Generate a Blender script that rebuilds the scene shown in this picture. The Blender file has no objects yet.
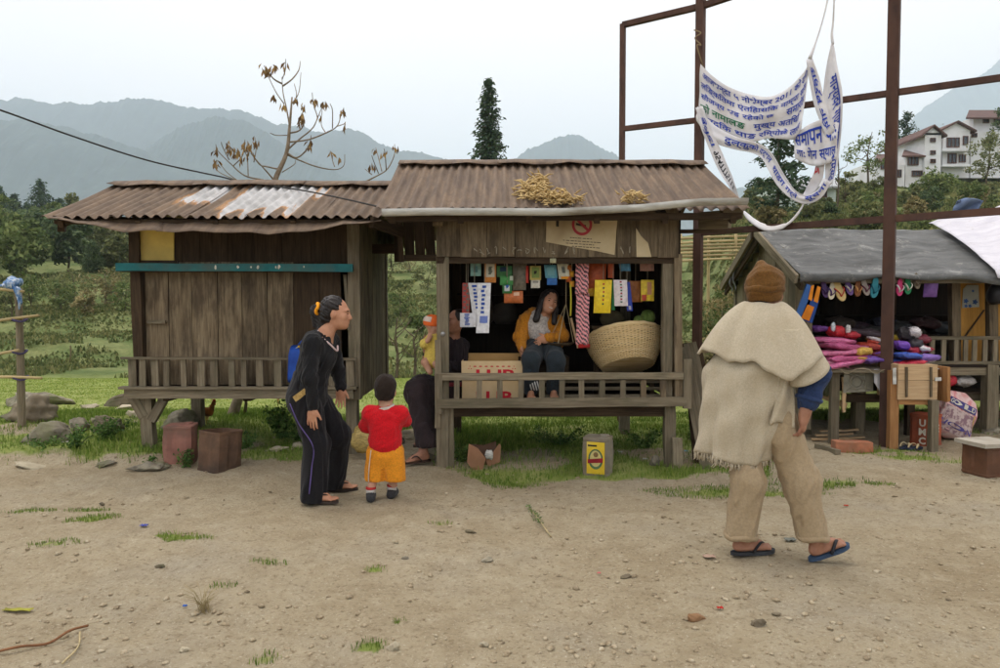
import bpy, math, random, time
import numpy as np
from mathutils import Vector, Matrix, Euler
T0 = time.time()
random.seed(7); RNG = np.random.default_rng(11)
SC = bpy.context.scene; COL = SC.collection
# ------------------------------------------------------------------ camera
F, H, HORIZON = 720.0, 1.5, 305.0                 # focal length in photo pixels, eye height, horizon row
PITCH = math.atan((334 - HORIZON) / F); CP, SP = math.cos(PITCH), math.sin(PITCH)
cam = bpy.data.cameras.new('camera'); camo = bpy.data.objects.new('camera', cam); COL.objects.link(camo)
cam.sensor_width = 36; cam.lens = F / 1000 * 36; cam.clip_start = .05; cam.clip_end = 30000
camo.location = (0, 0, H); camo.rotation_euler = (math.pi / 2 - PITCH, 0, 0)
SC.camera = camo
# ------------------------------------------------------------------ sky, sun, exposure
SUN_EL, SUN_AZ = math.radians(68), math.radians(-140)
w = bpy.data.worlds.new('World'); SC.world = w; w.use_nodes = True
nt = w.node_tree; nt.nodes.clear()
sky = nt.nodes.new('ShaderNodeTexSky'); sky.sky_type = 'NISHITA'; sky.sun_disc = False
sky.sun_elevation = SUN_EL; sky.sun_rotation = SUN_AZ; sky.air_density = 1; sky.dust_density = 4
skb = nt.nodes.new('ShaderNodeBackground'); skb.inputs[1].default_value = .08
nt.links.new(sky.outputs[0], skb.inputs[0])
tc = nt.nodes.new('ShaderNodeTexCoord'); ns = nt.nodes.new('ShaderNodeTexNoise')          # a closed, almost even cloud deck
ns.inputs['Scale'].default_value = 2.2; ns.inputs['Detail'].default_value = 4; ns.inputs['Roughness'].default_value = .5
nt.links.new(tc.outputs['Generated'], ns.inputs['Vector'])
rp = nt.nodes.new('ShaderNodeValToRGB'); rp.color_ramp.elements[0].position = .25; rp.color_ramp.elements[1].position = .75
rp.color_ramp.elements[0].color = (1.08, .95, .89, 1); rp.color_ramp.elements[1].color = (1.2, 1.05, .98, 1)
nt.links.new(ns.outputs['Fac'], rp.inputs[0])
clb = nt.nodes.new('ShaderNodeBackground'); clb.inputs[1].default_value = 1.04
nt.links.new(rp.outputs[0], clb.inputs[0])
mx = nt.nodes.new('ShaderNodeMixShader'); mx.inputs[0].default_value = .88
nt.links.new(skb.outputs[0], mx.inputs[1]); nt.links.new(clb.outputs[0], mx.inputs[2])
wo = nt.nodes.new('ShaderNodeOutputWorld'); nt.links.new(mx.outputs[0], wo.inputs[0])
sl = bpy.data.lights.new('sun', 'SUN'); sl.energy = 1.2; sl.angle = math.radians(25); sl.color = (1, .96, .9)
so = bpy.data.objects.new('sun', sl); COL.objects.link(so)
_d = Vector((math.sin(SUN_AZ) * math.cos(SUN_EL), math.cos(SUN_AZ) * math.cos(SUN_EL) * -1, math.sin(SUN_EL)))
so.rotation_euler = _d.to_track_quat('Z', 'Y').to_euler(); so.location = (0, 0, 30)
sky.sun_rotation = math.atan2(_d.x, _d.y)
SC.view_settings.view_transform = 'Standard'; SC.view_settings.look = 'None'
SC.view_settings.exposure = 0.68; SC.view_settings.gamma = 1
SC.render.engine = 'CYCLES'
cy = SC.cycles; cy.use_denoising = True; cy.max_bounces = 10; cy.diffuse_bounces = 4; cy.glossy_bounces = 2
cy.transmission_bounces = 4; cy.transparent_max_bounces = 8; cy.volume_bounces = 6; cy.use_adaptive_sampling = True
cy.adaptive_threshold = .015; cy.caustics_reflective = False; cy.caustics_refractive = False
cy.volume_step_rate = 4
# ------------------------------------------------------------------ pixel -> direction helpers
def ray(px, py):
    xc, yc = (px - 500) / F, (334 - py) / F
    return Vector((xc, CP + yc * SP, -SP + yc * CP))
def at(px, py, Y):
    d = ray(px, py); t = Y / d.y
    return Vector((d.x * t, Y, H + d.z * t))
def gnd(px, py, z=0.0):
    d = ray(px, py); t = (z - H) / d.z
    return Vector((d.x * t, d.y * t, z))
def zat(py, Y, px=500): return at(px, py, Y).z
def xat(px, Y, py=305): return at(px, py, Y).x
V = Vector
# ------------------------------------------------------------------ mesh builder
WT = {}                                            # world translation of every object made
def wt(o): return WT[o.name] if o is not None else V((0, 0, 0))
def tag(o, label=None, cat=None, group=None, kind=None):
    if label: o['label'] = label
    if cat: o['category'] = cat
    if group: o['group'] = group
    if kind: o['kind'] = kind
    return o
def thing(name, label, cat, loc, group=None, rz=0):
    o = bpy.data.objects.new(name, None); COL.objects.link(o); o.location = loc; o.rotation_euler.z = rz
    o.empty_display_size = .1
    WT[o.name] = V(loc); return tag(o, label, cat, group)
class MB:
    def __init__(s): s.v = []; s.f = []; s.uv = []; s.n = 0
    def add(s, verts, faces, uvs=None):
        b = s.n; vs = [tuple(p) for p in verts]; s.v += vs; s.n += len(vs)
        for i, fc in enumerate(faces):
            s.f.append(tuple(b + k for k in fc))
            s.uv.append(uvs[i] if uvs else [(vs[k][0] + .37 * vs[k][1], vs[k][2]) for k in fc])
    def beam(s, p0, p1, w, t, side=None, jit=0.0, seg=1, ends=(0, 0), taper=1.0):
        """board from p0 to p1: width w along `side`, thickness t across; uv u runs along the grain"""
        p0, p1 = V(p0), V(p1); d = (p1 - p0); L = d.length; d.normalize()
        if side is None: side = V((1, 0, 0)) if abs(d.x) < .8 else V((0, 0, 1))
        side = V(side); side = (side - d * side.dot(d)).normalized(); nrm = d.cross(side)
        uo, vo = random.random() * 40, random.random() * 40
        vs, fs, uvs = [], [], []
        for i in range(seg + 1):
            k = i / seg; c = p0 + d * (L * k)
            ww = w * (1 + (taper - 1) * k)
            for q, (a, b) in enumerate(((-1, -1), (1, -1), (1, 1), (-1, 1))):
                e = (ends[0] if i == 0 else ends[1] if i == seg else 0) * a * .5 * w
                j = [random.uniform(-jit, jit) for _ in range(3)]
                vs.append(c + side * (a * ww / 2 + j[0]) + nrm * (b * t / 2 + j[1] * .5) + d * (e + (j[2] if i in (0, seg) else 0)))
        per = [0, w, w + t, 2 * w + t, 2 * w + 2 * t]
        for i in range(seg):
            for q in range(4):
                a, b = i * 4 + q, i * 4 + (q + 1) % 4
                fs.append((a, b, b + 4, a + 4)); u0, u1 = uo + L * i / seg, uo + L * (i + 1) / seg
                uvs.append([(u0, vo + per[q]), (u0, vo + per[q + 1]), (u1, vo + per[q + 1]), (u1, vo + per[q])])
        e = seg * 4
        fs.append((3, 2, 1, 0)); uvs.append([(uo, vo), (uo + t, vo), (uo + t, vo + w), (uo, vo + w)])
        fs.append((e, e + 1, e + 2, e + 3)); uvs.append([(uo, vo), (uo + t, vo), (uo + t, vo + w), (uo, vo + w)])
        s.add(vs, fs, uvs); return s
    def box(s, c, size, rz=0.0, R=None):
        c = V(c); R = R or Matrix.Rotation(rz, 3, 'Z'); sx, sy, sz = size
        vs = [c + R @ V((a * sx / 2, b * sy / 2, d * sz / 2)) for d in (-1, 1) for (a, b) in ((-1, -1), (1, -1), (1, 1), (-1, 1))]
        fs = [(3, 2, 1, 0), (4, 5, 6, 7), (0, 1, 5, 4), (1, 2, 6, 5), (2, 3, 7, 6), (3, 0, 4, 7)]
        dm = [(sx, sy), (sx, sy), (sx, sz), (sy, sz), (sx, sz), (sy, sz)]; o = random.random() * 30
        uvs = [[(o, o), (o + a, o), (o + a, o + b), (o, o + b)] for a, b in dm]
        uvs[0] = [(o, o + sy), (o + sx, o + sy), (o + sx, o), (o, o)]
        s.add(vs, fs, uvs); return s
    def tube(s, pts, rad, n=8, caps=True, flat=1.0):
        pts = [V(p) for p in pts]; m = len(pts)
        if not hasattr(rad, '__len__'): rad = [rad] * m
        t = (pts[1] - pts[0]).normalized(); a = V((0, 0, 1)) if abs(t.z) < .9 else V((1, 0, 0))
        x = t.cross(a).normalized(); vs, fs, uvs = [], [], []; L = 0; uo = random.random() * 20
        Ls = []
        for i in range(m):
            if i: L += (pts[i] - pts[i - 1]).length
            Ls.append(L)
            t = ((pts[min(i + 1, m - 1)] - pts[i]).normalized() + (pts[i] - pts[max(i - 1, 0)]).normalized())
            t = t.normalized() if t.length > 1e-6 else V((0, 0, 1))
            x = (x - t * x.dot(t)); x = x.normalized() if x.length > 1e-6 else t.orthogonal().normalized(); y = t.cross(x)
            for k in range(n):
                an = 2 * math.pi * k / n
                vs.append(pts[i] + x * (math.cos(an) * rad[i]) + y * (math.sin(an) * rad[i] * flat))
        for i in range(m - 1):
            for k in range(n):
                a, b = i * n + k, i * n + (k + 1) % n
                fs.append((a, b, b + n, a + n)); c0, c1 = k / n * 6.28 * rad[i], (k + 1) / n * 6.28 * rad[i]
                uvs.append([(uo + Ls[i], c0), (uo + Ls[i], c1), (uo + Ls[i + 1], c1), (uo + Ls[i + 1], c0)])
        if caps:
            for r in (list(range(n))[::-1], [(m - 1) * n + k for k in range(n)]):
                fs.append(tuple(r)); uvs.append([(uo + .01 * k, .01 * k) for k in range(n)])
        s.add(vs, fs, uvs); return s
    def grid(s, P, thick=0.0, closeu=False, uvs=None):
        """P[i][j] points; thick>0 makes a closed slab by offsetting along vertex normals"""
        A = np.array([[tuple(p) for p in r] for r in P], float); m, n = A.shape[:2]
        du = np.gradient(A, axis=0); dv = np.gradient(A, axis=1)
        if closeu: pass
        N = np.cross(du, dv); N /= (np.linalg.norm(N, axis=2, keepdims=True) + 1e-9)
        UU = np.zeros((m, n, 2)); sa = np.linalg.norm(np.diff(A, axis=0), axis=2); sb = np.linalg.norm(np.diff(A, axis=1), axis=2)
        UU[1:, :, 0] = np.cumsum(sa, 0); UU[:, 1:, 1] = np.cumsum(sb, 1)
        def face(i, j, o): return [o + i * n + j, o + (i + 1) * n + j, o + (i + 1) * n + j + 1, o + i * n + j + 1]
        fs, uv = [], []
        for i in range(m - 1):
            for j in range(n - 1):
                fc = face(i, j, 0); fs.append(fc); uv.append([tuple(UU[k // n, k % n]) for k in fc])
        vs = A.reshape(-1, 3)
        if thick:
            vs2 = (A - N * thick).reshape(-1, 3); o = m * n; k0 = len(fs)
            for q in range(k0):
                fs.append([o + k for k in fs[q][::-1]]); uv.append(uv[q][::-1])
            rim = [i * n for i in range(m)] + [(m - 1) * n + j for j in range(1, n)] + [i * n + n - 1 for i in range(m - 2, -1, -1)] + [j for j in range(n - 2, 0, -1)]
            for a, b in zip(rim, rim[1:] + rim[:1]):
                fs.append([b, a, o + a, o + b]); ua = tuple(UU[a // n, a % n]); ub = tuple(UU[b // n, b % n]); uv.append([ub, ua, ua, ub])
            vs = np.vstack([vs, vs2])
        s.add([tuple(p) for p in vs], [tuple(f) for f in fs], uv); return s
    def lathe(s, prof, c=(0, 0, 0), n=16, R=None, cap=True):
        c = V(c); R = R or Matrix.Identity(3); m = len(prof)
        vs = [c + R @ V((r * math.cos(2 * math.pi * k / n), r * math.sin(2 * math.pi * k / n), z)) for r, z in prof for k in range(n)]
        fs = [(i * n + k, i * n + (k + 1) % n, (i + 1) * n + (k + 1) % n, (i + 1) * n + k) for i in range(m - 1) for k in range(n)]
        if cap: fs += [tuple(range(n))[::-1], tuple((m - 1) * n + k for k in range(n))]
        s.add(vs, fs); return s
    def prism(s, outline, thick, c, R):
        """flat outline [(x,y)] extruded by thick along local z"""
        n = len(outline); c = V(c)
        vs = [c + R @ V((x, y, z)) for z in (0, thick) for x, y in outline]
        fs = [tuple(range(n))[::-1], tuple(range(n, 2 * n))] + [(k, (k + 1) % n, n + (k + 1) % n, n + k) for k in range(n)]
        s.add(vs, fs, [[(vs[k].x, vs[k].z) for k in f] for f in fs]); return s
    def build(s, name, mat, parent=None, smooth=False, origin=None):
        A = np.array(s.v, float); lo, hi = A.min(0), A.max(0)
        c = V((lo + hi) / 2)
        if parent is None: c.z = lo[2]
        if origin is not None: c = V(origin)
        me = bpy.data.meshes.new(name); me.from_pydata((A - np.array(c)).tolist(), [], s.f)
        ul = me.uv_layers.new(name='UVMap')
        ul.data.foreach_set('uv', np.array([q for f in s.uv for q in f], np.float32).ravel())
        if smooth: me.polygons.foreach_set('use_smooth', [True] * len(me.polygons))
        if mat: me.materials.append(mat)
        o = bpy.data.objects.new(name, me); COL.objects.link(o); WT[o.name] = c
        if parent is not None:
            o.parent = parent; o.location = c - wt(parent)
        else: o.location = c
        return o
def raw(name, verts, faces, mat, parent=None, smooth=False, attrs=None, origin=None):
    """numpy mesh; faces is an (n,k) array"""
    A = np.asarray(verts, float); fa = np.asarray(faces, np.int32); lo, hi = A.min(0), A.max(0); c = V((lo + hi) / 2)
    if parent is None: c.z = lo[2]
    if origin is not None: c = V(origin)
    me = bpy.data.meshes.new(name); n, k = fa.shape
    me.vertices.add(len(A)); me.vertices.foreach_set('co', (A - np.array(c)).astype(np.float32).ravel())
    me.loops.add(n * k); me.loops.foreach_set('vertex_index', fa.ravel())
    me.polygons.add(n); me.polygons.foreach_set('loop_start', np.arange(0, n * k, k, dtype=np.int32))
    if smooth: me.polygons.foreach_set('use_smooth', np.ones(n, bool))
    for an, av in (attrs or {}).items():
        a = me.attributes.new(an, 'FLOAT', 'POINT'); a.data.foreach_set('value', np.asarray(av, np.float32))
    me.update(calc_edges=True); me.validate()
    if mat: me.materials.append(mat)
    o = bpy.data.objects.new(name, me); COL.objects.link(o); WT[o.name] = c
    if parent is not None: o.parent = parent; o.location = c - wt(parent)
    else: o.location = c
    return o
def spline(pts, n):
    """Catmull-Rom through points, n samples"""
    P = np.array([tuple(p) for p in pts], float); m = len(P); out = []
    Q = np.vstack([2 * P[0] - P[1], P, 2 * P[-1] - P[-2]])
    for k in range(n):
        t = k / (n - 1) * (m - 1); i = min(int(t), m - 2); u = t - i; a, b, c, d = Q[i], Q[i + 1], Q[i + 2], Q[i + 3]
        out.append(.5 * (2 * b + (c - a) * u + (2 * a - 5 * b + 4 * c - d) * u * u + (3 * b - a - 3 * c + d) * u ** 3))
    return np.array(out)
# ------------------------------------------------------------------ numpy noise
def _h(ix, iy, seed):
    n = (ix.astype(np.int64) * 374761393 + iy.astype(np.int64) * 668265263 + seed * 974711) & 0x7fffffff
    n = ((n ^ (n >> 13)) * 1274126177) & 0x7fffffff
    return ((n ^ (n >> 16)) & 0xffff) / 65535.0
def vnoise(x, y, seed=0):
    ix, iy = np.floor(x), np.floor(y); fx, fy = x - ix, y - iy; fx = fx * fx * (3 - 2 * fx); fy = fy * fy * (3 - 2 * fy)
    a, b, c, d = _h(ix, iy, seed), _h(ix + 1, iy, seed), _h(ix, iy + 1, seed), _h(ix + 1, iy + 1, seed)
    return (a * (1 - fx) + b * fx) * (1 - fy) + (c * (1 - fx) + d * fx) * fy
def fbm(x, y, oct=4, seed=0):
    s, a, t = 0, .5, 0
    for k in range(oct): s = s + a * vnoise(x * 2 ** k, y * 2 ** k, seed + k * 17); t += a; a *= .5
    return s / t
def sstep(a, b, x): t = np.clip((x - a) / (b - a), 0, 1); return t * t * (3 - 2 * t)
# ------------------------------------------------------------------ materials
def lin(c):
    return tuple(((v / 255) / 12.92 if v / 255 <= .04045 else ((v / 255 + .055) / 1.055) ** 2.4) for v in c)
def alb(c, k=1.0): return tuple(min(.9, v * k) for v in lin(c)) + (1,)
MATS = {}
class NB:
    def __init__(s, name):
        s.m = bpy.data.materials.new(name); s.m.use_nodes = True; s.t = s.m.node_tree; s.N = s.t.nodes
        s.b = s.N['Principled BSDF']; s.b.inputs['Specular IOR Level'].default_value = .25
    def n(s, ty, **kw):
        o = s.N.new(ty)
        for k, v in kw.items():
            if k.startswith('i_'): o.inputs[k[2:].replace('_', ' ')].default_value = v
            else: setattr(o, k, v)
        return o
    def l(s, a, b): s.t.links.new(a, b)
    def noise(s, vec, scale, detail=5, rough=.6, dist=0.0):
        o = s.n('ShaderNodeTexNoise'); o.inputs['Scale'].default_value = scale; o.inputs['Detail'].default_value = detail
        o.inputs['Roughness'].default_value = rough; o.inputs['Distortion'].default_value = dist
        if vec is not None: s.l(vec, o.inputs['Vector'])
        return o.outputs['Fac']
    def ramp(s, fac, stops):
        o = s.n('ShaderNodeValToRGB'); e = o.color_ramp.elements
        while len(e) < len(stops): e.new(.5)
        for q, (p, c) in zip(e, stops): q.position = p; q.color = tuple(c)[:3] + (1,)
        s.l(fac, o.inputs[0]); return o.outputs[0]
    def mix(s, fac, a, b, mode='MIX'):
        o = s.n('ShaderNodeMix', data_type='RGBA', blend_type=mode)
        for src, idx in ((fac, 0), (a, 6), (b, 7)):
            if hasattr(src, 'is_linked'): s.l(src, o.inputs[idx])
            else: o.inputs[idx].default_value = src if idx == 0 else tuple(src)[:3] + (1,)
        return o.outputs[2]
    def math(s, op, a, b=None, clamp=False):
        o = s.n('ShaderNodeMath', operation=op); o.use_clamp = clamp
        for k, q in enumerate((a, b)):
            if q is None: continue
            if hasattr(q, 'is_linked'): s.l(q, o.inputs[k])
            else: o.inputs[k].default_value = q
        return o.outputs[0]
    def mapr(s, v, a, b, c=0.0, d=1.0):
        o = s.n('ShaderNodeMapRange'); o.inputs[1].default_value = a; o.inputs[2].default_value = b
        o.inputs[3].default_value = c; o.inputs[4].default_value = d; s.l(v, o.inputs[0]); return o.outputs[0]
    def coord(s, kind, stretch=(1, 1, 1), off=True):
        if kind == 'POS': v = s.n('ShaderNodeNewGeometry').outputs['Position']
        else: v = s.n('ShaderNodeTexCoord').outputs[{'UV': 'UV', 'OBJ': 'Object', 'GEN': 'Generated'}[kind]]
        mp = s.n('ShaderNodeMapping'); mp.inputs['Scale'].default_value = stretch; s.l(v, mp.inputs['Vector'])
        if off:
            r = s.n('ShaderNodeObjectInfo').outputs['Random']; m = s.math('MULTIPLY', r, 37.0)
            cb = s.n('ShaderNodeCombineXYZ'); s.l(m, cb.inputs[0]); s.l(m, cb.inputs[1]); s.l(m, cb.inputs[2]); s.l(cb.outputs[0], mp.inputs['Location'])
        return mp.outputs[0]
    def rnd(s, col, amt):
        if amt <= 0: return col
        r = s.n('ShaderNodeObjectInfo').outputs['Random']; k = s.mapr(r, 0, 1, 1 - amt, 1 + amt)
        o = s.n('ShaderNodeVectorMath', operation='SCALE'); s.l(col, o.inputs[0]); s.l(k, o.inputs['Scale']); return o.outputs[0]
    def bump(s, h, strength, dist=.01):
        o = s.n('ShaderNodeBump'); o.inputs['Strength'].default_value = strength; o.inputs['Distance'].default_value = dist
        s.l(h, o.inputs['Height']); s.l(o.outputs[0], s.b.inputs['Normal'])
    def out(s, col, rough=.85, metal=0.0):
        if hasattr(col, 'is_linked'): s.l(col, s.b.inputs['Base Color'])
        else: s.b.inputs['Base Color'].default_value = tuple(col)[:3] + (1,)
        s.b.inputs['Roughness'].default_value = rough; s.b.inputs['Metallic'].default_value = metal; return s.m
def mk(name, c1, c2=None, k=1.0, scale=6.0, stretch=(1, 1, 1), coord='OBJ', rough=.85, bump=.15, bscale=None, rnd=.12, spec=.25, dirt=None, metal=0.0, detail=6, lo=.3, hi=.7):
    """generic mottled surface between two sRGB colours"""
    if name in MATS: return MATS[name]
    n = NB(name); c2 = c2 or tuple(v * .72 for v in c1); vec = n.coord(coord, stretch)
    f = n.noise(vec, scale, detail); col = n.ramp(f, [(lo, alb(c2, k)), (hi, alb(c1, k))])
    if dirt:
        g = n.noise(vec, scale * .35, 4); col = n.mix(n.mapr(g, .48, .66), col, alb(dirt, k))
    col = n.rnd(col, rnd)
    if bump: n.bump(n.noise(vec, bscale or scale * 4, 5), bump, .01)
    n.b.inputs['Specular IOR Level'].default_value = spec
    MATS[name] = n.out(col, rough, metal); return MATS[name]
def wood(name, c1, c2, c3, k=1.0, rnd=.22, rough=.9, stain=.5):
    """weathered board: grain runs along u; c3 is the stain"""
    if name in MATS: return MATS[name]
    n = NB(name); vec = n.coord('UV', (1.3, 22, 1)); f = n.noise(vec, 2.4, 7, .62, .6)
    col = n.ramp(f, [(.28, alb(c2, k)), (.5, tuple((a + b) / 2 for a, b in zip(alb(c1, k), alb(c2, k)))), (.72, alb(c1, k))])
    v2 = n.coord('UV', (1.0, 3.0, 1)); g = n.noise(v2, 2.6, 5, .6)
    col = n.mix(n.math('MULTIPLY', n.mapr(g, .46, .64), stain), col, alb(c3, k))
    v3 = n.coord('UV', (.9, 60, 1)); cr = n.noise(v3, 3.0, 3, .5); col = n.mix(n.mapr(cr, .66, .72, 0, .75), col, alb(tuple(v * .35 for v in c2), k))
    n.bump(n.math('ADD', f, n.math('MULTIPLY', cr, -.8)), .5, .004)
    MATS[name] = n.out(n.rnd(col, rnd), rough); return MATS[name]
# ================================================================== terrain
def zl_(y): return np.interp(y, [0, 8.6, 12, 28, 34, 70, 150, 230, 600, 3000, 9000], [0, 0, -.14, -1.3, -.7, 5.6, 16, 14, 4, 0, 0])
def zr_(y): return np.interp(y, [0, 10.8, 12, 16, 24, 60, 95, 130, 300, 3000, 9000], [0, 0, .35, 1.9, 3.2, 9.9, 17.2, 18.5, 8, 0, 0])
def terrain(x, y):
    x = np.asarray(x, float); y = np.asarray(y, float); yy = np.maximum(y, 0); r = x / np.maximum(yy, 1)
    w = sstep(.25, .37, r); z = zl_(yy) * (1 - w) + zr_(yy) * w
    far = sstep(26, 36, yy) * (1 - sstep(240, 400, yy))
    # terraces on the hillside
    st = 1.25; q = (z + 3 * fbm(x * .05, y * .05, 3, 5)) / st; fr = q - np.floor(q)
    z = z + far * (1 - sstep(80, 140, yy)) * st * (sstep(.55, 1, fr) - fr) * .8 * (1 - w * .6)
    z = z + far * (fbm(x * .12, y * .12, 4, 9) - .5) * 1.6 + sstep(200, 500, yy) * (fbm(x * .004, y * .004, 3, 4) - .5) * 14
    mid = sstep(9.5, 13, yy); z = z + mid * (fbm(x * .5, y * .5, 3, 3) - .5) * (.12 + .35 * w)
    near = 1 - sstep(10, 16, yy)
    z = z + near * ((fbm(x * .55, y * .55, 3, 21) - .5) * .05 + (fbm(x * 3, y * 3, 4, 33) - .5) * .046 + (fbm(x * 9, y * 9, 3, 35) - .5) * .026)
    # worn outcrop of packed earth in the left foreground, low bank behind it
    z = z + near * .055 * np.exp(-(((x + 2.6) / 1.1) ** 2 + ((y - 4.6) / .45) ** 2)) + near * .04 * np.exp(-(((x + 1.5) / .5) ** 2 + ((y - 4.0) / .35) ** 2))
    z = z + near * .09 * sstep(6.75, 7.1, y + .25 * fbm(x * 1.2, y * 0, 2, 8)) * sstep(2.6, 3.3, -x) * (1 - sstep(9, 12, yy))
    return z
def grass_edge(x):  # where the trodden earth ends (y of the first grass) for a given x
    return np.interp(x, [-8, -4.8, -3.6, -2.6, -1.7, -1.25, -1.1, -.72, -.62, .3, 1.6, 2.3, 2.6, 3.2, 4.2, 7], [6.6, 6.75, 6.9, 6.75, 7.0, 7.6, 8.8, 8.8, 6.25, 6.15, 6.15, 6.1, 6.7, 8.6, 9.2, 9.4])
def grass_amount(x, y):
    e = grass_edge(x); g = sstep(-.12, .25, y - e + (fbm(x * 1.6, y * 1.6, 4, 71) - .5) * .9)
    bare = sstep(.52, .66, fbm(x * 1.1 + 9, y * 1.1, 3, 55)) * (1 - sstep(8.4, 9.4, y)) * sstep(0, .5, y - e)  # scuffed earth under the huts
    g = g * (1 - .75 * bare)
    for (cx, cy, rx, ry, s) in PATCH: g = np.maximum(g, s * np.exp(-(((x - cx) / rx) ** 2 + ((y - cy) / ry) ** 2) ** 2) * (fbm(x * 5, y * 5, 3, 13) > .36))
    return g
_p = lambda a, b, rx, ry, s: (gnd(a, b).x, gnd(a, b).y, rx, ry, s)
PATCH = [_p(92, 523, .13, .09, 1), _p(176, 542, .17, .06, .9), _p(30, 511, .14, .04, .6), _p(88, 510, .12, .04, .6), _p(55, 550, .12, .04, .6), _p(370, 648, .06, .05, 1),
         _p(905, 455, .35, .28, .8), _p(870, 452, .25, .2, .8), _p(950, 461, .3, .1, .5), _p(735, 492, .5, .12, .8), _p(830, 483, .4, .12, .6), _p(985, 432, .4, .3, .6),
         _p(375, 568, .05, .03, .8), _p(225, 590, .06, .03, .4), _p(270, 570, .08, .03, .4), _p(440, 523, .06, .03, .5), _p(398, 625, .03, .02, .7), _p(265, 658, .05, .04, .6)]
def grow(a, b, d0, k):
    o = [a]; d = d0
    while o[-1] < b: o.append(o[-1] + d); d *= k
    return o
xs = np.array(grow(5.6, 9000, .05, 1.055)); xm = np.arange(-5.6, 5.6, .032); gx = np.concatenate([-xs[::-1], xm[1:], xs])
gy = np.concatenate([[-3000, -800, -200, -60, -20, -6, -1, 1, 1.8], np.arange(2.2, 9.6, .034), np.array(grow(9.6, 9000, .04, 1.042))])
GX, GY = np.meshgrid(gx, gy); GZ = terrain(GX, GY)
GZ[GY < 0] = 0
nxg, nyg = len(gx), len(gy); idx = np.arange(nxg * nyg).reshape(nyg, nxg)
fq = np.stack([idx[:-1, :-1], idx[:-1, 1:], idx[1:, 1:], idx[1:, :-1]], -1).reshape(-1, 4)
ga = grass_amount(GX, GY); scrub = sstep(24, 30, GY) + sstep(.26, .33, GX / np.maximum(GY, 1)) * sstep(10.5, 12, GY)
def ground_mat():
    n = NB('ground'); P = n.coord('POS', off=False)
    at_ = lambda k: n.n('ShaderNodeAttribute', attribute_name=k).outputs['Fac']
    big = n.noise(P, .9, 5, .6); fine = n.noise(P, 34, 6, .7); mid = n.noise(P, 6, 6, .65)
    dirt = n.ramp(big, [(.3, alb((152, 137, 110))), (.5, alb((168, 155, 129))), (.7, alb((161, 151, 131)))])
    dirt = n.mix(n.mapr(mid, .5, .72, 0, .6), dirt, alb((138, 123, 98)))
    dirt = n.mix(n.mapr(mid, .45, .3, 0, .7), dirt, alb((182, 170, 145)))
    dirt = n.mix(n.mapr(fine, .52, .68, 0, .8), dirt, alb((122, 106, 82)))
    dirt = n.mix(n.mapr(n.noise(P, 70, 4, .7), .58, .68, 0, .85), dirt, alb((196, 187, 166)))
    gr = n.ramp(n.noise(P, 2.2, 6, .65), [(.3, alb((112, 126, 62))), (.5, alb((138, 150, 80))), (.7, alb((164, 168, 106)))])
    gr = n.mix(n.mapr(n.noise(P, 26, 4, .6), .5, .7, 0, .5), gr, alb((96, 104, 50)))
    sc = n.ramp(n.noise(P, .35, 7, .7), [(.3, alb((70, 88, 50))), (.45, alb((98, 112, 66))), (.6, alb((128, 132, 86))), (.75, alb((88, 106, 60)))])
    sc = n.mix(n.mapr(n.noise(P, 2.6, 6, .7), .45, .7, 0, .6), sc, alb((76, 86, 48)))
    col = n.mix(n.mapr(n.math('ADD', at_('grass'), n.math('MULTIPLY', n.math('SUBTRACT', mid, .5), .6)), .3, .65), dirt, gr)
    col = n.mix(at_('scrub'), col, sc)
    h = n.math('ADD', n.math('MULTIPLY', fine, 1.0), n.math('MULTIPLY', mid, 1.6)); n.bump(h, .9, .03)
    n.b.inputs['Specular IOR Level'].default_value = .1
    return n.out(col, .95)
tag(raw('ground', np.stack([GX, GY, GZ], -1).reshape(-1, 3), fq, ground_mat(), smooth=True, attrs={'grass': ga.ravel(), 'scrub': np.clip(scrub, 0, 1).ravel()}, origin=(0, 0, 0)), kind='structure')
def tz(x, y): return float(terrain(np.array([x]), np.array([y]))[0])
def on_ground(px, py):
    p = gnd(px, py)
    for _ in range(6): p = gnd(px, py, tz(p.x, p.y))
    return p
# ------------------------------------------------------------------ mountains
def mountain(name, D, prof, foot, seed, col, rough=30):
    pts = np.array(prof, float); n = 520; px = np.linspace(pts[0, 0], pts[-1, 0], n); py = np.interp(px, pts[:, 0], pts[:, 1])
    ker = np.ones(5) / 5; py = np.convolve(np.pad(py, 2, mode='edge'), ker, 'valid') + (fbm(px / 9, px * 0, 3, seed) - .5) * 5 + (fbm(px / 1.6, px * 0, 2, seed + 1) - .5) * 2.6
    rx = (px - 500) / F * D; rz = np.maximum(8, H + (HORIZON - py) / F * D)
    rows = []; m = 46
    for j in range(m):
        t = j / (m - 1) * 2 - 1                      # -1 front foot .. 0 ridge .. 1 back foot
        k = 1 - abs(t); prof_ = k ** 1.15
        yy = D + t * foot + (fbm(rx / 300 + seed, np.full(n, t * 3.), 3, seed) - .5) * foot * .5 * (1 - k)
        sp = (np.abs(fbm(rx / 260 + 7 * seed, np.full(n, abs(t) * 2.2), 4, seed + 3) - .5) * 2)   # spurs and gullies
        zz = rz * (prof_ - (1 - k) * k * 1.1 * sp) + (fbm(rx / 40, np.full(n, t * 9.), 3, seed + 5) - .5) * rough * (.25 + min(1, 3 * (1 - k)))
        rows.append(np.stack([rx * (1 + .0 * t), yy, np.where(k > .03, zz, -5)], -1))
    A = np.array(rows); ix = np.arange(m * n).reshape(m, n)
    fc = np.stack([ix[:-1, :-1], ix[:-1, 1:], ix[1:, 1:], ix[1:, :-1]], -1).reshape(-1, 4)
    return tag(raw(name, A.reshape(-1, 3), fc, col, smooth=False), kind='structure')
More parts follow.
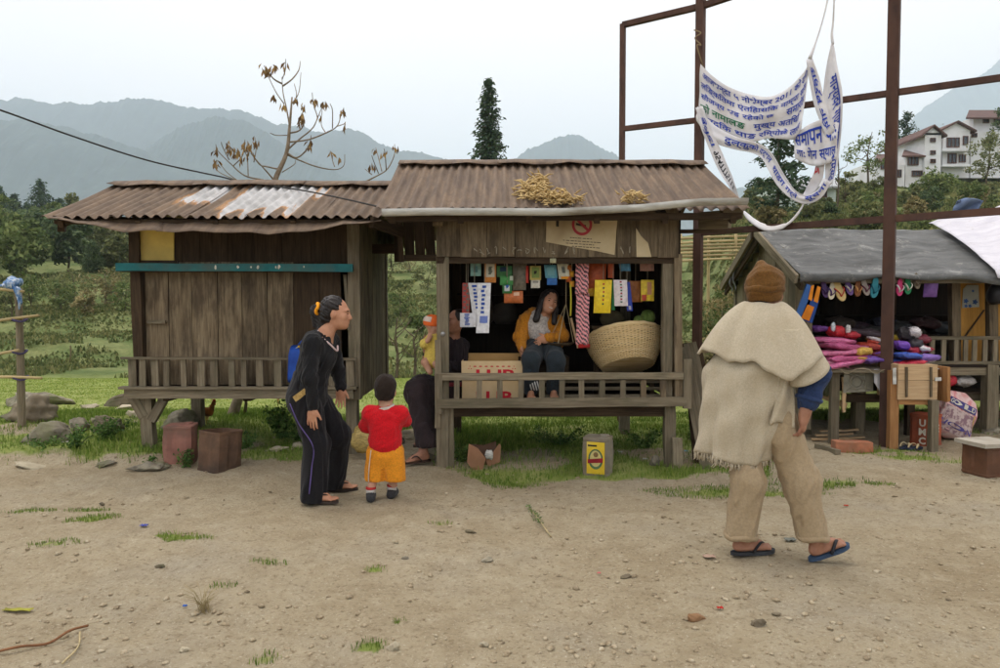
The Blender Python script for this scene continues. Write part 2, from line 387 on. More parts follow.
def forest_mat(name, sc):
    n = NB(name); P = n.coord('POS', off=False); f = n.noise(P, sc, 8, .7)
    return n.out(n.ramp(f, [(.35, alb((28, 40, 40))), (.55, alb((46, 60, 58))), (.7, alb((66, 78, 72)))]), .95)
FM = forest_mat('far_forest', .02)
mountain('mountain', 3400, [(-420, 130), (-200, 104), (0, 100), (30, 97), (60, 102), (100, 102), (125, 98), (150, 94), (165, 96), (190, 105), (240, 108), (262, 114), (280, 122), (300, 125), (330, 130), (345, 126), (362, 127), (380, 138), (400, 148), (440, 155), (480, 164), (520, 182), (560, 215), (600, 250)], 1300, 3, FM)
mountain('mountain', 2300, [(-420, 120), (-200, 108), (-80, 110), (0, 116), (40, 119), (75, 126), (110, 136), (145, 148), (175, 162), (215, 185), (260, 215), (300, 260)], 900, 5, FM)
mountain('mountain', 2600, [(60, 260), (110, 200), (140, 160), (165, 138), (190, 122), (220, 112), (245, 116), (265, 128), (300, 150), (330, 165), (380, 190), (430, 240)], 900, 9, FM)
mountain('mountain', 3800, [(360, 240), (385, 170), (420, 156), (440, 154), (455, 160), (480, 163), (505, 160), (530, 147), (552, 135), (566, 132), (582, 134), (598, 144), (620, 158), (660, 172), (720, 184), (790, 192), (850, 200), (900, 240)], 1200, 12, FM)
mountain('mountain', 5000, [(760, 250), (800, 205), (840, 186), (872, 163), (900, 132), (915, 108), (940, 90), (965, 74), (985, 63), (1000, 54), (1030, 46), (1080, 52), (1250, 80), (1420, 120)], 1500, 15, FM)
# ------------------------------------------------------------------ haze
def haze_mat():
    m = bpy.data.materials.new('haze'); m.use_nodes = True; t = m.node_tree; t.nodes.clear()
    o = t.nodes.new('ShaderNodeOutputMaterial'); v = t.nodes.new('ShaderNodeVolumePrincipled')
    v.inputs['Color'].default_value = (.76, .888, 1, 1); v.inputs['Density'].default_value = .00025; v.inputs['Anisotropy'].default_value = .1
    t.links.new(v.outputs[0], o.inputs['Volume']); return m
hz0 = min(float(GZ.min()), -5) - 1; hz1 = 1880
hb = MB(); hb.box((0, 3000, (hz0 + hz1) / 2), (19400, 19400, hz1 - hz0)); ho = hb.build('haze', haze_mat()); tag(ho, kind='stuff')
# ================================================================== shared surfaces
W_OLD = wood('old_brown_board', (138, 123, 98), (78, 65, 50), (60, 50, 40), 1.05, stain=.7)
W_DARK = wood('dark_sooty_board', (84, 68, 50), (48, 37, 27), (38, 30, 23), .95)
W_SHADE = wood('interior_shade_board', (52, 42, 33), (30, 23, 18), (24, 19, 15), .9)  # near-black boards: the shade inside the stalls is put into their colour
W_GREY = wood('grey_weathered_wood', (138, 127, 106), (92, 82, 66), (80, 78, 60), 1.05)
W_PALE = wood('pale_fresh_wood', (206, 178, 140), (180, 148, 110), (172, 144, 112), 1.0, rnd=.08, stain=.3)
W_ORNG = wood('orange_wood', (184, 138, 90), (142, 98, 60), (126, 90, 58), 1.0, rnd=.1, stain=.4)
W_BAMB = wood('bamboo', (196, 176, 132), (150, 130, 90), (132, 122, 84), 1.0, stain=.3)
M_TEAL = mk('chipped_teal_paint', (36, 108, 110), (24, 82, 86), 1.2, scale=5, dirt=(64, 84, 80), rough=.6)
def roof_mat(name, patches):
    """rusty corrugated iron; the attribute bare marks sheets that still show zinc"""
    n = NB(name); P = n.coord('POS', (1, 1, 1), off=False); S = n.coord('POS', (9, 1.2, 1.2), off=False)
    f = n.noise(S, 1.6, 7, .65); g = n.noise(P, 14, 5, .6)
    col = n.ramp(f, [(.28, alb((82, 68, 58))), (.48, alb((106, 90, 75))), (.66, alb((126, 106, 86))), (.8, alb((102, 92, 82)))])
    col = n.mix(n.mapr(g, .5, .72, 0, .5), col, alb((76, 61, 50)))
    z = n.n('ShaderNodeAttribute', attribute_name='bare').outputs['Fac']
    e = n.math('ADD', z, n.math('MULTIPLY', n.math('SUBTRACT', n.noise(S, 2.6, 7, .75), .5), 1.3))
    rust = n.mix(n.mapr(e, .2, .5), col, alb((176, 134, 92)))
    zinc = n.ramp(n.noise(P, 5, 5), [(.3, alb((150, 149, 147))), (.7, alb((200, 199, 198)))])
    col = n.mix(n.mapr(e, .5, .62), rust, zinc)
    n.bump(n.noise(P, 60, 4), .25, .003); n.b.inputs['Specular IOR Level'].default_value = .3
    return n.out(col, .8)
M_ROOF = roof_mat('rusty_corrugated_iron', 0)
def corr(name, parent, o, ux, width, vy, length, pitch, amp, seed, bare=None, sag=.0, per=6, mat=None, nl=10, edge=.012):
    """one corrugated sheet: o eave corner, ux unit across, vy unit up the slope"""
    o, ux, vy = V(o), V(ux), V(vy); nz = ux.cross(vy).normalized(); n = int(width / pitch * per) + 1; rs = random.Random(seed)
    top, bare_ = [], []
    eo = [rs.uniform(-edge, edge) for _ in range(n)]
    for j in range(nl + 1):
        t = j / nl; row = []
        for i in range(n):
            x = width * i / (n - 1); h = amp * math.sin(2 * math.pi * x / pitch) + sag * math.sin(math.pi * t) + .006 * math.sin(3 * x + seed) * math.sin(5 * t + seed)
            row.append(o + ux * x + vy * (length * t + (eo[i] * .4 if j == 0 else 0)) + nz * h)
            bare_.append(bare(x, t) if bare else 0.0)
        top.append(row)
    m = MB(); m.grid(top, 0); A = np.array([tuple(p) for r in top for p in r]); nv = len(A)
    B = A - np.array(nz) * .004; fa = np.array(m.f); rim = [i for i in range(n)]
    q = [[i + 1, i, nv + i, nv + i + 1] for i in range(n - 1)] + [[(nl) * n + i, nl * n + i + 1, nv + nl * n + i + 1, nv + nl * n + i] for i in range(n - 1)]
    q += [[j * n, (j + 1) * n, nv + (j + 1) * n, nv + j * n] for j in range(nl)] + [[(j + 1) * n + n - 1, j * n + n - 1, nv + j * n + n - 1, nv + (j + 1) * n + n - 1] for j in range(nl)]
    return raw(name, np.vstack([A, B]), np.vstack([fa, fa[:, ::-1] + nv, np.array(q)]), mat or M_ROOF, parent, smooth=True, attrs={'bare': bare_ + bare_})
def part(name, mat, parent, *beams, jit=.002, seg=1, smooth=False):
    m = MB()
    for b in beams: m.beam(*b[:4], **({'side': b[4]} if len(b) > 4 and b[4] is not None else {}), jit=jit, seg=seg)
    return m.build(name, mat, parent, smooth)
X, Yv, Z = V((1, 0, 0)), V((0, 1, 0)), V((0, 0, 1))
def ridge_cap(parent, x0, x1, yr, zr, w=.16, drop=.06, seed=0):
    rs = random.Random(seed); n = max(2, int((x1 - x0) / .85)); 
    for k in range(n):
        a, b = x0 + (x1 - x0) * k / n - (.03 if k else 0), x0 + (x1 - x0) * (k + 1) / n; P = []; lift = .004 * (k % 2)
        for j, (dy, dz) in enumerate(((-w, -drop), (-w * .5, -drop * .42), (0, 0.012), (w * .5, -drop * .42), (w, -drop))):
            P.append([V((a + (b - a) * i / 6, yr + dy + rs.uniform(-.004, .004), zr + dz + lift + rs.uniform(-.006, .006) + (.012 * math.sin(i * 2.1 + seed) if j in (0, 4) else 0))) for i in range(7)])
        mm = MB(); mm.grid([list(r) for r in zip(*P)][::-1], .003); o_ = mm.build('ridge_sheet', M_ROOF, parent, True)
        a_ = o_.data.attributes.new('bare', 'FLOAT', 'POINT')
# ================================================================== left wooden stall
def zf(Y): return lambda x: tz(x, Y)
YL, YLb = 7.2, 8.75
XL0, XL1 = xat(137, YL), xat(357, YL)
hutL = thing('wooden_stall', 'shuttered brown plank stall on stilts with teal beam and rusty roof patched white', 'stall', (XL0 + 1.1, YL + .7, 0))
fz = zat(387, YL)                                    # deck height
for (px, Y, zt) in ((146, YL, fz - .02), (351, YL, fz - .02), (196, YLb - .5, fz - .05), (383, YLb, 2.3)):
    x = xat(px, Y); part('leg', W_GREY, hutL, (V((x, Y + .02, tz(x, Y) - .08)), V((x + random.uniform(-.02, .02), Y + .02, zt - .06)), .115, .1), jit=.006, seg=4)
x = xat(146, YL); part('brace', W_GREY, hutL, (V((x + .04, YL - .01, fz - .34)), V((x + .2, YL - .01, fz - .06)), .085, .05))
part('brace', W_GREY, hutL, (V((x - .03, YL - .012, fz - .3)), V((x - .16, YL - .012, fz - .06)), .1, .05))
# deck
part('deck_beam', W_GREY, hutL, (V((XL0 - .08, YL - .1, fz - .055)), V((XL1 - .02, YL - .1, fz - .055)), .09, .06, Z), seg=5)
part('deck_edge', W_GREY, hutL, (V((XL0 - .12, YL - .115, fz + .006)), V((XL1 + .02, YL - .115, fz + .006)), .024, .1, Z), seg=6)
for k in range(9):
    y = YL - .02 + k * (YLb - YL) / 9
    part('deck_board', W_DARK, hutL, (V((XL0 - .08, y, fz - .02)), V((XL1, y, fz - .02)), .165, .025, Yv))
for xx in (XL0 + .3, XL0 + 1.1, XL1 - .3): part('joist', W_DARK, hutL, (V((xx, YL - .05, fz - .09)), V((xx, YLb, fz - .09)), .09, .07, Z))
# corner posts
part('corner_post', W_DARK, hutL, (V((XL0 + .03, YL + .0, fz)), V((XL0 + .0, YL + .0, 2.32)), .1, .1), seg=4, jit=.004)
part('corner_post', W_GREY, hutL, (V((XL1 - .02, YL + .0, fz - .12)), V((XL1 - .02, YL + .0, 2.32)), .12, .11), seg=4, jit=.004)
# front shutter planks (px edges of each board)
edges = [144, 168, 191, 217, 241, 267, 293, 319, 341]
for k, (a, b) in enumerate(zip(edges, edges[1:])):
    xa, xb = xat(a, YL), xat(b, YL); gap = .006 + (.008 if k == 0 else 0)
    o = part('plank', W_OLD if k < 6 else W_DARK, hutL, (V(((xa + xb) / 2, YL + .03 + random.uniform(-.006, .006), fz + .02)), V(((xa + xb) / 2 + random.uniform(-.004, .004), YL + .03, 1.93)), xb - xa - gap, .022, X), jit=.003, seg=6)
part('latch_block', W_GREY, hutL, (at(148, 322, YL - .02) , at(166, 322, YL - .02), .03, .035, Z))
# boards above the teal beam
edges = [174, 200, 228, 254, 282, 311, 341, 354]
zt_ = 1.9
for a, b in zip(edges, edges[1:]):
    xa, xb = xat(a, YL), xat(b, YL)
    part('upper_board', W_DARK, hutL, (V(((xa + xb) / 2, YL + .035, zt_)), V(((xa + xb) / 2, YL + .035, 2.36)), xb - xa - .005, .022, X), jit=.003)
M_YEL = mk('stained_yellow_panel', (222, 198, 112), (190, 164, 86), 1.2, scale=3, dirt=(170, 148, 90))
mm = MB(); mm.beam(at(154, 262, YL), at(154, 228, YL), xat(174, YL) - xat(134, YL), .02, X); o = mm.build('yellow_panel', M_YEL, hutL)
part('panel_strip', W_DARK, hutL, (at(131, 263, YL - .01), at(131, 228, YL - .01), .035, .03, X)); part('panel_strip', W_DARK, hutL, (at(131, 262, YL - .02), at(178, 262, YL - .02), .03, .03, Z))
# teal beam with remains of lettering
ya = YL - .16
tb = part('teal_beam', M_TEAL, hutL, (at(117, 267, ya), at(353, 268, ya), .075, .05, Z), seg=12, jit=.003)
part('ledge', W_DARK, hutL, (at(120, 268, YL - .08) - Z * .028, at(353, 268, YL - .08) - Z * .028, .16, .02, Yv))
M_WHITE = mk('old_white_paint', (226, 222, 206), (190, 184, 166), 1.0, scale=9)
for (px, w_, h_) in ((215.5, 2.2, 5), (238, 3, 3.5), (251, 2, 2.5), (258, 3.2, 4.6), (276, 2, 4), (279, 3.4, 5), (304, 1.6, 2)):
    q = at(px, 267.3 + random.uniform(-.6, .6), ya - .028); mm = MB(); o_ = []
    for k in range(7): an = k / 7 * 6.28; r = random.uniform(.55, 1.15); o_.append((math.cos(an) * w_ * .0046 * r, math.sin(an) * h_ * .0046 * r))
    mm.prism(o_, .003, q, Matrix(((1, 0, 0), (0, 0, -1), (0, 1, 0)))); mm.build('paint_mark', M_WHITE, tb)
# railing
rt, rb = zat(358, YL - .13), fz + .02
part('top_rail', W_GREY, hutL, (V((XL0 - .1, YL - .13, rt)), V((XL1 + .02, YL - .13, rt - .01)), .022, .04, Z), seg=6)
for k, px in enumerate((131, 141, 154, 165, 182.5, 200, 213, 231, 243, 259, 277, 296, 313, 331, 350)):
    x = xat(px, YL - .12); wd = .075 if k in (0, 14) else random.uniform(.05, .075)
    part('baluster', W_GREY, hutL, (V((x, YL - .115, rb)), V((x + random.uniform(-.008, .008), YL - .115, rt - .008)), wd, .022, X))
part('leaning_batten', W_GREY, hutL, (at(345, 275, YL - .02), at(349, 330, YL - .06), .03, .02, X))
# side and back walls
for k in range(7):
    y = YL + .12 + k * .215
    part('side_plank', W_OLD, hutL, (V((XL1 + .03, y, fz - .1)), V((XL1 + .03, y, 2.42)), .205, .022, Yv), jit=.003, seg=3)
    part('side_plank', W_OLD, hutL, (V((XL0 - .03, y, fz - .02)), V((XL0 - .03, y, 2.42)), .205, .022, Yv), jit=.003, seg=3)
for k in range(11):
    x = XL0 + .1 + k * .2; part('back_plank', W_DARK, hutL, (V((x, YLb, fz - .02)), V((x, YLb, 2.5)), .197, .022, X))
# roof: five corrugated sheets, a lower flashing strip in two lengths, ridge
rl = thing  # (roof parts hang under one roof part)
ye, ze = 6.66, zat(217, 6.66); yr, zr = 7.95, zat(185, 7.95)
xr0, xr1 = -4.2, -1.08
mm = MB()
for y0, z0, y1, z1 in ((ye + .06, ze - .06, yr, zr - .05), (yr, zr - .05, 2 * yr - ye, ze - .06)):
    for x in np.linspace(xr0 + .12, xr1 - .12, 5): mm.beam((x, y0, z0), (x, y1, z1), .045, .07, X)
for y, z in ((ye + .1, ze - .035), (7.3, (ze + zr) / 2 - .075)): mm.beam((xr0 + .05, y, z), (xr1 - .02, y, z), .04, .05, Z)
roofL = mm.build('roof', W_DARK, hutL)
up = (V((0, yr, zr)) - V((0, ye, ze))); ul = up.length; up.normalize(); dn = V((0, -up.y, up.z))
def bareL(x0):
    def f(x, t):
        X_ = x0 + x; q = 0
        u = (X_ + 3.12 - .0) ; q = max(q, sstep(.1, .02, abs(u - .1 * t) - .12) * sstep(.25, .6, t) * 1.0)
        u2 = X_ + 2.33; q = max(q, float(sstep(.12, .0, abs(u2) - .33)) * (1.0 - .35 * max(0, u2 * 2)) * float(sstep(.0, .25, t + .18 * math.sin(X_ * 31))))
        q = max(q, .75 * float(sstep(.05, 0, abs(X_ + 1.86) - .03)) * float(sstep(.3, .8, t)))
        return float(q) * .95
    return f
ws = (xr1 - xr0) / 5
for k in range(5):
    lift = .007 * (k % 2)
    corr('roof_sheet', roofL, V((xr0 + k * ws - .03, ye + random.uniform(-.015, .015), ze + lift)), X, ws + .06, up, ul, .104, .017, 50 + k, bareL(xr0 + k * ws - .03), sag=-.012)
    corr('roof_sheet', roofL, V((xr0 + k * ws - .03 + ws + .06, 2 * yr - ye, ze + lift)), -X, ws + .06, dn, ul, .104, .017, 70 + k)
ridge_cap(roofL, xr0 - .03, xr1 + .03, yr, zr + .035, seed=2)
# bent lower flashing sheets
def flash(px0, px1, yt, ybl, droop, seed):
    rs = random.Random(seed); P = []
    for i in range(13):
        t = i / 12; px = px0 + (px1 - px0) * t; row = []
        for j in range(5):
            s = j / 4; Y = 6.86 - .3 * s; pyt, pyb = yt(t), ybl(t)
            q = at(px - 4 * s * (1 - t), pyt + (pyb - pyt) * s, Y); row.append(q + V((0, rs.uniform(-.003, .003), rs.uniform(-.003, .003) + .01 * math.sin(px * .13 + s))))
        P.append(row)
    mm = MB(); mm.grid(P, .003); o_ = mm.build('flashing_sheet', M_ROOF, roofL, True); o_.data.attributes.new('bare', 'FLOAT', 'POINT')
flash(51, 163, lambda t: 216.5, lambda t: 219 + 12.5 * sstep(.05, .7, t), 0, 1)
flash(160, 381, lambda t: 217.5, lambda t: 231.5 + 2.0 * sstep(.1, .5, t) - 12 * sstep(.55, 1, t), 0, 2)
part('rafter_end', W_DARK, roofL, (at(61, 225, 6.9), at(63, 225, 7.6), .13, .06, Z)); part('rafter_end', W_DARK, roofL, (at(120, 226, 6.8), at(126, 226, 7.2), .08, .06, Z))
# ================================================================== centre stall
YC, YCb = 6.62, 8.3
XC0, XC1 = xat(443, YC), xat(676, YC)
hutC = thing('wooden_stall', 'open plank shop stall on stilts with brown corrugated roof and hanging packets', 'stall', (.55, YC + .8, 0))
cz = zat(402, YC); rt = zat(376, YC)
# posts (front posts run from the ground up to the roof)
def post(px0, py0, px1, py1, Y, w, mat=W_GREY, name='post', t=.09):
    a, b = at(px0, py0, Y), at(px1, py1, Y); a.z = min(a.z, tz(a.x, Y) - .06) if py0 > 430 else a.z
    return part(name, mat, hutC, (a, b, w, t, X), jit=.005, seg=5)
p_ = post(443, 465, 443, 215, YC + .02, .11); post(451.5, 440, 451, 408, YC + .03, .05, name='splice', t=.06); post(437.8, 428, 438, 340, YC - .05, .05, name='splice', t=.03)
post(447, 440, 448, 408, YC + .6, .1, name='leg')
post(670, 470, 669, 402, YC + .02, .1, name='leg'); post(677, 470, 677, 438, YC - .06, .085, name='splice', t=.05)
post(666.5, 404, 667, 255, YC + .03, .09, name='post'); post(677.5, 404, 677, 255, YC + .0, .07, W_OLD, name='post')
x_ = xat(625, YCb); part('leg', W_GREY, hutC, (V((x_, YCb, -.1)), V((x_, YCb, 2.4)), .11, .1), seg=4, jit=.004)
x_ = XC0 + .02; part('leg', W_DARK, hutC, (V((x_, YCb, -.1)), V((x_, YCb, 2.4)), .11, .1), seg=4, jit=.004)
# bolt with washer on the front post
mm = MB(); mm.lathe([(0.0, 0), (.022, 0), (.022, .006), (.012, .012), (0, .014)], at(442.5, 334, YC - .075) + Yv * .045, 12, Matrix.Rotation(math.pi / 2, 3, 'X'), cap=False); mm.build('washer', mk('bright_steel', (200, 200, 198), (150, 150, 150), rough=.35, metal=.7), p_, True)
# deck
part('deck_beam', W_DARK, hutC, (V((XC0, YC + .06, cz - .09)), V((XC1, YC + .06, cz - .09)), .1, .07, Z), seg=4)
for k in range(9):
    y = YC + .09 + k * .19; part('deck_board', W_SHADE, hutC, (V((XC0, y, cz - .015)), V((XC1 - .01, y, cz - .015)), .18, .025, Yv))
for xx in (XC0 + .25, .6, XC1 - .25): part('joist', W_DARK, hutC, (V((xx, YC + .1, cz - .07)), V((xx, YCb, cz - .07)), .08, .06, Z))
# railing
xa, xb = xat(437, YC - .05), xat(690, YC - .05); yq = YC - .06
part('top_rail', W_GREY, hutC, (V((xa, yq, rt - .0)), V((xb - .06, yq, rt + .01)), .062, .045, Z), seg=8, jit=.003)
part('bottom_rail', W_GREY, hutC, (V((xa, yq - .004, cz - .005)), V((xb - .03, yq - .004, cz + .015)), .085, .05, Z), seg=8, jit=.003)
for px in (456.5, 479, 500, 521, 542, 562, 582, 602.5, 623.5, 644, 664):
    x = xat(px, yq); part('baluster', W_GREY if px < 640 else W_OLD, hutC, (V((x, yq + .002, cz + .036)), V((x + random.uniform(-.005, .005), yq + .002, rt - .03)), .05, .035, X), jit=.002)
part('rail_end', W_GREY, hutC, (V((xa + .02, yq, cz - .1)), V((xa + .02, yq, rt + .03)), .06, .05, X)); part('rail_end', W_GREY, hutC, (V((xb - .02, yq, cz - .05)), V((xb - .02, yq, rt + .16)), .07, .05, X))
part('side_rail', W_GREY, hutC, (V((xb - .05, YC, rt)), V((xb - .05, YCb, rt)), .06, .03, Z)); part('side_rail', W_GREY, hutC, (V((xb - .05, YC, cz + .02)), V((xb - .05, YCb, cz + .02)), .08, .03, Z))
# slats of a low bench seen behind the rail
for i, py in enumerate((381, 388.5, 396)):
    a, b = at(545, py, YC + .18), at(688, py, YC + .18); part('bench_slat', W_GREY, hutC, (a, b, .032, .018, Z))
for px in (548, 600, 652, 684): part('bench_leg', W_DARK, hutC, (at(px, 402, YC + .21), at(px, 378, YC + .21), .04, .03, X))
bz = zat(377, YC + .2)
for k in range(3): part('bench_slat', W_GREY, hutC, (V((xat(545, YC + .2), YC + .2 + k * .15, bz)), V((xat(688, YC + .2), YC + .2 + k * .15, bz)), .14, .02, Yv))
# header boards
hz0_, hz1_ = zat(258, YC), zat(212, YC) + .05
edges = [437, 460, 487, 515, 545, 588, 616, 630, 657, 678]
for a, b in zip(edges, edges[1:]):
    x0, x1 = xat(a, YC - .04), xat(b, YC - .04); part('header_board', W_OLD, hutC, (V(((x0 + x1) / 2, YC - .04 + random.uniform(-.004, .004), hz0_ + random.uniform(0, .01))), V(((x0 + x1) / 2, YC - .04, hz1_)), x1 - x0 - .004, .022, X), jit=.002)
part('lintel', W_DARK, hutC, (V((xat(437, YC), YC + .0, hz0_ - .02)), V((xat(680, YC), YC + .0, hz0_ - .02)), .06, .05, Z))
# walls
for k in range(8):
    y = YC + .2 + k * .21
    part('side_plank', W_SHADE, hutC, (V((XC1 + .05, y, cz)), V((XC1 + .05, y, 2.4)), .205, .02, Yv), jit=.003)
    if k > 2: part('side_plank', W_SHADE, hutC, (V((XC0 - .03, y, cz)), V((XC0 - .03, y, 2.4)), .205, .02, Yv), jit=.003)
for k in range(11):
    x = XC0 + .08 + k * .203; part('back_plank', W_SHADE, hutC, (V((x, YCb, cz)), V((x, YCb, 2.75)), .203, .022, X))
for z in (1.28, 1.62): part('shelf', W_SHADE, hutC, (V((XC0 + .05, YCb - .17, z)), V((XC1, YCb - .17, z)), .3, .022, Yv))
# roof
ye, ze = 6.16, zat(209, 6.16); yr, zr = 7.62, zat(164, 7.62); xr0, xr1 = -1.03, 2.12
mm = MB()
for y0, z0, y1, z1 in ((ye + .1, ze - .08, yr, zr - .06), (yr, zr - .06, 2 * yr - ye, ze - .08)):
    for x in np.linspace(xr0 + .1, xr1 - .1, 6): mm.beam((x, y0, z0), (x, y1, z1), .05, .07, X)
for y, z in ((ye + .12, ze - .045), (6.9, (ze + zr) / 2 - .085)): mm.beam((xr0 + .03, y, z), (xr1 - .03, y, z), .05, .05, Z)
roofC = mm.build('roof', W_DARK, hutC)
up = (V((0, yr, zr)) - V((0, ye, ze))); ul = up.length; up.normalize(); dn = V((0, -up.y, up.z)); ws = (xr1 - xr0) / 5
for k in range(5):
    lift = .007 * (k % 2)
    corr('roof_sheet', roofC, V((xr0 + k * ws - .03, ye + random.uniform(-.012, .012), ze + lift)), X, ws + .06, up, ul, .09, .014, 90 + k, None, sag=-.01)
    corr('roof_sheet', roofC, V((xr0 + k * ws + ws + .03, 2 * yr - ye, ze + lift)), -X, ws + .06, dn, ul, .09, .014, 95 + k)
ridge_cap(roofC, xr0 - .02, xr1 + .02, yr, zr + .03, seed=6)
# tin gutter: a split channel along the eave, sagging and lifting at the right
M_TIN = mk('dull_zinc', (214, 214, 208), (164, 164, 158), 1.0, scale=4, stretch=(1, 4, 4), dirt=(140, 134, 122), rough=.6, metal=.1)
P = []
for i in range(25):
    t = i / 24; px = 382 + (748 - 382) * t; py = np.interp(px, [382, 440, 560, 640, 700, 748], [209.5, 208.5, 209, 205, 199, 198.5]); row = []
    for j in range(7):
        an = math.pi * (.98 + j / 6 * 1.04); r = .042
        c = at(px, py, ye - .02); row.append(V((c.x, c.y + .02 + math.cos(an) * r, c.z + math.sin(an) * r * 1.25)))
    P.append(row)
mm = MB(); mm.grid(P, .003); mm.build('gutter', M_TIN, roofC, True)
part('fascia', W_DARK, hutC, (V((xr0 + .06, ye + .12, ze - .07)), V((xr1 - .05, ye + .12, ze - .05)), .05, .03, Z), seg=6)
part('eave_block', W_GREY, roofC, (at(722, 214, 6.3), at(742, 213, 6.3), .1, .08, Z)); part('eave_block', W_GREY, roofC, (at(700, 221, 6.75), at(730, 219, 6.5), .16, .05, Z)); part('eave_block', W_OLD, roofC, (at(438, 226, 6.48), at(438, 214, 6.48), .09, .08, X))
part('eave_pole', W_DARK, roofC, (at(630, 232, YC + .2), at(742, 231, YC + .2), .035, .04, Z))
# things under the left overhang, between the two stalls
corr('hanging_sheet', roofC, at(366, 246, 8.2), X, .34, Z, .28, .06, .012, 3, mat=mk('mossy_tin', (98, 102, 74), (62, 64, 48), 1.0, scale=8))
part('tie_beam', W_DARK, hutC, (at(362, 249, 7.9), at(402, 249, 7.9), .1, .08, Z)); part('tie_beam', W_DARK, hutC, (at(398, 262, 7.85), at(398, 225, 7.85), .07, .06, X))
for k in range(3): part('hanging_board', W_DARK, hutC, (at(410 + k * 10.5, 260 - k, 7.3 + .02 * k), at(408 + k * 10.5, 214, 7.3), .098, .02, X))
part('hanging_board', W_DARK, hutC, (at(402, 262, 7.2), at(398, 214, 7.2), .05, .03, X)); part('tie_beam', W_DARK, hutC, (at(400, 258, 7.25), at(440, 258, 7.1), .06, .05, Z))
part('eave_block', W_DARK, roofC, (at(372, 222, 6.6), at(402, 232, 7.0), .1, .04, Z))
# ------------------------------------------------------------------ no-smoking poster (torn, slightly crooked) and other paper on the header
M_PAPER = mk('yellowed_paper', (208, 192, 158), (184, 164, 126), 1.0, scale=3, dirt=(150, 130, 98), rnd=.03); M_RED = mk('faded_red_print', (178, 62, 70), (150, 50, 58), rnd=0, bump=0); M_INK = mk('dark_ink', (52, 46, 42), (40, 36, 32), rnd=0, bump=0)
FR = Matrix(((1, 0, 0), (0, 0, -1), (0, 1, 0)))       # local x,y -> world x,z, extruded towards the camera
def flat(name, mat, parent, pts, Y, th=.003):
    P_ = [at(a, b, Y) for a, b in pts]; c = P_[0]; mm = MB(); mm.prism([(q.x - c.x, q.z - c.z) for q in P_], th, c, FR); return mm.build(name, mat, parent)
yp = YC - .058
poster = thing('poster', 'torn cream no smoking poster with red ring nailed to the header boards', 'poster', at(582, 245, yp))
flat('paper', M_PAPER, poster, [(546, 242), (546.5, 219), (617.5, 219), (614.5, 255), (596, 251), (570, 246.5)], yp)
ring = [(582 + 10.2 * math.cos(a), 224.5 - 11 * math.sin(a)) for a in np.linspace(0, 2 * math.pi, 33)]; rin = [(582 + 7.6 * math.cos(a), 224.5 - 8.2 * math.sin(a)) for a in np.linspace(0, 2 * math.pi, 33)]
mm = MB()
for k in range(32): mm.add([at(*ring[k], yp - .005), at(*ring[k + 1], yp - .005), at(*rin[k + 1], yp - .005), at(*rin[k], yp - .005)], [(3, 2, 1, 0)])
mm.add([at(575.4, 219.6, yp - .005), at(577.3, 217.9, yp - .005), at(589, 229.6, yp - .005), at(587, 231.3, yp - .005)], [(0, 1, 2, 3)]); mm.build('prohibition_ring', M_RED, poster)
flat('cigarette', M_INK, poster, [(576, 225), (576, 223), (586, 225), (586, 227.2)], yp - .0035, .0008)
flat('tear', M_INK, poster, [(556, 226.5), (556, 220), (559, 219.5), (558.8, 226.8)], yp - .0035, .0008)
rs = random.Random(4)
for row, (y0, a, b) in enumerate(((236.5, 570, 591), (239.6, 563, 598), (242.3, 566, 594), (245, 572, 600))):
    x = a
    while x < b:
        l = rs.uniform(1.2, 4); flat('print_line', M_INK, poster, [(x, y0 + (x - 560) * .07 + .7), (x, y0 + (x - 560) * .07), (x + l, y0 + (x + l - 560) * .07), (x + l, y0 + (x + l - 560) * .07 + .7)], yp - .0035, .0006); x += l + rs.uniform(.6, 1.2)
scrap = flat('paper_scrap', M_PAPER, None, [(636.5, 257), (636, 228), (641, 236), (648, 243), (651.5, 257)], yp, .002); tag(scrap, 'torn cream paper remnant on the header board beside the poster', 'paper')
M_CHALK = mk('chalk', (176, 168, 150), (140, 132, 112), rnd=0, bump=0)
for k, px in enumerate((476, 482, 488, 497, 504, 515, 519, 528, 536, 543, 553, 566, 572, 622, 628)):
    mm = MB(); pts = [at(px + rs.uniform(-2.5, 2.5), 251 + rs.uniform(-4.5, 3.5), yp + .004) for _ in range(4)]; mm.tube(spline(pts, 10), .0035, 4); mm.build('chalk_mark', M_CHALK, hutC)
# ================================================================== right stall (black tarpaulin)
YR, YRb, XR0, XR1 = 8.1, 10.45, 3.42, 7.6
hutR = thing('tarpaulin_stall', 'grey plank stall under a black tarpaulin with sandals hung from its eave', 'stall', (5.0, 9.2, 0))
yre, zre = 8.0, zat(276, 8.0) - .02; yrr = 9.28; zrr = zat(231, 9.28); ybe, zbe = 10.56, zre
dz = zat(364, 8.35)
for (px, Y) in ((800, 8.25), (992, 8.3), (860, 8.7)):
    x = xat(px, Y); part('leg', W_GREY, hutR, (V((x, Y, tz(x, Y) - .08)), V((x, Y, dz)), .13, .12), jit=.006, seg=4)
for (x, Y) in ((XR0 + .1, YRb - .1), (5.6, YRb - .1), (7.4, YRb - .1), (7.5, 8.3)): part('leg', W_DARK, hutR, (V((x, Y, tz(x, Y) - .15)), V((x, Y, zre)), .12, .12))
for k in range(11): part('deck_board', W_SHADE, hutR, (V((XR0 + .05, 8.35 + k * .19, dz - .02)), V((XR1, 8.35 + k * .19, dz - .02)), .18, .025, Yv))
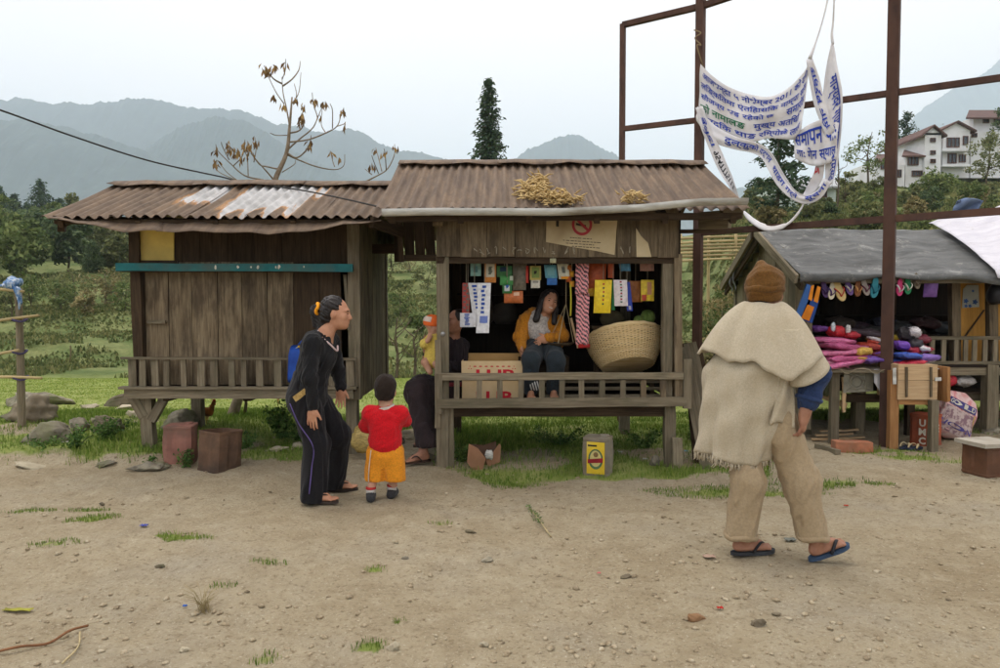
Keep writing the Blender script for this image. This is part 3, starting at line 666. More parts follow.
part('deck_beam', W_GREY, hutR, (V((XR0 + .05, 8.3, dz - .07)), V((XR1, 8.3, dz - .07)), .11, .06, Z), seg=4); part('lower_beam', W_GREY, hutR, (V((5.2, 8.45, .42)), V((XR1, 8.45, .42)), .09, .06, Z)); part('lower_beam', W_DARK, hutR, (V((5.2, 8.5, .2)), V((XR1, 8.5, .2)), .09, .06, Z))
for y in (8.5, 8.85, 9.2): part('shelf_board', W_DARK, hutR, (V((5.2, y, .475)), V((7.4, y, .475)), .3, .02, Yv))
# gable wall: planks cut to the roof slope
k = 0; y = YR + .08
while y < YRb - .05:
    yc = y + .1; zt = zre + (zrr - zre) * (1 - abs(yc - yrr) / (yrr - yre)) - .05; x = XR0 + .02 + random.uniform(-.006, .006)
    part('gable_plank', W_GREY if k % 3 else W_OLD, hutR, (V((x, yc, .3 + random.uniform(-.05, .05))), V((x, yc, zt)), .195, .022, Yv), jit=.004, seg=4, ); y += .2; k += 1
part('corner_post', W_GREY, hutR, (V((XR0 + .02, YR, .1)), V((XR0 + .02, YR, zre)), .11, .1), seg=4, jit=.005)
for k in range(20): part('back_plank', W_SHADE, hutR, (V((XR0 + .1 + k * .205, YRb, .25)), V((XR0 + .1 + k * .205, YRb, 2.0)), .202, .02, X))
for z in (.95, 1.35): part('shelf', W_SHADE, hutR, (V((XR0 + .1, YRb - .2, z)), V((XR1, YRb - .2, z)), .35, .02, Yv))
# verge boards on the gable and rafters
for (yy, zz, off) in ((yre - .06, zre - .02, 0), (ybe + .06, zbe - .04, 0)):
    part('verge_board', W_GREY, hutR, (V((XR0 - .16, yrr, zrr + .0)), V((XR0 - .16, yy, zz)), .1, .035, Z), jit=.003, seg=3)
    part('verge_board', W_DARK, hutR, (V((XR0 - .10, yrr, zrr - .09)), V((XR0 - .10, yy, zz - .08)), .08, .03, Z), jit=.003)
part('purlin', W_DARK, hutR, (V((XR0 - .2, yrr, zrr - .06)), V((XR1, yrr, zrr - .06)), .08, .06, Z)); part('eave_pole', W_GREY, hutR, (V((XR0 - .02, yre + .05, zre - .035)), V((XR1, yre + .05, zre - .03)), .05, .05, Z), seg=6, jit=.004)
for x in np.linspace(XR0 + .2, XR1 - .1, 8): part('rafter', W_DARK, hutR, (V((x, yre + .04, zre - .04)), V((x, yrr, zrr - .06)), .05, .05, X))
# tarpaulin
def tarp_mat(name, c1, c2, dusty, k=1.0, rough=.55):
    n = NB(name); P = n.coord('POS', off=False); S = n.coord('POS', (1.2, 5, 3), off=False); f = n.noise(S, 2.2, 7, .65, .5)
    col = n.ramp(f, [(.3, alb(c2, k)), (.65, alb(c1, k))]); col = n.mix(n.mapr(n.noise(P, 4, 8, .8), .55, .66, 0, .75), col, alb(dusty, k))
    n.bump(n.noise(S, 3, 5, .6, .6), .4, .02); n.b.inputs['Specular IOR Level'].default_value = .4
    return n.out(col, rough)
M_TARP = tarp_mat('black_tarpaulin', (100, 101, 99), (58, 60, 59), (156, 155, 148)); M_WTARP = tarp_mat('white_tarpaulin', (222, 220, 226), (196, 194, 204), (176, 170, 166), .95)
def slope_pt(x, t, lift): # t 0 eave .. 1 ridge
    return V((x, yre - .03 + (yrr - yre + .03) * t, zre + .03 + (zrr - zre) * t + lift))
P = []; rs = np.random.default_rng(3)
nx_, nt_ = 80, 26
for i in range(nx_):
    u = i / (nx_ - 1); x = XR0 - .12 + (XR1 + .12 - XR0) * u; row = []
    for j in range(nt_):
        t = (j / (nt_ - 1)) * 1.16 - .1
        if t < 0: q = slope_pt(x, 0, 0) + V((0, -.025 + .01 * math.sin(x * 9), t * (.75 + .35 * math.sin(x * 2.3 + 1) + .2 * math.sin(x * 7))))
        elif t <= 1: q = slope_pt(x, t, 0)
        else: q = slope_pt(x, 1, 0) + V((0, (t - 1) * 1.6, -(t - 1) * 1.0))
        wv = float(fbm(np.array([x * 1.2]), np.array([t * 7.0]), 4, 41)[0] - .5) * .07 + float(fbm(np.array([x * 6.]), np.array([t * 10.0]), 3, 42)[0] - .5) * .02
        wv -= .03 * math.sin(math.pi * min(max(t, 0), 1)) * (1 + math.cos(x * 2 * math.pi / .58)) * .5
        row.append(q + V((0, -.25, .9)) * wv)
    P.append(row)
mm = MB(); mm.grid(P, .004); tp = mm.build('tarpaulin', M_TARP, hutR, True)
mm = MB(); mm.grid([[V((XR0 - .12 + (XR1 + .12 - XR0) * i / 20, yrr + .12 + (ybe - yrr) * j / 8, zrr - .07 - (zrr - zbe) * j / 8 + .01 * math.sin(i * 3 + j))) for j in range(9)] for i in range(21)], .004); mm.build('tarpaulin', M_TARP, hutR, True)
for k in range(2):   # torn plastic fringe under the back eave
    mm = MB(); c = V((XR0 - .14, ybe - .3 - k * .14, zbe + .12 + k * .05)); mm.tube(spline([c, c + V((-.02, -.02, -.12)), c + V((.01, -.06, -.2 - .03 * k)), c + V((-.03, -.1, -.3))], 10), [.03, .028, .03, .025, .03, .02, .024, .018, .012, .006], 5, flat=.25); mm.build('tarpaulin_shred', M_TARP, hutR, True)
# white sheet laid over the right half, peaked at the far right
P = []
for i in range(40):
    u = i / 39; row = []
    for j in range(24):
        v = j / 23; px_l = 926 + 68 * v ** .9; t = 1.02 - 1.06 * v
        xl = xat(px_l, yre + (yrr - yre) * min(1, t)); x = xl + (7.9 - xl) * u
        q = slope_pt(x, min(1, t), .03) if t > 0 else slope_pt(x, 0, .03) + V((0, -.06, t * 2.2))
        q.z += .35 * max(0, 1 - abs(x - 6.9) / 1.5) * (1 - v * .6) + .03 * math.sin(x * 7 + v * 4) * (1 - .5 * v) * float(sstep(0, .12, u)) + .04 * float(fbm(np.array([x * 3]), np.array([v * 6.]), 3, 8)[0] - .5)
        row.append(q + V((0, -.012, .012)))
    P.append(row)
mm = MB(); mm.grid(P, .004); wo_ = mm.build('tarpaulin', M_WTARP, None, True); tag(wo_, 'white plastic sheet draped over the right end of the black stall roof', 'tarpaulin')
P = [[at(957 + 26 * i / 8, 203 + 9 * j / 5 - 5 * math.sin(math.pi * (.15 + .7 * i / 8)) * (1 - j / 5), 9.6 + .05 * math.sin(i + j)) + V((0, .12 * j / 5, 0)) for j in range(6)] for i in range(9)]
mm = MB(); mm.grid(P, .01); bt = mm.build('folded_sheet', mk('faded_blue_plastic', (122, 138, 166), (92, 108, 140)), None, True); tag(bt, 'small faded blue plastic sheet folded on the ridge beside the white sheet', 'tarpaulin')
# railing, posts and yellow shutter at the right end
rt = zat(338, 8.28)
part('top_rail', W_GREY, hutR, (V((xat(915, 8.28), 8.28, rt)), V((XR1, 8.28, rt)), .04, .035, Z), seg=4); part('bottom_rail', W_GREY, hutR, (V((xat(915, 8.28), 8.28, dz + .02)), V((XR1, 8.28, dz + .02)), .04, .035, Z), seg=4)
for px in (922, 933, 944.5, 957, 966.5, 975.5, 986, 996, 1007, 1018): x = xat(px, 8.28); part('baluster', W_GREY, hutR, (V((x, 8.28, dz + .035)), V((x, 8.28, rt - .015)), .05, .025, X))
part('post', W_OLD, hutR, (at(955, 365, 8.36), at(954, 276, 8.36), .1, .08, X)); part('post', W_OLD, hutR, (at(992, 365, 8.36), at(991, 276, 8.36), .1, .08, X))
M_YB = wood('yellow_door_board', (196, 146, 70), (164, 116, 50), (140, 104, 54), 1.1, rnd=.05)
for px in (966.5, 979.5): part('shutter_board', M_YB, hutR, (at(px, 366, 8.55), at(px, 276, 8.55), .155, .02, X))
part('shutter_board', M_YB, hutR, (at(1003, 366, 8.55), at(1003, 276, 8.55), .2, .02, X)); part('stick', W_DARK, hutR, (at(964, 338, 8.5), at(984, 310, 8.5), .014, .014, X))
pst = thing('flower_poster', 'pale poster with blue flowers on the yellow shutter board', 'poster', at(971, 310, 8.53)); flat('paper', mk('grey_paper', (176, 178, 168), (150, 152, 142)), pst, [(962, 308), (963, 289), (967, 285), (978.5, 285), (979, 307)], 8.53)
for (a, b, r) in ((966, 301, 2.2), (975, 302, 2.4), (970, 306, 1.6), (973, 291, 1.2), (966, 306, 1.5)): flat('flower', mk('blue_print', (72, 104, 160), (52, 80, 136), rnd=.2, bump=0), pst, [(a + r * math.cos(q) * (1 + .3 * math.cos(5 * q)), b - r * math.sin(q) * (1 + .3 * math.cos(5 * q))) for q in np.linspace(0, 6.1, 16)], 8.524, .001)
mm = MB(); mm.tube(spline([at(998, 278, 8.2), at(999, 290, 8.18), at(998, 300, 8.2), at(999, 304, 8.2)], 10), [.01, .05, .09, .11, .12, .12, .11, .1, .07, .02], 9); bgg = mm.build('black_bag', mk('black_plastic', (38, 38, 42), (24, 24, 28), rough=.4, spec=.5), None, True); tag(bgg, 'black bag hung from the eave beside the yellow shutter boards', 'bag')
# ------------------------------------------------------------------ display table in front
tbl = thing('display_table', 'rough plank display table covered with packed clothes before the tarpaulin stall', 'table', at(850, 440, 7.95))
tz_ = zat(369, 7.7)
def leg(px, Y, w, mat, par, ztop, name='leg', lean=0): x = xat(px, Y); return part(name, mat, par, (V((x, Y, tz(x, Y) - .06)), V((x + lean, Y, ztop)), w, .07, X), jit=.004, seg=3)
leg(836, 7.75, .085, W_GREY, tbl, tz_ - .03); leg(861, 8.45, .1, W_GREY, tbl, tz_ - .03); leg(808, 8.35, .12, W_GREY, tbl, tz_ - .03); leg(912, 8.3, .09, W_DARK, tbl, tz_ - .03)
for k in range(4):
    y = 7.66 + k * .2; part('table_board', W_GREY, tbl, (V((xat(818, y), y, tz_ - .015)), V((xat(938, y), y, tz_ - .012)), .19, .025, Yv))
part('apron', W_DARK, tbl, (at(842, 398, 7.85), at(884, 398, 7.85), .09, .03, Z)); part('stay', W_PALE, tbl, (at(815, 392, 8.2), at(846, 406, 7.85), .06, .03, Z)); part('bark_edge', W_PALE, tbl, (at(843.5, 377, 7.74), at(843.5, 412, 7.74), .03, .03, X), jit=.008, seg=8)
for (px, a, b) in ((813, 376, 396), (826, 374, 395)):
    mm = MB(); mm.tube([at(px, a, 8.0), at(px + 1, (a + b) / 2, 7.97), at(px - 1, b, 8.0)], [.05, .075, .05], 8, flat=.6); bo = mm.build('hanging_bag', mk('dull_green_glass', (104, 110, 84), (80, 84, 62), rough=.4), None, True); tag(bo, ('brownish bag hanging under the display table beside its corner leg' if px < 820 else 'greenish glass bottle shaped bag hanging under the display table by the bark edged leg'), 'bag')
M_TINP = mk('embossed_tin', (150, 146, 130), (112, 108, 96), scale=9, rough=.6)
pn = thing('tin_panel', 'embossed silver tin panel under the edge of the display table', 'panel', at(857, 393, 7.7)); flat('plate', M_TINP, pn, [(843, 393), (844, 371), (873, 370), (873, 391)], 7.72, .004)
for r in (8, 5.2):
    ro = [(857 + r * math.cos(a), 382 - r * math.sin(a)) for a in np.linspace(0, 2 * math.pi, 9)]; mm = MB(); mm.tube([at(*q, 7.714) for q in ro], .007, 5); mm.build('embossing', M_TINP, pn, True)
for (a, b) in (((846, 373), (851, 376)), ((863, 376), (869, 372)), ((846, 391), (851, 388)), ((863, 388), (870, 390)), ((866, 372), (866, 391)), ((844, 374), (872, 372))): mm = MB(); mm.tube([at(*a, 7.714), at(*b, 7.714)], .006, 5); mm.build('embossing', M_TINP, pn, True)
P = [[at(874 + 15 * i / 8, 369 + 26 * j / 8 * (1 - .5 * abs(i - 4) / 4), 7.62 - .015 * math.sin(i * 1.6) * j / 8) for j in range(9)] for i in range(9)]
mm = MB(); mm.grid(P, .004); rg = mm.build('white_rag', mk('white_plastic', (220, 218, 220), (190, 188, 192)), None, True); tag(rg, 'white rag hanging from the table edge beside the steel post', 'rag')
# sacking laid on the table, edges curling over the front
P = [[V((xat(816 + 122 * i / 30, 7.6), 7.56 + .75 * j / 10, tz_ + .008 + .012 * math.sin(i * 1.1 + j) * (j > 0) - (.05 * max(0, math.sin(i * .9 + 1)) if j == 0 else 0))) for j in range(11)] for i in range(31)]
mm = MB(); mm.grid(P[::-1], .004); ck = mm.build('sacking', mk('sacking', (176, 164, 140), (146, 132, 108)), None, True); tag(ck, 'creased beige sacking spread on the display table top', 'sacking')
# pale wooden box on an orange stand
cab = thing('wooden_box', 'pale wooden box with two battens on an orange legged stand', 'box', at(916, 450, 7.45))
bx0, bx1, bz0, bz1 = xat(899, 7.4), xat(938.5, 7.4), zat(399.5, 7.4), zat(364.5, 7.4)
mm = MB(); mm.box(((bx0 + bx1) / 2, 7.6, (bz0 + bz1) / 2), (bx1 - bx0 - .004, .4, bz1 - bz0 - .004)); mm.build('carcass', W_PALE, cab)
zmid = (bz0 * .45 + bz1 * .55)
for a, b in ((bz0, zmid - .002), (zmid + .002, bz1)): part('panel', W_PALE, cab, (V((bx0, 7.392, (a + b) / 2)), V((bx1, 7.392, (a + b) / 2)), b - a, .016, Z))
for px in (906.5, 931): part('batten', W_OLD, cab, (at(px, 397, 7.375), at(px, 367, 7.375), .022, .02, X))
part('hinge', M_TIN, cab, (at(935, 379, 7.375), at(941, 379, 7.375), .035, .012, Z)); part('side_board', W_ORNG, cab, (at(940, 400, 7.5), at(940, 366, 7.5), .03, .3, X))
leg(895, 7.45, .09, W_ORNG, cab, bz0 + .3); leg(936, 7.36, .075, W_GREY, cab, bz0); leg(897, 7.78, .06, W_DARK, cab, bz0); leg(936, 7.78, .06, W_DARK, cab, bz0)
part('apron', W_ORNG, cab, (at(898, 402, 7.42), at(936, 402.5, 7.42), .05, .03, Z)); part('hinge', M_TIN, cab, (at(894.5, 368, 7.4), at(894.5, 384, 7.4), .035, .01, X))
# ================================================================== steel goal-like frame
P1, P2, P3 = V((xat(888, 7.6), 7.6, 0)), V((xat(697.5, 8.8), 8.8, 0)), V((xat(621, 9.35), 9.35, 0))
M_STEEL = mk('rusty_red_steel', (94, 68, 57), (64, 47, 41), 1.0, scale=7, stretch=(1, 1, .5), dirt=(92, 66, 54), rough=.75)
frm = thing('steel_frame', 'rusty brown steel sign frame of posts and cross bars behind the stalls', 'frame', (P2.x, P2.y, 0))
dirf = (P1 - P2).normalized()
def spost(p, w, z1): part('post', M_STEEL, frm, (V((p.x, p.y, tz(p.x, p.y) - .1)), V((p.x, p.y, z1)), w, w, dirf), jit=0)
spost(P1, .11, 6.6); spost(P2, .095, 6.0); spost(P3, .06, zat(24, P3.y))
zm = zat(120, P2.y) ; zm1 = zat(93, P1.y); zlo2, zlo1 = zat(233, P2.y), zat(219, P1.y)
Pe = P1 + (P1 - P2) * .62
def sbar(a, za, b, zb, w): part('bar', M_STEEL, frm, (V((a.x, a.y, za)), V((b.x, b.y, zb)), w, w, Z), jit=0)
sbar(P3, zat(129, P3.y), P2, zm, .06); sbar(P2, zm, P1, zm1, .06); sbar(P1, zm1, Pe, zm1 + (zm1 - zm) * .6, .06)
sbar(P2, zlo2, P1, zlo1, .07); sbar(P1, zlo1, Pe, zlo1 + (zlo1 - zlo2) * .5, .07)
zt3, zt2 = zat(25, P3.y), zat(6.5, P2.y); sbar(P3, zt3, P2, zt2, .065); sbar(P2, zt2, P2 + (P1 - P2) * .6, zt2 + .1, .065)
mm = MB(); mm.tube(spline([at(694, 30, 8.75), at(701, 33, 8.7), at(695, 38, 8.72), at(701, 45, 8.7), at(697, 46, 8.7), at(703, 66, 8.72)], 24), .008, 5); mm.build('knotted_cord', mk('dirty_cord', (150, 132, 100), (110, 96, 70)), frm, True)
# ================================================================== cloth banner
PN = Z.cross(dirf).normalized(); PN = -PN if PN.y > 0 else PN
def fpt(px, py, off=0.0):
    d = ray(px, py); o = V((0, 0, H)); t = (P2 - o).dot(PN) / d.dot(PN); return o + d * t + PN * (off + .06)
ban = thing('cloth_banner', 'torn white cloth banner with blue handwriting hanging from the steel frame', 'banner', fpt(770, 140))
M_CLOTH = mk('white_banner_cloth', (240, 238, 238), (214, 212, 216), .95, scale=5, bump=.2, bscale=30, rnd=0, dirt=(206, 200, 196)); M_BLUE = mk('blue_paint', (52, 78, 178), (40, 62, 156), rnd=0, bump=0); M_GREEN = mk('green_paint', (36, 120, 84), (28, 100, 70), rnd=0, bump=0); M_RP = mk('red_paint', (196, 70, 78), (170, 56, 64), rnd=0, bump=0); M_BP = mk('black_paint', (52, 52, 58), (40, 40, 46), rnd=0, bump=0)
def text2d(body, bold=.0):
    cu = bpy.data.curves.new('t', 'FONT'); cu.body = body; cu.size = 1; cu.offset = bold; cu.resolution_u = 2
    o = bpy.data.objects.new('t', cu); me = bpy.data.meshes.new_from_object(o); n = len(me.vertices)
    v = np.zeros(n * 3, np.float32); me.vertices.foreach_get('co', v); fs = [tuple(p.vertices) for p in me.polygons]
    bpy.data.objects.remove(o); bpy.data.curves.remove(cu); bpy.data.meshes.remove(me); return v.reshape(-1, 3)[:, :2], fs
class Ribbon:
    def __init__(s, top, bot, wob=.02, seed=0, n=40, m=12, base=0.0):
        s.T = spline([(a, b, 0) for a, b in top], 80); s.B = spline([(a, b, 0) for a, b in bot], 80); s.w, s.s, s.base = wob, seed, base
        s.P = [[s.pt(i / n, j / m) for j in range(m + 1)] for i in range(n + 1)]
    def uv(s, a, t):
        k = min(max(a, 0), 1) * 79; i = min(int(k), 78); f = k - i
        A = s.T[i] * (1 - f) + s.T[i + 1] * f; B = s.B[i] * (1 - f) + s.B[i + 1] * f; return A * (1 - t) + B * t
    def pt(s, a, t, lift=0):
        q = s.uv(a, t); off = s.base + s.w * (math.sin(a * 9 + t * 5 + s.s) * .6 + math.sin(a * 23 - t * 3 + s.s * 2) * .3 + math.sin(t * 11 + a * 4) * .3)
        return fpt(q[0], q[1], off + lift)
    def cloth(s):
        mm = MB(); mm.grid(s.P, .003); return mm.build('cloth', M_CLOTH, ban, True)
    def text(s, body, mat, a0, a1, t0, t1, parent, vert=False):
        try: v, f = text2d(body, .017)
        except Exception: return
        if len(v) == 0 or not f: return
        lo, hi = v.min(0), v.max(0); u = (v - lo) / np.maximum(hi - lo, 1e-6)
        if vert: u = np.stack([1 - u[:, 1], u[:, 0]], 1); P = [s.pt(a0 + (a1 - a0) * x, t0 + (t1 - t0) * y, .012) for x, y in u]
        else: P = [s.pt(a0 + (a1 - a0) * x, t1 + (t0 - t1) * y, .012) for x, y in u]
        mm = MB(); mm.add(P, f); mm.build('lettering', mat, parent)
R1 = Ribbon([(703, 66), (714, 77), (730, 88), (750, 95), (772, 98), (792, 88), (805, 74), (811, 60)], [(699, 125), (715, 130), (732, 137), (752, 143), (768, 139), (782, 140), (796, 140), (803, 130)], .03, 1)
c1 = R1.cloth()
R1.text('आजभन्दा ५ नोभेम्बर 2011 को दिन', M_BLUE, .04, .95, .05, .23, c1); R1.text('लिङ्कितमा ऐतिहासिक नाम्पा साँड', M_BLUE, .02, .97, .24, .41, c1); R1.text('सौजन्य भइ रहेको छ', M_BLUE, .02, .62, .43, .58, c1); R1.text('समारोह', M_BLUE, .72, .96, .4, .58, c1)
R1.text('को नामालङ', M_GREEN, .02, .4, .6, .77, c1); R1.text('मुख्य अतिथि', M_BLUE, .46, .92, .6, .78, c1); R1.text('हार्दिक थाङ रिम्पोछे लाल', M_BLUE, .03, .95, .8, .97, c1)
R2 = Ribbon([(700, 108), (716, 126), (738, 138), (758, 144), (770, 150), (778, 160), (786, 175), (796, 190), (807, 196), (818, 192), (827, 180)], [(699, 122), (714, 142), (734, 150), (754, 154), (764, 160), (770, 170), (779, 186), (792, 199), (807, 205), (823, 199), (833, 183)], .02, 4, base=.03)
c2 = R2.cloth(); R2.text('दुल्कुको दर्शन', M_BLUE, .16, .48, .15, .85, c2); R2.text('थाडग गर्ने', M_BLUE, .52, .74, .2, .85, c2); R2.text('सूचना', M_BLUE, .8, .98, .2, .8, c2)
R3 = Ribbon([(699, 110), (704, 130), (713, 152), (722, 172), (733, 189), (741, 206)], [(706, 108), (713, 128), (723, 150), (731, 168), (737, 182), (744, 204)], .015, 2, base=.05)
c3 = R3.cloth(); R3.text('9547775111', M_BP, .42, .84, .25, .75, c3); R3.text('बुलेटा', M_BLUE, .1, .38, .2, .85, c3)
R4 = Ribbon([(808, 62), (811, 82), (815, 104), (822, 124), (828, 140)], [(814, 60), (821, 80), (826, 100), (831, 118), (837, 132)], .012, 7, base=.02, n=20, m=5)
c4 = R4.cloth(); R4.text('सहर्ष निम', M_BLUE, .1, .9, .2, .9, c4)
R5 = Ribbon([(834, 45), (838, 66), (842, 84), (844, 100), (843, 120), (841, 145), (838, 168), (834, 184)], [(832, 46), (826, 72), (824, 98), (826, 118), (826, 140), (826, 160), (826, 178), (826, 190)], .025, 5, base=-.01)
c5 = R5.cloth(); R5.text('मान्यवर गणमान्य समस्त', M_BLUE, .2, .95, .15, .75, c5)
R6 = Ribbon([(794, 134), (804, 130), (816, 124), (828, 121), (840, 124)], [(797, 160), (808, 165), (818, 167), (830, 165), (838, 160)], .03, 3, base=.015, n=20)
c6 = R6.cloth(); R6.text('समापन थाः', M_BLUE, .03, .97, .12, .5, c6); R6.text('गाः गेन स्याल', M_BLUE, .06, .97, .56, .92, c6)
R7 = Ribbon([(817, 166), (814, 176), (808, 188), (803, 197)], [(826, 165), (824, 178), (818, 190), (811, 199)], .01, 9, n=12, m=4); R7.cloth()
R7.text('र', M_RP, .05, .3, .1, .6, c6)
for pts, r in (([(811, 60), (817, 44), (823, 25), (828, 5), (832, -20)], [.045, .02, .018, .02, .02]), ([(834, 46), (833, 36), (834.5, 20), (836, -20)], [.03, .028, .018, .018])): mm = MB(); mm.tube(spline([fpt(a, b) for a, b in pts], 18), np.interp(np.linspace(0, 1, 18), np.linspace(0, 1, len(r)), r), 6, flat=.35); mm.build('twisted_end', M_CLOTH, ban, True)
mm = MB(); mm.tube(spline([fpt(807, 199), fpt(803, 208), fpt(796, 218), fpt(786, 226), fpt(770, 229), fpt(755, 222), fpt(745, 212)], 24), [.02] * 6 + [.03] * 6 + [.06] * 6 + [.05, .05, .045, .04, .03, .02], 7, flat=.3); mm.build('twisted_end', M_CLOTH, ban, True)
# ================================================================== small builders
def sachet(name, label, px0, py0, px1, py1, Y, c1, c2=None, prints=(), shear=0, cat='packet', group=None, bulge=.012, waist=0, mat=None, string=True):
    """a hung, slightly puffed packet or cloth; prints = [(u0,v0,u1,v1,colour)] on its front"""
    n, m = 8, 10; rs = random.Random(hash((px0, py0)) & 999)
    def p(u, v, s):
        px = px0 + (px1 - px0) * u + shear * v + waist * (u - .5) * math.sin(v * 3.1); py = py0 + (py1 - py0) * v + rs.uniform(-.15, .15)
        b = bulge * (math.sin(math.pi * u) * math.sin(math.pi * min(1, max(0, v)))) ** .6 + .004 * math.sin(u * 11 + v * 7)
        return at(px, py, Y) + V((0, -b if s else b * .5, 0))
    root = thing(name, label, cat, at((px0 + px1) / 2, py1, Y), group)
    A = [[p(i / n, j / m, 1) for j in range(m + 1)] for i in range(n + 1)]; B = [[p(i / n, j / m, 0) + Yv * .003 for j in range(m + 1)] for i in range(n + 1)]
    mm = MB(); mm.grid(A[::-1]); mm.grid(B)
    mm.build('wrapper', mat or mk('pack_%d_%d_%d' % c1, c1, c2 or tuple(v * .8 for v in c1), 1.1, scale=30, rough=.45, spec=.4, rnd=.05, bump=.3), root, True)
    for (u0, v0, u1, v1, c) in prints:
        Q = [[p(u0 + (u1 - u0) * i / 3, v0 + (v1 - v0) * j / 3, 1) + V((0, -.006, 0)) for j in range(4)] for i in range(4)]; mm = MB(); mm.grid(Q[::-1]); mm.build('print', mk('ink_%d_%d_%d' % c, c, tuple(v * .85 for v in c), rnd=0, bump=0), root, True)
    if string: mm = MB(); a = at((px0 + px1) / 2, py0 - .3, Y); mm.tube([a, V((a.x, a.y, max(a.z + .02, zat(257, Y)))) if Y < 8 else a + Z * .04], .003, 4); mm.build('string', mk('grey_string', (150, 140, 120)), root)
    return root
YH = YC + .16
sachet('sweet_packet', 'pale teal packet hung from the stall lintel beside the post', 470.5, 262, 481, 276, YH, (136, 178, 166), None, [(.3, .3, .7, .75, (90, 130, 130))])
sachet('sweet_packet', 'white packet with orange rim hung beside the teal packet', 484.5, 263, 496, 282.5, YH, (206, 130, 50), None, [(.12, .04, .88, .72, (206, 200, 178)), (.35, .2, .7, .6, (104, 110, 96))])
sachet('green_sachet', 'dark green sachet at the top of the green hanging strip', 497, 266, 512, 277, YH, (52, 112, 58), None, [(.2, .1, .7, .5, (38, 60, 84))]); sachet('green_sachet', 'bright green sachet with white corner on the hanging strip', 500, 276, 513, 285, YH - .02, (62, 138, 66), None, [(.75, 0, 1, .5, (190, 200, 180))]); sachet('green_sachet', 'lowest green sachet with blue and white emblem', 502.5, 284, 512, 293.5, YH - .03, (46, 110, 56), None, [(.2, .2, .75, .75, (206, 210, 206)), (.35, .1, .65, .45, (50, 90, 160))])
sachet('crisp_packet', 'crumpled orange foil packet below the green sachets', 504, 291, 523, 303, YH, (206, 116, 60), (160, 90, 52), [(.5, .1, .8, .4, (230, 190, 160))], bulge=.04)
sachet('clear_bag', 'dull clear plastic bag hung above the orange foil packet', 513, 262, 526, 290, YH + .02, (116, 108, 92), (80, 74, 62), bulge=.03)
sachet('red_strip', 'thin red packet hung behind the clear bag', 524.5, 266, 528.5, 283, YH + .03, (206, 62, 44))
sachet('tea_packet', 'yellow green framed packet with dark centre picture', 530, 266, 541, 280, YH, (176, 158, 84), None, [(.15, .1, .85, .85, (132, 152, 84)), (.35, .35, .65, .6, (52, 52, 44))]); sachet('white_packet', 'plain white packet hanging below the yellow green one', 531, 278, 540, 288, YH + .015, (206, 202, 188), None, [(.2, .3, .8, .5, (160, 156, 148))])
sachet('blue_packet', 'light teal blue packet hung above a deep blue one', 544, 265, 556, 278, YH, (96, 158, 176), None, [(.2, .2, .8, .8, (126, 180, 188))], shear=1.5); sachet('blue_packet', 'deep blue packet hanging below the teal blue packet', 547, 276.5, 557, 285, YH + .015, (46, 106, 178))
sachet('white_packet', 'white packet with small dark figure and orange foot', 557, 264, 568, 279, YH, (208, 206, 186), None, [(.35, .2, .65, .6, (112, 116, 108)), (.2, .84, .9, 1.0, (226, 150, 40))], shear=2)
sachet('paper_tag', 'small pale paper tag nailed to the stall lintel', 550, 258.5, 556, 263, YC - .05, (186, 184, 148))
for k, (a, b, c) in enumerate(((569, 268, (186, 104, 34)), (571.5, 274, (206, 150, 40)), (568.5, 279, (190, 92, 40)), (572, 284, (200, 140, 40)))): sachet('orange_bead_bag', ['top', 'second', 'third', 'lowest'][k] + ' small orange pouch on the string beside the pink cloth', a - 2.5, b - 3, a + 2.5, b + 3, YH + .01, c, bulge=.02)
mm = MB(); mm.tube(spline([at(570.5, 284, YH), at(571, 300, YH + .01), at(570.5, 316, YH)], 8), .008, 5); o = mm.build('hanging_rope', mk('yellow_cord', (196, 186, 60)), None, True); tag(o, 'yellow green rope hanging beside the seated woman', 'rope')
# pink patterned cloth, folded double and hung long
def stripe_mat():
    n = NB('pink_ikat'); P = n.coord('OBJ', (1, 1, 1), off=False); wv = n.n('ShaderNodeTexWave', bands_direction='DIAGONAL'); wv.inputs['Scale'].default_value = 14; wv.inputs['Distortion'].default_value = 2; wv.inputs['Detail'].default_value = 2; wv.inputs['Detail Scale'].default_value = 4; n.l(P, wv.inputs['Vector'])
    ck_ = n.n('ShaderNodeTexChecker'); ck_.inputs['Scale'].default_value = 60; n.l(P, ck_.inputs['Vector'])
    c = n.ramp(wv.outputs['Fac'], [(.35, alb((66, 52, 60))), (.5, alb((206, 110, 120))), (.8, alb((226, 150, 152)))]); return n.out(n.mix(n.math('MULTIPLY', ck_.outputs['Fac'], .25), c, alb((230, 200, 200))), .9)
M_IKAT = stripe_mat(); sc_ = thing('patterned_cloth', 'long pink cloth with dark diagonal pattern hung from the lintel', 'cloth', at(582, 347, YH - .03))
for (a, b, c, d, yy) in ((575.5, 262, 588.5, 294, YH - .04), (576, 293, 589, 345, YH - .02)):
    P = [[at(a + (c - a) * i / 6 + .4 * math.sin(j), b + (d - b) * j / 12, yy + .008 * math.sin(i * 1.7 + j * .3)) for j in range(13)] for i in range(7)]; mm = MB(); mm.grid(P[::-1], .003); mm.build('fold', M_IKAT, sc_, True)
P = [[at(578 + 12 * i / 4, 344 + 4 * j / 2, YH - .02) for j in range(3)] for i in range(5)]; mm = MB(); mm.grid(P[::-1], .003); mm.build('hem', mk('red_hem', (170, 40, 40)), sc_, True)
sachet('orange_cloth', 'orange red cloth bundle hung behind the patterned cloth', 588, 260, 607, 290, YH + .06, (178, 84, 40), (130, 56, 30), bulge=.05, shear=-2); sachet('orange_cloth', 'narrow orange red strip between the cloth bundle and blue packet', 608, 258, 614, 278, YH + .05, (190, 88, 48)); sachet('yellow_packet', 'small yellow packet tucked below the orange cloth bundle', 587, 288, 594, 296, YH + .05, (206, 160, 40))
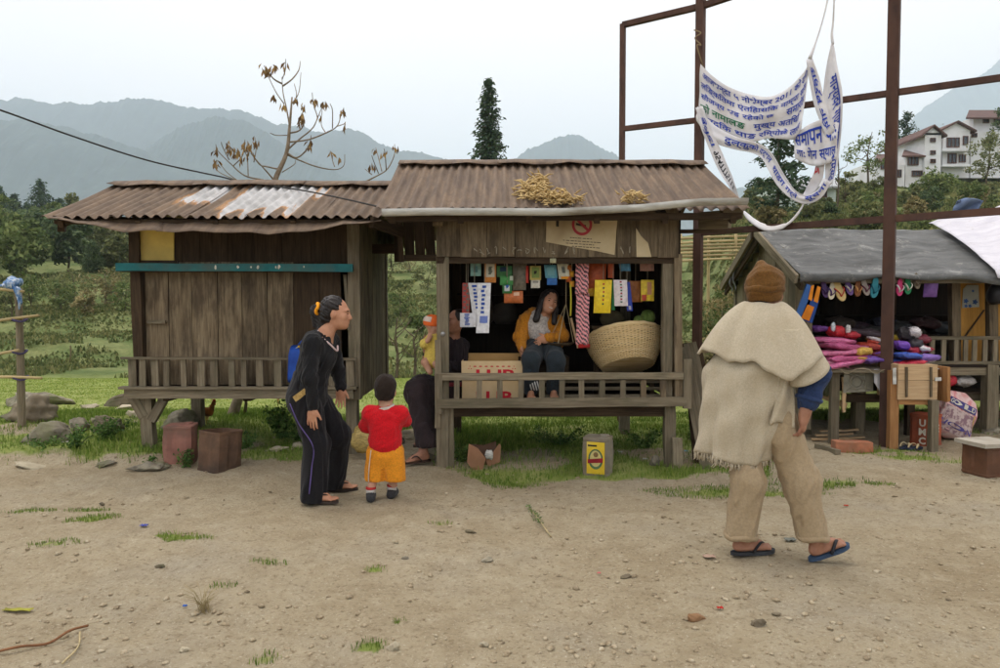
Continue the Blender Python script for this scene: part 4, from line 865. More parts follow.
sachet('blue_packet', 'steel blue packet tilted under the lintel above white strips', 618, 258, 629, 271, YH, (72, 132, 168), shear=2); sachet('pink_packet', 'dull pink packet hung near the right post', 640, 263, 654, 271, YH + .05, (176, 132, 116)); sachet('pink_packet', 'flat brownish packet tucked above the dull pink packet', 634, 259, 654, 263.5, YH + .05, (140, 106, 88))
sachet('yellow_pouch', 'bright yellow cloth pouch strip with small red marks', 595, 280, 612, 313, YH - .04, (240, 208, 44), (206, 172, 30), [(.45, .1 + .12 * k, .55, .15 + .12 * k, ((190, 50, 60), (60, 90, 80))[k % 2]) for k in range(6)], bulge=.035, shear=-1.5)
sachet('green_strip', 'narrow green strip hung between yellow pouch and white sachets', 611.5, 281, 615, 310, YH - .01, (40, 122, 70)); sachet('white_sachets', 'white sachet strip with red and green dots', 613.5, 280, 627, 306, YH - .03, (224, 214, 214), (190, 180, 182), [(.44, .05 + .11 * k, .58, .1 + .11 * k, ((170, 40, 60), (50, 110, 70))[k % 2]) for k in range(8)], bulge=.02, shear=1)
sachet('blue_strip', 'deep blue strip slanting out behind the white sachets', 624, 282, 630, 311, YH, (44, 66, 168), None, [(.3, .82, .7, .95, (190, 190, 210))], shear=3)
sachet('yellow_box', 'yellow carton face with pink picture near the right post', 641, 280, 654, 301, YH + .08, (232, 200, 50), None, [(.45, .1, .8, .7, (206, 150, 110)), (.05, .7, .4, .98, (206, 90, 70))]); sachet('brown_box', 'brown orange carton beside the yellow carton face', 629, 281, 642, 302, YH + .14, (168, 104, 44), (130, 76, 34))
# newspaper-like printed bags on the left
for k, (a, b, c, d, sh, base, lab) in enumerate(((462.5, 283, 470, 314, -.5, (176, 70, 62), 'red and grey printed bag strip hung left of the white bags'), (468, 283, 481, 325, 6, (222, 222, 224), 'white printed bag slanting behind the other white bag strip'), (478, 283, 491, 333, -2, (228, 228, 230), 'long white printed bag strip nearest the green sachets'), (460, 313, 476, 327, 0, (214, 214, 218), 'short white printed bag below the red and grey strip'))):
    pr = []; rs = random.Random(k)
    if k == 0: pr = [(.1 + .45 * (q % 2), .04 + .09 * q, .5 + .45 * (q % 2), .1 + .09 * q, (120, 116, 112)) for q in range(10)]
    else: pr = [(.3 + rs.uniform(-.05, .05), .05 + .085 * q, .5 + rs.uniform(0, .15), .10 + .085 * q, (58, 92, 176)) for q in range(7 if k < 3 else 10)] + ([(.25, .66, .85, .8, (120, 140, 206))] if k == 2 else [])
    sachet('printed_bag', lab, a, b, c, d, YH - .03 - .015 * k, base, tuple(v * .85 for v in base), pr, shear=sh, cat='bag', bulge=.008)
# cabbages on the shelf behind
for k, (px, py, r, lab) in enumerate(((648, 317, .065, 'pale green cabbage on the dark shelf behind the basket'), (639, 321, .05, 'smaller darker cabbage beside the pale one'))):
    c = at(px, py, YC + .55); g = thing('cabbage', lab, 'vegetable', c - Z * r); rs = random.Random(k)
    for q in range(7):
        an = q * 2.4; tl = rs.uniform(.2, 1.0); P = []
        for i in range(7):
            row = []
            for j in range(6):
                th = an + (i / 6 - .5) * 2.2; ph = -1.2 + 2.5 * j / 5; rr = r * (1 + .05 * math.sin(i * 3 + j * 2)) * (1 + .03 * q)
                row.append(c + V((math.cos(th) * math.cos(ph), math.sin(th) * math.cos(ph), math.sin(ph))) * rr)
            P.append(row)
        mm = MB(); mm.grid(P, .003); mm.build('leaf', mk('cabbage_leaf', (150, 172, 92), (104, 132, 62)), g, True)
part('shelf', W_DARK, hutC, (at(590, 327, YC + .55), at(672, 327, YC + .55), .4, .03, Yv)); part('shelf_leg', W_DARK, hutC, (at(668, 400, YC + .6), at(668, 328, YC + .6), .05, .05, X)); part('shelf_leg', W_DARK, hutC, (at(596, 400, YC + .6), at(596, 328, YC + .6), .05, .05, X))
# sacks and jars in the dark at the back
for k, (px, py, w_, h_, c, nm, lab) in enumerate(((480, 345, .16, .3, (84, 70, 56), 'sack', 'brown sack at the back of the stall behind the cartons'), (505, 340, .14, .24, (70, 64, 58), 'sack', 'grey sack beside the brown sack at the back'), (612, 322, .12, .16, (92, 84, 60), 'sack', 'small sack on the shelf behind the yellow pouches'))):
    c0 = at(px, py, YCb - .3); mm = MB(); mm.lathe([(w_ * .7, 0), (w_, .05), (w_ * 1.05, h_ * .5), (w_ * .8, h_ * .9), (w_ * .3, h_), (.01, h_ * 1.02)], V((c0.x, c0.y, 1.29 if k < 2 else zat(327, YC + .55) + .015)) if k < 2 else at(612, 326.5, YC + .6), 12); o = mm.build(nm, mk('sack_%d' % k, c), None, True); tag(o, lab, nm)
# ------------------------------------------------------------------ cartons behind the rail
M_CARD = mk('cardboard', (226, 200, 158), (206, 178, 132), 1.0, scale=4, rnd=.04); M_CARDIN = mk('cardboard_inside', (206, 166, 106), (184, 146, 92), 1.0, scale=4); M_REDP = mk('carton_red_print', (206, 44, 58), (190, 36, 50), rnd=0, bump=0)
def carton(label, px0, px1, pyt, pyb, Y, depth, open_, body, dash=True):
    a, b = at(px0, pyb, Y), at(px1, pyt, Y); g = thing('carton', label, 'carton', (a.x / 2 + b.x / 2, Y + depth / 2, a.z)); th = .006
    def wall(p, q, z0, z1, mat=M_CARD, nm='side'):
        part(nm, mat, g, (V((p[0], p[1], (z0 + z1) / 2)), V((q[0], q[1], (z0 + z1) / 2)), z1 - z0, th, Z), jit=.001)
    f = part('front', M_CARD, g, (V((a.x, Y, (a.z + b.z) / 2)), V((b.x, Y, (a.z + b.z) / 2)), b.z - a.z, th, Z), jit=.001)
    wall((a.x + .004, Y + .004), (a.x + .004, Y + depth), a.z, b.z); wall((b.x - .004, Y + .004), (b.x - .004, Y + depth), a.z, b.z); wall((a.x + .01, Y + depth), (b.x - .01, Y + depth), a.z, b.z + (.05 if open_ else 0), M_CARDIN, 'back')
    part('bottom', M_CARDIN, g, (V((a.x + .01, Y + depth / 2, a.z + .006)), V((b.x - .01, Y + depth / 2, a.z + .006)), depth - .02, th, Yv), jit=0)
    if not open_: part('lid', M_CARD, g, (V((a.x, Y + depth / 2, b.z + .004)), V((b.x, Y + depth / 2, b.z + .004)), depth, th, Yv), jit=.002)
    v, fs = text2d(body, .03); lo, hi = v.min(0), v.max(0); w_ = (b.x - a.x) * .62; h_ = (b.z - a.z) * .52; u = (v - lo) / (hi - lo); mm = MB(); mm.add([V((a.x + (b.x - a.x) * .24 + x * w_, Y - .006, a.z + (b.z - a.z) * .04 + y * h_)) for x, y in u], fs); mm.build('lettering', M_REDP, f)
    if dash:
        for k in range(7):
            c = V((a.x + (b.x - a.x) * (.22 + .093 * k), Y - .005, a.z + (b.z - a.z) * .72)); mm = MB(); mm.prism([(.016 * math.cos(q), .006 * math.sin(q)) for q in np.linspace(0, 6.28, 9)[:-1]], .001, c, FR); mm.build('print_dash', M_REDP, f)
        for sx in (.14, .86):
            for (dx, dz_) in ((-.012, -.01), (.0, .012), (.012, -.012)): mm = MB(); mm.prism([(.006 * math.cos(q), .005 * math.sin(q)) for q in np.linspace(0, 6.28, 7)[:-1]], .001, V((a.x + (b.x - a.x) * sx + dx, Y - .005, a.z + (b.z - a.z) * .66 + dz_)), FR); mm.build('print_dot', M_REDP, f)
    return g
zc0 = cz - .002; Yk = YC + .14
carton('open cardboard carton with red print standing on a lower carton behind the rail', 461.5, 522.5, 361, 380, Yk, .36, True, 'LUP')
carton('lower cardboard carton with red print seen between the rail balusters', 462, 521, 381.5, zc0 and 403.5, Yk, .36, False, 'LUB', False)
sachet('zebra_cloth', 'black and white striped cloth bundle behind the rail beside the cartons', 525, 380, 538, 391, YC + .1, (60, 58, 60), (40, 40, 42), [(.05 + .2 * k, .1, .14 + .2 * k, .9, (214, 212, 208)) for k in range(5)], cat='cloth', bulge=.04, shear=3, string=False)
# ------------------------------------------------------------------ woven basket on the bench
def basket():
    c = at(630, 374.5, YC + .3); g = thing('basket', 'large round woven bamboo basket tilted on the bench behind the rail', 'basket', c)
    Rb = Matrix.Rotation(math.radians(-24), 3, 'X') @ Matrix.Rotation(math.radians(-5), 3, 'Y'); hgt = .31
    def rad(t): return .25 + .12 * math.sin(min(1, t * 1.05) * math.pi / 2)
    M_B = wood('split_bamboo', (240, 218, 172), (202, 172, 118), (184, 150, 98), 1.0, rnd=.05, stain=.5); mm = MB(); rows = 30; N = 64
    base = c + V((0, .1, .07))
    def pt(an, t, o): r = rad(t) + o; return base + Rb @ V((r * math.cos(an), r * math.sin(an), hgt * t))
    for k in range(rows):
        t = .02 + .95 * k / rows; pts = []
        for i in range(N * 2 + 1): an = i / (N * 2) * 2 * math.pi; pts.append(pt(an, t + .006 * math.sin(an * 3 + k), .006 * math.cos(math.pi * i / 2 + math.pi * (k % 2) )))
        mm.tube(pts, .0062, 4, caps=False)
    w_ = mm.build('weave', M_B, g, True); tag(w_, kind='stuff')
    mm = MB()
    for i in range(N): an = (i + .5) / N * 2 * math.pi; mm.tube([pt(an, k / 8, 0) for k in range(9)], .006, 4)
    tag(mm.build('stakes', M_B, g, True), kind='stuff')
    for (t, r) in ((.985, .016), (1.02, .012)):
        mm = MB(); mm.tube([pt(i / 48 * 2 * math.pi, t, .006 * math.sin(i * 2.3)) for i in range(49)], r, 6, caps=False); mm.build('rim', M_B, g, True)
    mm = MB(); mm.add([base] + [pt(i / 24 * 6.2832, .0, -.004) for i in range(24)], [(0, 1 + i, 1 + (i + 1) % 24) for i in range(24)]); mm.build('base', M_B, g); 
basket()
# hanging balance: three strings and a pan
bal = thing('hanging_scale', 'hanging scale pan on three pale strings beside the seated woman', 'scale', at(562, 347, YC + .35))
tp_ = at(566, 304, YC + .35); pc = at(560, 346, YC + .35); mm = MB(); mm.lathe([(.0, 0), (.1, .005), (.14, .03), (.143, .034), (.1, .012), (0, .008)], pc, 20, cap=False); mm.build('pan', mk('dull_brown_tin', (110, 92, 70), (80, 66, 50), rough=.5), bal, True)
for a in (.3, 2.4, 4.5): mm = MB(); mm.tube([tp_, pc + V((.14 * math.cos(a), .14 * math.sin(a), .034))], .004, 5); mm.build('string', mk('pale_string', (190, 172, 132)), bal)
mm = MB(); mm.tube([tp_, V((tp_.x, tp_.y, zat(255, tp_.y)))], .004, 5); mm.build('string', mk('pale_string', (0, 0, 0)), bal); mm = MB(); mm.beam(at(571, 318, YC + .3), at(578, 348, YC + .3), .02, .02, X); mm.build('beam', W_PALE, bal)
# ================================================================== goods of the right stall
def sandal(name, label, c, R, c_sole, c_strap, L=.24, parent_label=None, heel=0, group=None, local=False, white_heel=True):
    g = thing(name, label, 'sandal', c, group); c = V(c); o = []
    for q in np.linspace(0, 2 * math.pi, 25)[:-1]:
        y = math.cos(q) * L / 2; k = (y / L + .5); wd = L * (.155 + .075 * k) * (1 - .25 * math.exp(-((k - .4) / .18) ** 2)); o.append((math.sin(q) * wd + .006 * k, y))
    mm = MB(); mm.prism(o, .016, c, R); mm.build('sole', mk('sole_%d_%d_%d' % c_sole, c_sole, tuple(v * .85 for v in c_sole), rough=.6), g)
    top = .016; M_ = mk('strap_%d_%d_%d' % c_strap, c_strap, tuple(v * .8 for v in c_strap), rough=.55)
    toe = V((0, L * .30, top)); 
    for s in (-1, 1): mm = MB(); mm.tube([c + R @ V(q) for q in spline([toe, V((s * L * .09, L * .16, top + .035)), V((s * L * .165, L * .0, top + .028)), V((s * L * .18, -L * .1, top - .004))], 9)], .009, 6, flat=.5); mm.build('strap', M_, g, True)
    return g
YS = 8.02
RH = lambda rz, rx=0: Matrix.Rotation(rz, 3, 'Y') @ Matrix.Rotation(rx, 3, 'X') @ Matrix(((1, 0, 0), (0, 0, -1), (0, -1, 0)))   # toe down, top to the camera
zs = zre - .08
for k, (px, py, cs, ct, L, lab) in enumerate(((824, 289, (86, 62, 110), (60, 40, 84), .2, 'dark purple sandal hung from the eave next to the blue bag'), (831, 291, (206, 196, 170), (80, 50, 110), .2, 'cream soled sandal with purple strap hung from the eave'), (838.5, 290, (226, 196, 130), (190, 60, 50), .27, 'large tan flip flop with red strap hung from the eave'), (848, 287, (110, 84, 140), (206, 200, 190), .2, 'purple sandal with white strap hung beside the tan flip flop'), (857, 288, (150, 96, 60), (206, 150, 90), .2, 'brown sandal with orange beaded strap hung from the eave'), (864.5, 287, (196, 184, 172), (110, 60, 80), .2, 'pale sandal with maroon strap hung from the eave'), (874, 287, (62, 150, 166), (44, 116, 136), .24, 'teal flip flop hung beside the steel post'), (899, 287, (196, 60, 110), (226, 220, 216), .2, 'pink sandal with white heel hung right of the steel post'), (907, 285, (40, 132, 84), (228, 226, 210), .21, 'green sandal with white strap hung right of the pink one'), (916, 281, (128, 116, 96), (110, 96, 80), .18, 'dull brown sandal pair member hung by the purple bag'), (886, 283, (70, 120, 110), (206, 206, 196), .17, 'small green sandal half hidden behind the steel post'))):
    sandal('sandal', lab, at(px, py, YS), RH(random.uniform(-.25, .25), random.uniform(-.25, .1)), cs, ct, L)
    mm = MB(); a = at(px, py - L * 42, YS); mm.tube([a, V((a.x, YS + .03, zre - .04))], .003, 4); mm.build('hook_string', mk('grey_string', (0, 0, 0)), hutR)
sachet('purple_bag', 'plain purple cloth bag hung from the eave beside the post', 925, 276, 939, 297, 8.1, (120, 84, 152), (96, 64, 128), cat='bag', shear=-2, bulge=.05)
bb = thing('shoulder_bag', 'blue and orange striped shoulder bag hung at the stall corner', 'bag', at(806, 322, 8.0))
for (pts, col) in (([(806, 284), (813, 287), (804, 320), (794, 318)], (62, 104, 168)), ([(810.5, 286), (813.5, 285), (811, 301), (807.5, 299)], (232, 142, 40)), ([(817, 286), (820, 287.5), (817, 303), (813, 301)], (232, 142, 40)), ([(808, 298), (818, 301), (811, 323), (799, 319)], (40, 78, 150)), ([(806.8, 304.5), (813.5, 307), (808.5, 321), (800.5, 318)], (236, 140, 36))):
    yy = 7.98 - .018 * (1 if col[0] > 200 else 0); P_ = [at(a, b, yy) for a, b in pts]; c = P_[0]; mm = MB(); mm.prism([(q.x - c.x, q.z - c.z) for q in P_[::-1]], .03 if col[0] < 200 else .02, c, FR); mm.build('panel', mk('bag_%d' % col[0], col, tuple(v * .85 for v in col), rough=.8, bump=.4, bscale=80), bb)
def pile(name, label, px, py, w, h, Y, col, d=.3, rz=0, cat='garment', group=None, seed=0, rough=.4, tilt=0):
    """packed, folded soft thing resting on the table"""
    c = at(px, py, Y); rs = np.random.default_rng(seed + int(px * 7)); n, m = 30, 11; P = []
    ph = rs.uniform(0, 6, 6)
    for i in range(n + 1):
        th = 2 * math.pi * i / n; row = []
        for j in range(m + 1):
            f = -1 + 2 * j / m; e = (1 - abs(f) ** 3) ** .5 if abs(f) < 1 else .02; q = .36
            cx, sx_ = math.copysign(abs(math.cos(th)) ** q, math.cos(th)), math.copysign(abs(math.sin(th)) ** q, math.sin(th)); k = 1 + .07 * math.sin(3 * th + ph[0]) + .05 * math.sin(7 * th + ph[1] + 3 * f) + .06 * math.sin(13 * th + ph[4] - 5 * f)
            x, y, z = cx * w / 2 * e * k, sx_ * d / 2 * e * k, f * h / 2 * (1 + .3 * math.sin(4 * cx + ph[2]) * math.sin(3 * sx_ + ph[3]) + .22 * math.sin(9 * cx * e + ph[5]) * math.cos(7 * sx_ * e + ph[4]))
            row.append(c + V((x * math.cos(rz) - y * math.sin(rz), x * math.sin(rz) + y * math.cos(rz), h / 2 + z + x * tilt)))
        P.append(row)
    mm = MB(); mm.grid([r[::-1] for r in P]); k_ = 'gar_%d_%d_%d' % col
    if k_ not in MATS:
        n_ = NB(k_); vec = n_.coord('OBJ', (1, 1, 3)); f = n_.noise(vec, 16, 5, .7, 1.5); c_ = n_.ramp(f, [(.35, alb(tuple(v * .7 for v in col), 1.05)), (.6, alb(col, 1.1)), (.72, alb(tuple(min(255, v * .6 + 100) for v in col), 1.05))]); n_.bump(n_.noise(vec, 20, 4, .6, 2), .7, .015); n_.b.inputs['Specular IOR Level'].default_value = .5; MATS[k_] = n_.out(c_, rough)
    o = mm.build(name, MATS[k_], None, True); return tag(o, label, cat, group)
tt = 369.0; PK, PK2, MU = (206, 104, 150), (190, 84, 132), (214, 172, 70)
specs = [('garment', 'lowest pink packed garment at the table corner by the sacking', 838, 364, .44, .045, 7.68, PK), ('garment', 'pink packed garment with dark edge lying second from the table board', 845, 358.5, .5, .05, 7.74, PK2), ('garment', 'pale pink packed garment between the darker pink ones', 838, 353, .42, .05, 7.8, (216, 122, 160)), ('garment', 'deep pink packed garment in the upper pile', 842, 347, .48, .05, 7.86, PK2), ('garment', 'uppermost pink packed garment drooping over the pile edge', 834, 341, .4, .05, 7.92, PK), ('garment', 'mustard packed garment lying across the pink pile', 861, 352, .16, .05, 7.72, MU), ('garment', 'lower mustard packed garment end beside pink garments', 860, 358, .17, .04, 7.7, (196, 152, 60)),
         ('garment', 'orange red packed garment behind the steel post', 874, 348, .3, .06, 7.95, (214, 84, 62)), ('garment', 'yellow pink folded garment at the back of the table', 874, 338, .26, .06, 8.15, (216, 186, 96)), ('garment', 'purple plastic wrapped garment leaning left of the steel post', 871, 360, .2, .05, 7.66, (112, 76, 168)), ('garment', 'dark maroon garment between orange and purple ones', 880, 356, .2, .05, 7.8, (120, 44, 66)), ('garment', 'bright purple wrapped garment right of the steel post', 901, 347, .14, .07, 7.8, (124, 72, 186)), ('garment', 'blue plastic wrapped garment on top of a red one', 907, 356, .24, .05, 7.62, (58, 92, 186)), ('garment', 'red plastic wrapped garment at the table end', 906, 363, .3, .04, 7.6, (204, 50, 70)), ('garment', 'violet plastic wrapped garment at the table end', 925, 358, .22, .05, 7.66, (128, 96, 176)), ('garment', 'crimson garment behind the blue wrapped one', 915, 349, .3, .05, 7.85, (190, 44, 70)),
         ('knit_shoe', 'black and white knitted slipper heap among red ones', 905, 338, .16, .1, 7.95, (44, 38, 42)), ('knit_shoe', 'white and red knitted slipper on the heap', 913, 334, .13, .07, 7.9, (222, 214, 214)), ('knit_shoe', 'black slipper lying lower on the heap', 914, 345, .14, .06, 7.82, (50, 44, 50)), ('knit_shoe', 'white toed slipper at the outer end of the heap', 922, 349, .12, .05, 7.78, (226, 222, 222)), ('knit_shoe', 'maroon slipper at the back of the heap', 922, 340, .14, .06, 7.95, (124, 44, 60)), ('knit_shoe', 'yellow slipper beside the steel post', 898, 338, .09, .05, 8.0, (222, 196, 70)),
         ('red_shoe', 'red and white child shoe standing on the pink pile', 836, 333, .13, .07, 7.98, (206, 40, 52)), ('red_shoe', 'red child shoe lying with black sole beside the first', 850, 336, .16, .06, 7.95, (190, 36, 50)), ('cap', 'purple cap in the dark beside the corner post', 818, 329, .16, .05, 8.1, (110, 60, 140)), ('garment', 'dark bundle at the shady back of the table', 858, 335, .5, .08, 8.2, (60, 44, 52)), ('white_card', 'flat white card at the end of the table', 933, 366, .24, .012, 7.6, (226, 224, 226))]
for k, (nm, lab, px, py, w_, h_, Y, col) in enumerate(specs):
    pile(nm, lab, px, py + 3, w_, h_ * 1.45, Y, col, d=min(.3, .12 + w_ * .45), rz=random.uniform(-.25, .25), seed=k, cat='shoe' if 'shoe' in nm else ('cap' if nm == 'cap' else ('card' if 'card' in nm else 'garment')), group='packed goods on the display table', tilt=random.uniform(-.18, .18))
rq = random.Random(21)
for k in range(26):
    px = rq.uniform(822, 930); py = 367 - (abs(px - 878) < 40) * rq.uniform(2, 20) - rq.uniform(0, 9); pk = px < 862
    pile('garment', 'small crumpled %s piece lying loose among the packed goods on the display table' % ('pink' if pk else 'coloured'), px, py, rq.uniform(.1, .2), rq.uniform(.03, .06), 7.63 + (369 - py) * .011, rq.choice([PK, PK2, (216, 122, 160), (226, 150, 176)] if pk else [(204, 50, 70), (124, 72, 186), (58, 92, 186), (214, 84, 62), (222, 214, 214), (44, 38, 42)]), d=rq.uniform(.08, .16), rz=rq.uniform(-1, 1), seed=k + 200, group='loose pieces among the packed goods', tilt=rq.uniform(-.5, .5))
for k, (px, py, w_, h_, c) in enumerate(((848, 334, .05, .1, (226, 224, 220)), (833, 331, .04, .09, (210, 220, 224)))): pile('shoe_tongue', ['white shoe tongue standing up from the red child shoe', 'pale blue white tag standing on the red and white shoe'][k], px, py, w_, h_, 7.9, c, d=.03, seed=k + 50, cat='shoe')
for k in range(8):
    pile('dark_bundle', 'dark %s bundle stacked on the shelf inside the tarpaulin stall' % ['brown', 'plum', 'grey', 'navy', 'black', 'olive', 'maroon', 'slate'][k], 840 + k * 14, 330 + (k % 3) * 4, .3, .16, 9.2 + .1 * (k % 2), [(66, 50, 40), (62, 40, 56), (70, 70, 70), (40, 44, 64), (34, 32, 34), (64, 62, 44), (70, 34, 38), (58, 62, 68)][k], d=.3, seed=k + 90, cat='bundle')
part('inner_table', W_DARK, hutR, (V((3.6, 9.25, zat(334, 9.2) - .05)), V((6.4, 9.25, zat(334, 9.2) - .05)), .6, .03, Yv)); part('inner_leg', W_DARK, hutR, (V((3.8, 9.3, dz)), V((3.8, 9.3, zat(334, 9.2) - .06)), .08, .08, X)); part('inner_leg', W_DARK, hutR, (V((6.2, 9.3, dz)), V((6.2, 9.3, zat(334, 9.2) - .06)), .08, .08, X))
pile('red_packet', 'red packet on the low shelf beside the pale wooden box', 949, 386, .13, .13, 8.35, (206, 40, 60), d=.1, cat='packet', seed=3); pile('clear_packet', 'clear plastic packet on the low shelf beside the red packet', 963, 386, .24, .12, 8.4, (196, 190, 186), d=.15, cat='packet', seed=5)
# ------------------------------------------------------------------ tins, sacks, bricks, boards on the ground
def tin(name, label, px, py, w, h, rz, c1, c2, open_=False, letters=None, k=1.0, dirt=None, tilt=0):
    p = on_ground(px, py); p = p + V((0, w * .6, 0)); g = thing(name, label, 'tin', p); R = Matrix.Rotation(rz, 3, 'Z') @ Matrix.Rotation(tilt, 3, 'X'); M_ = mk(name + str(int(px)), c1, c2, k, scale=7, dirt=dirt, rough=.75, bump=.3); base = p + V((0, 0, -.01))
    pr = []; n = 28
    for s in range(n):
        a = 2 * math.pi * (s + .5) / n; ca, sa = math.cos(a), math.sin(a); m_ = (abs(ca) ** 7 + abs(sa) ** 7) ** (-1 / 7); pr.append((ca * m_ * w / 2, sa * m_ * w / 2))
    prof = [(.965, 0), (1.0, .008), (1.0, .022), (.975, .03), (.98, h * .3), (.985, h * .5), (.98, h * .7), (.975, h - .03), (1.0, h - .022), (1.0, h - .004), (.97, h)]
    if open_: prof += [(.95, h - .004), (.95, .02)]
    vs, fs = [], []; rs = random.Random(int(px))
    dent = [rs.uniform(-.012, .012) for _ in range(n)]
    for i, (r, z) in enumerate(prof):
        for s, (x, y) in enumerate(pr): d = dent[s] * math.sin(math.pi * min(1, z / h)); vs.append(base + R @ V((x * r + d, y * r + d * .6, z + (rs.uniform(-.004, .004) if z > h * .8 and open_ else 0))))
    m_ = len(prof); fs = [(i * n + s, i * n + (s + 1) % n, (i + 1) * n + (s + 1) % n, (i + 1) * n + s) for i in range(m_ - 1) for s in range(n)] + [tuple(range(n))[::-1], tuple((m_ - 1) * n + s for s in range(n))]
    mm = MB(); mm.add(vs, fs); bo = mm.build('body', M_, g)
    if not open_: mm = MB(); mm.lathe([(.045, 0), (.045, .012), (.03, .014), (.0, .014)], base + R @ V((w * .2, w * .2, h)), 12, R, cap=False); mm.build('cap', M_, g)
    return g, base, R, bo
tin('rusty_tin', 'pinkish rusted square tin standing before a boulder under the stall', 174, 466, .27, .37, math.radians(8), (158, 112, 98), (124, 84, 74), dirt=(108, 84, 72))
tin('rusty_tin', 'open brown rusted square tin leaning next to the pinkish one', 212, 474, .3, .37, math.radians(-28), (112, 86, 66), (78, 58, 46), True, dirt=(68, 54, 44), tilt=-.06)
g, b, R, bo = tin('oil_tin', 'grey oil tin with yellow label under the open shop stall', 600, 477, .235, .34, math.radians(-22), (148, 140, 122), (112, 104, 90), dirt=(126, 112, 92))
def onface(pts, base, R, w, name, mat, parent, th, face=0):
    Rf = R @ (Matrix.Identity(3) if face == 0 else Matrix.Rotation(math.pi / 2, 3, 'Z')); mm = MB(); c = base + Rf @ V((0, -w / 2 - .001, 0)); mm.prism(pts, th, c, Rf @ FR); return mm.build(name, mat, parent)
lb = onface([(-.07, .03), (.09, .03), (.09, .31), (-.07, .31)], b, R, .235, 'label', mk('yellow_label', (226, 196, 60), (200, 166, 40), scale=9, rnd=0, dirt=(206, 190, 110)), bo, .002)
el = lambda cx, cz_, rx, rz_, n=18: [(cx + rx * math.cos(a), cz_ + rz_ * math.sin(a)) for a in np.linspace(0, 6.283, n + 1)[:-1]]
onface(el(.01, .16, .066, .09), b, R, .239, 'label_ring', mk('label_green', (92, 120, 84)), lb, .001); onface(el(.01, .165, .05, .072), b, R, .241, 'label_disc', mk('label_cream', (214, 200, 130)), lb, .001); onface([(-.06, .12), (.075, .135), (.075, .175), (-.06, .155)], b, R, .2432, 'label_band', mk('label_red', (160, 40, 50)), lb, .001); onface(el(.012, .2, .022, .022), b, R, .2432, 'label_picture', mk('label_brown', (150, 120, 80)), lb, .001); onface([(-.06, .27), (.02, .27), (.02, .285), (-.06, .285)], b, R, .239, 'label_text', M_INK, lb, .001)
v, fs = text2d('OIL', .02); 
g, b, R, bo = tin('painted_tin', 'orange rusted tin with white letters UMCE behind the box stand', 934, 447, .26, .34, math.radians(-52), (172, 88, 56), (138, 66, 42), dirt=(128, 70, 50))
def letters(body, face, base, R, w, positions, size, par, mat):
    Rf = R @ (Matrix.Identity(3) if face == 0 else Matrix.Rotation(face, 3, 'Z'))
    for ch, (x, z) in zip(body, positions):
        v, fs = text2d(ch, .035); lo, hi = v.min(0), v.max(0); u = (v - (lo + hi) / 2) * size; c = base + Rf @ V((0, -w / 2 - .004, 0)); mm = MB(); mm.add([c + Rf @ V((x + a, 0, z + b_)) for a, b_ in u], fs); mm.build('letter', mat, par)
letters('UMC', 0, b, R, .26, [(.02, .255), (.02, .16), (.02, .065)], .1, bo, M_WHITE); letters('E', math.pi / 2, b, R, .26, [(-.03, .2)], .11, bo, M_WHITE)
g, b, R, bo = tin('rusty_tin', 'brown rusted tin with a pale slab on top at the path edge', 1001, 478, .3, .27, math.radians(10), (118, 82, 60), (84, 58, 42), dirt=(92, 66, 50))
mm = MB(); mm.box(b + V((-.01, 0, .285)), (.36, .33, .035), .2); o = mm.build('stone_slab', mk('pale_stone', (176, 170, 156), (150, 142, 128)), None); tag(o, 'pale flat slab lying on the brown rusted tin', 'stone')
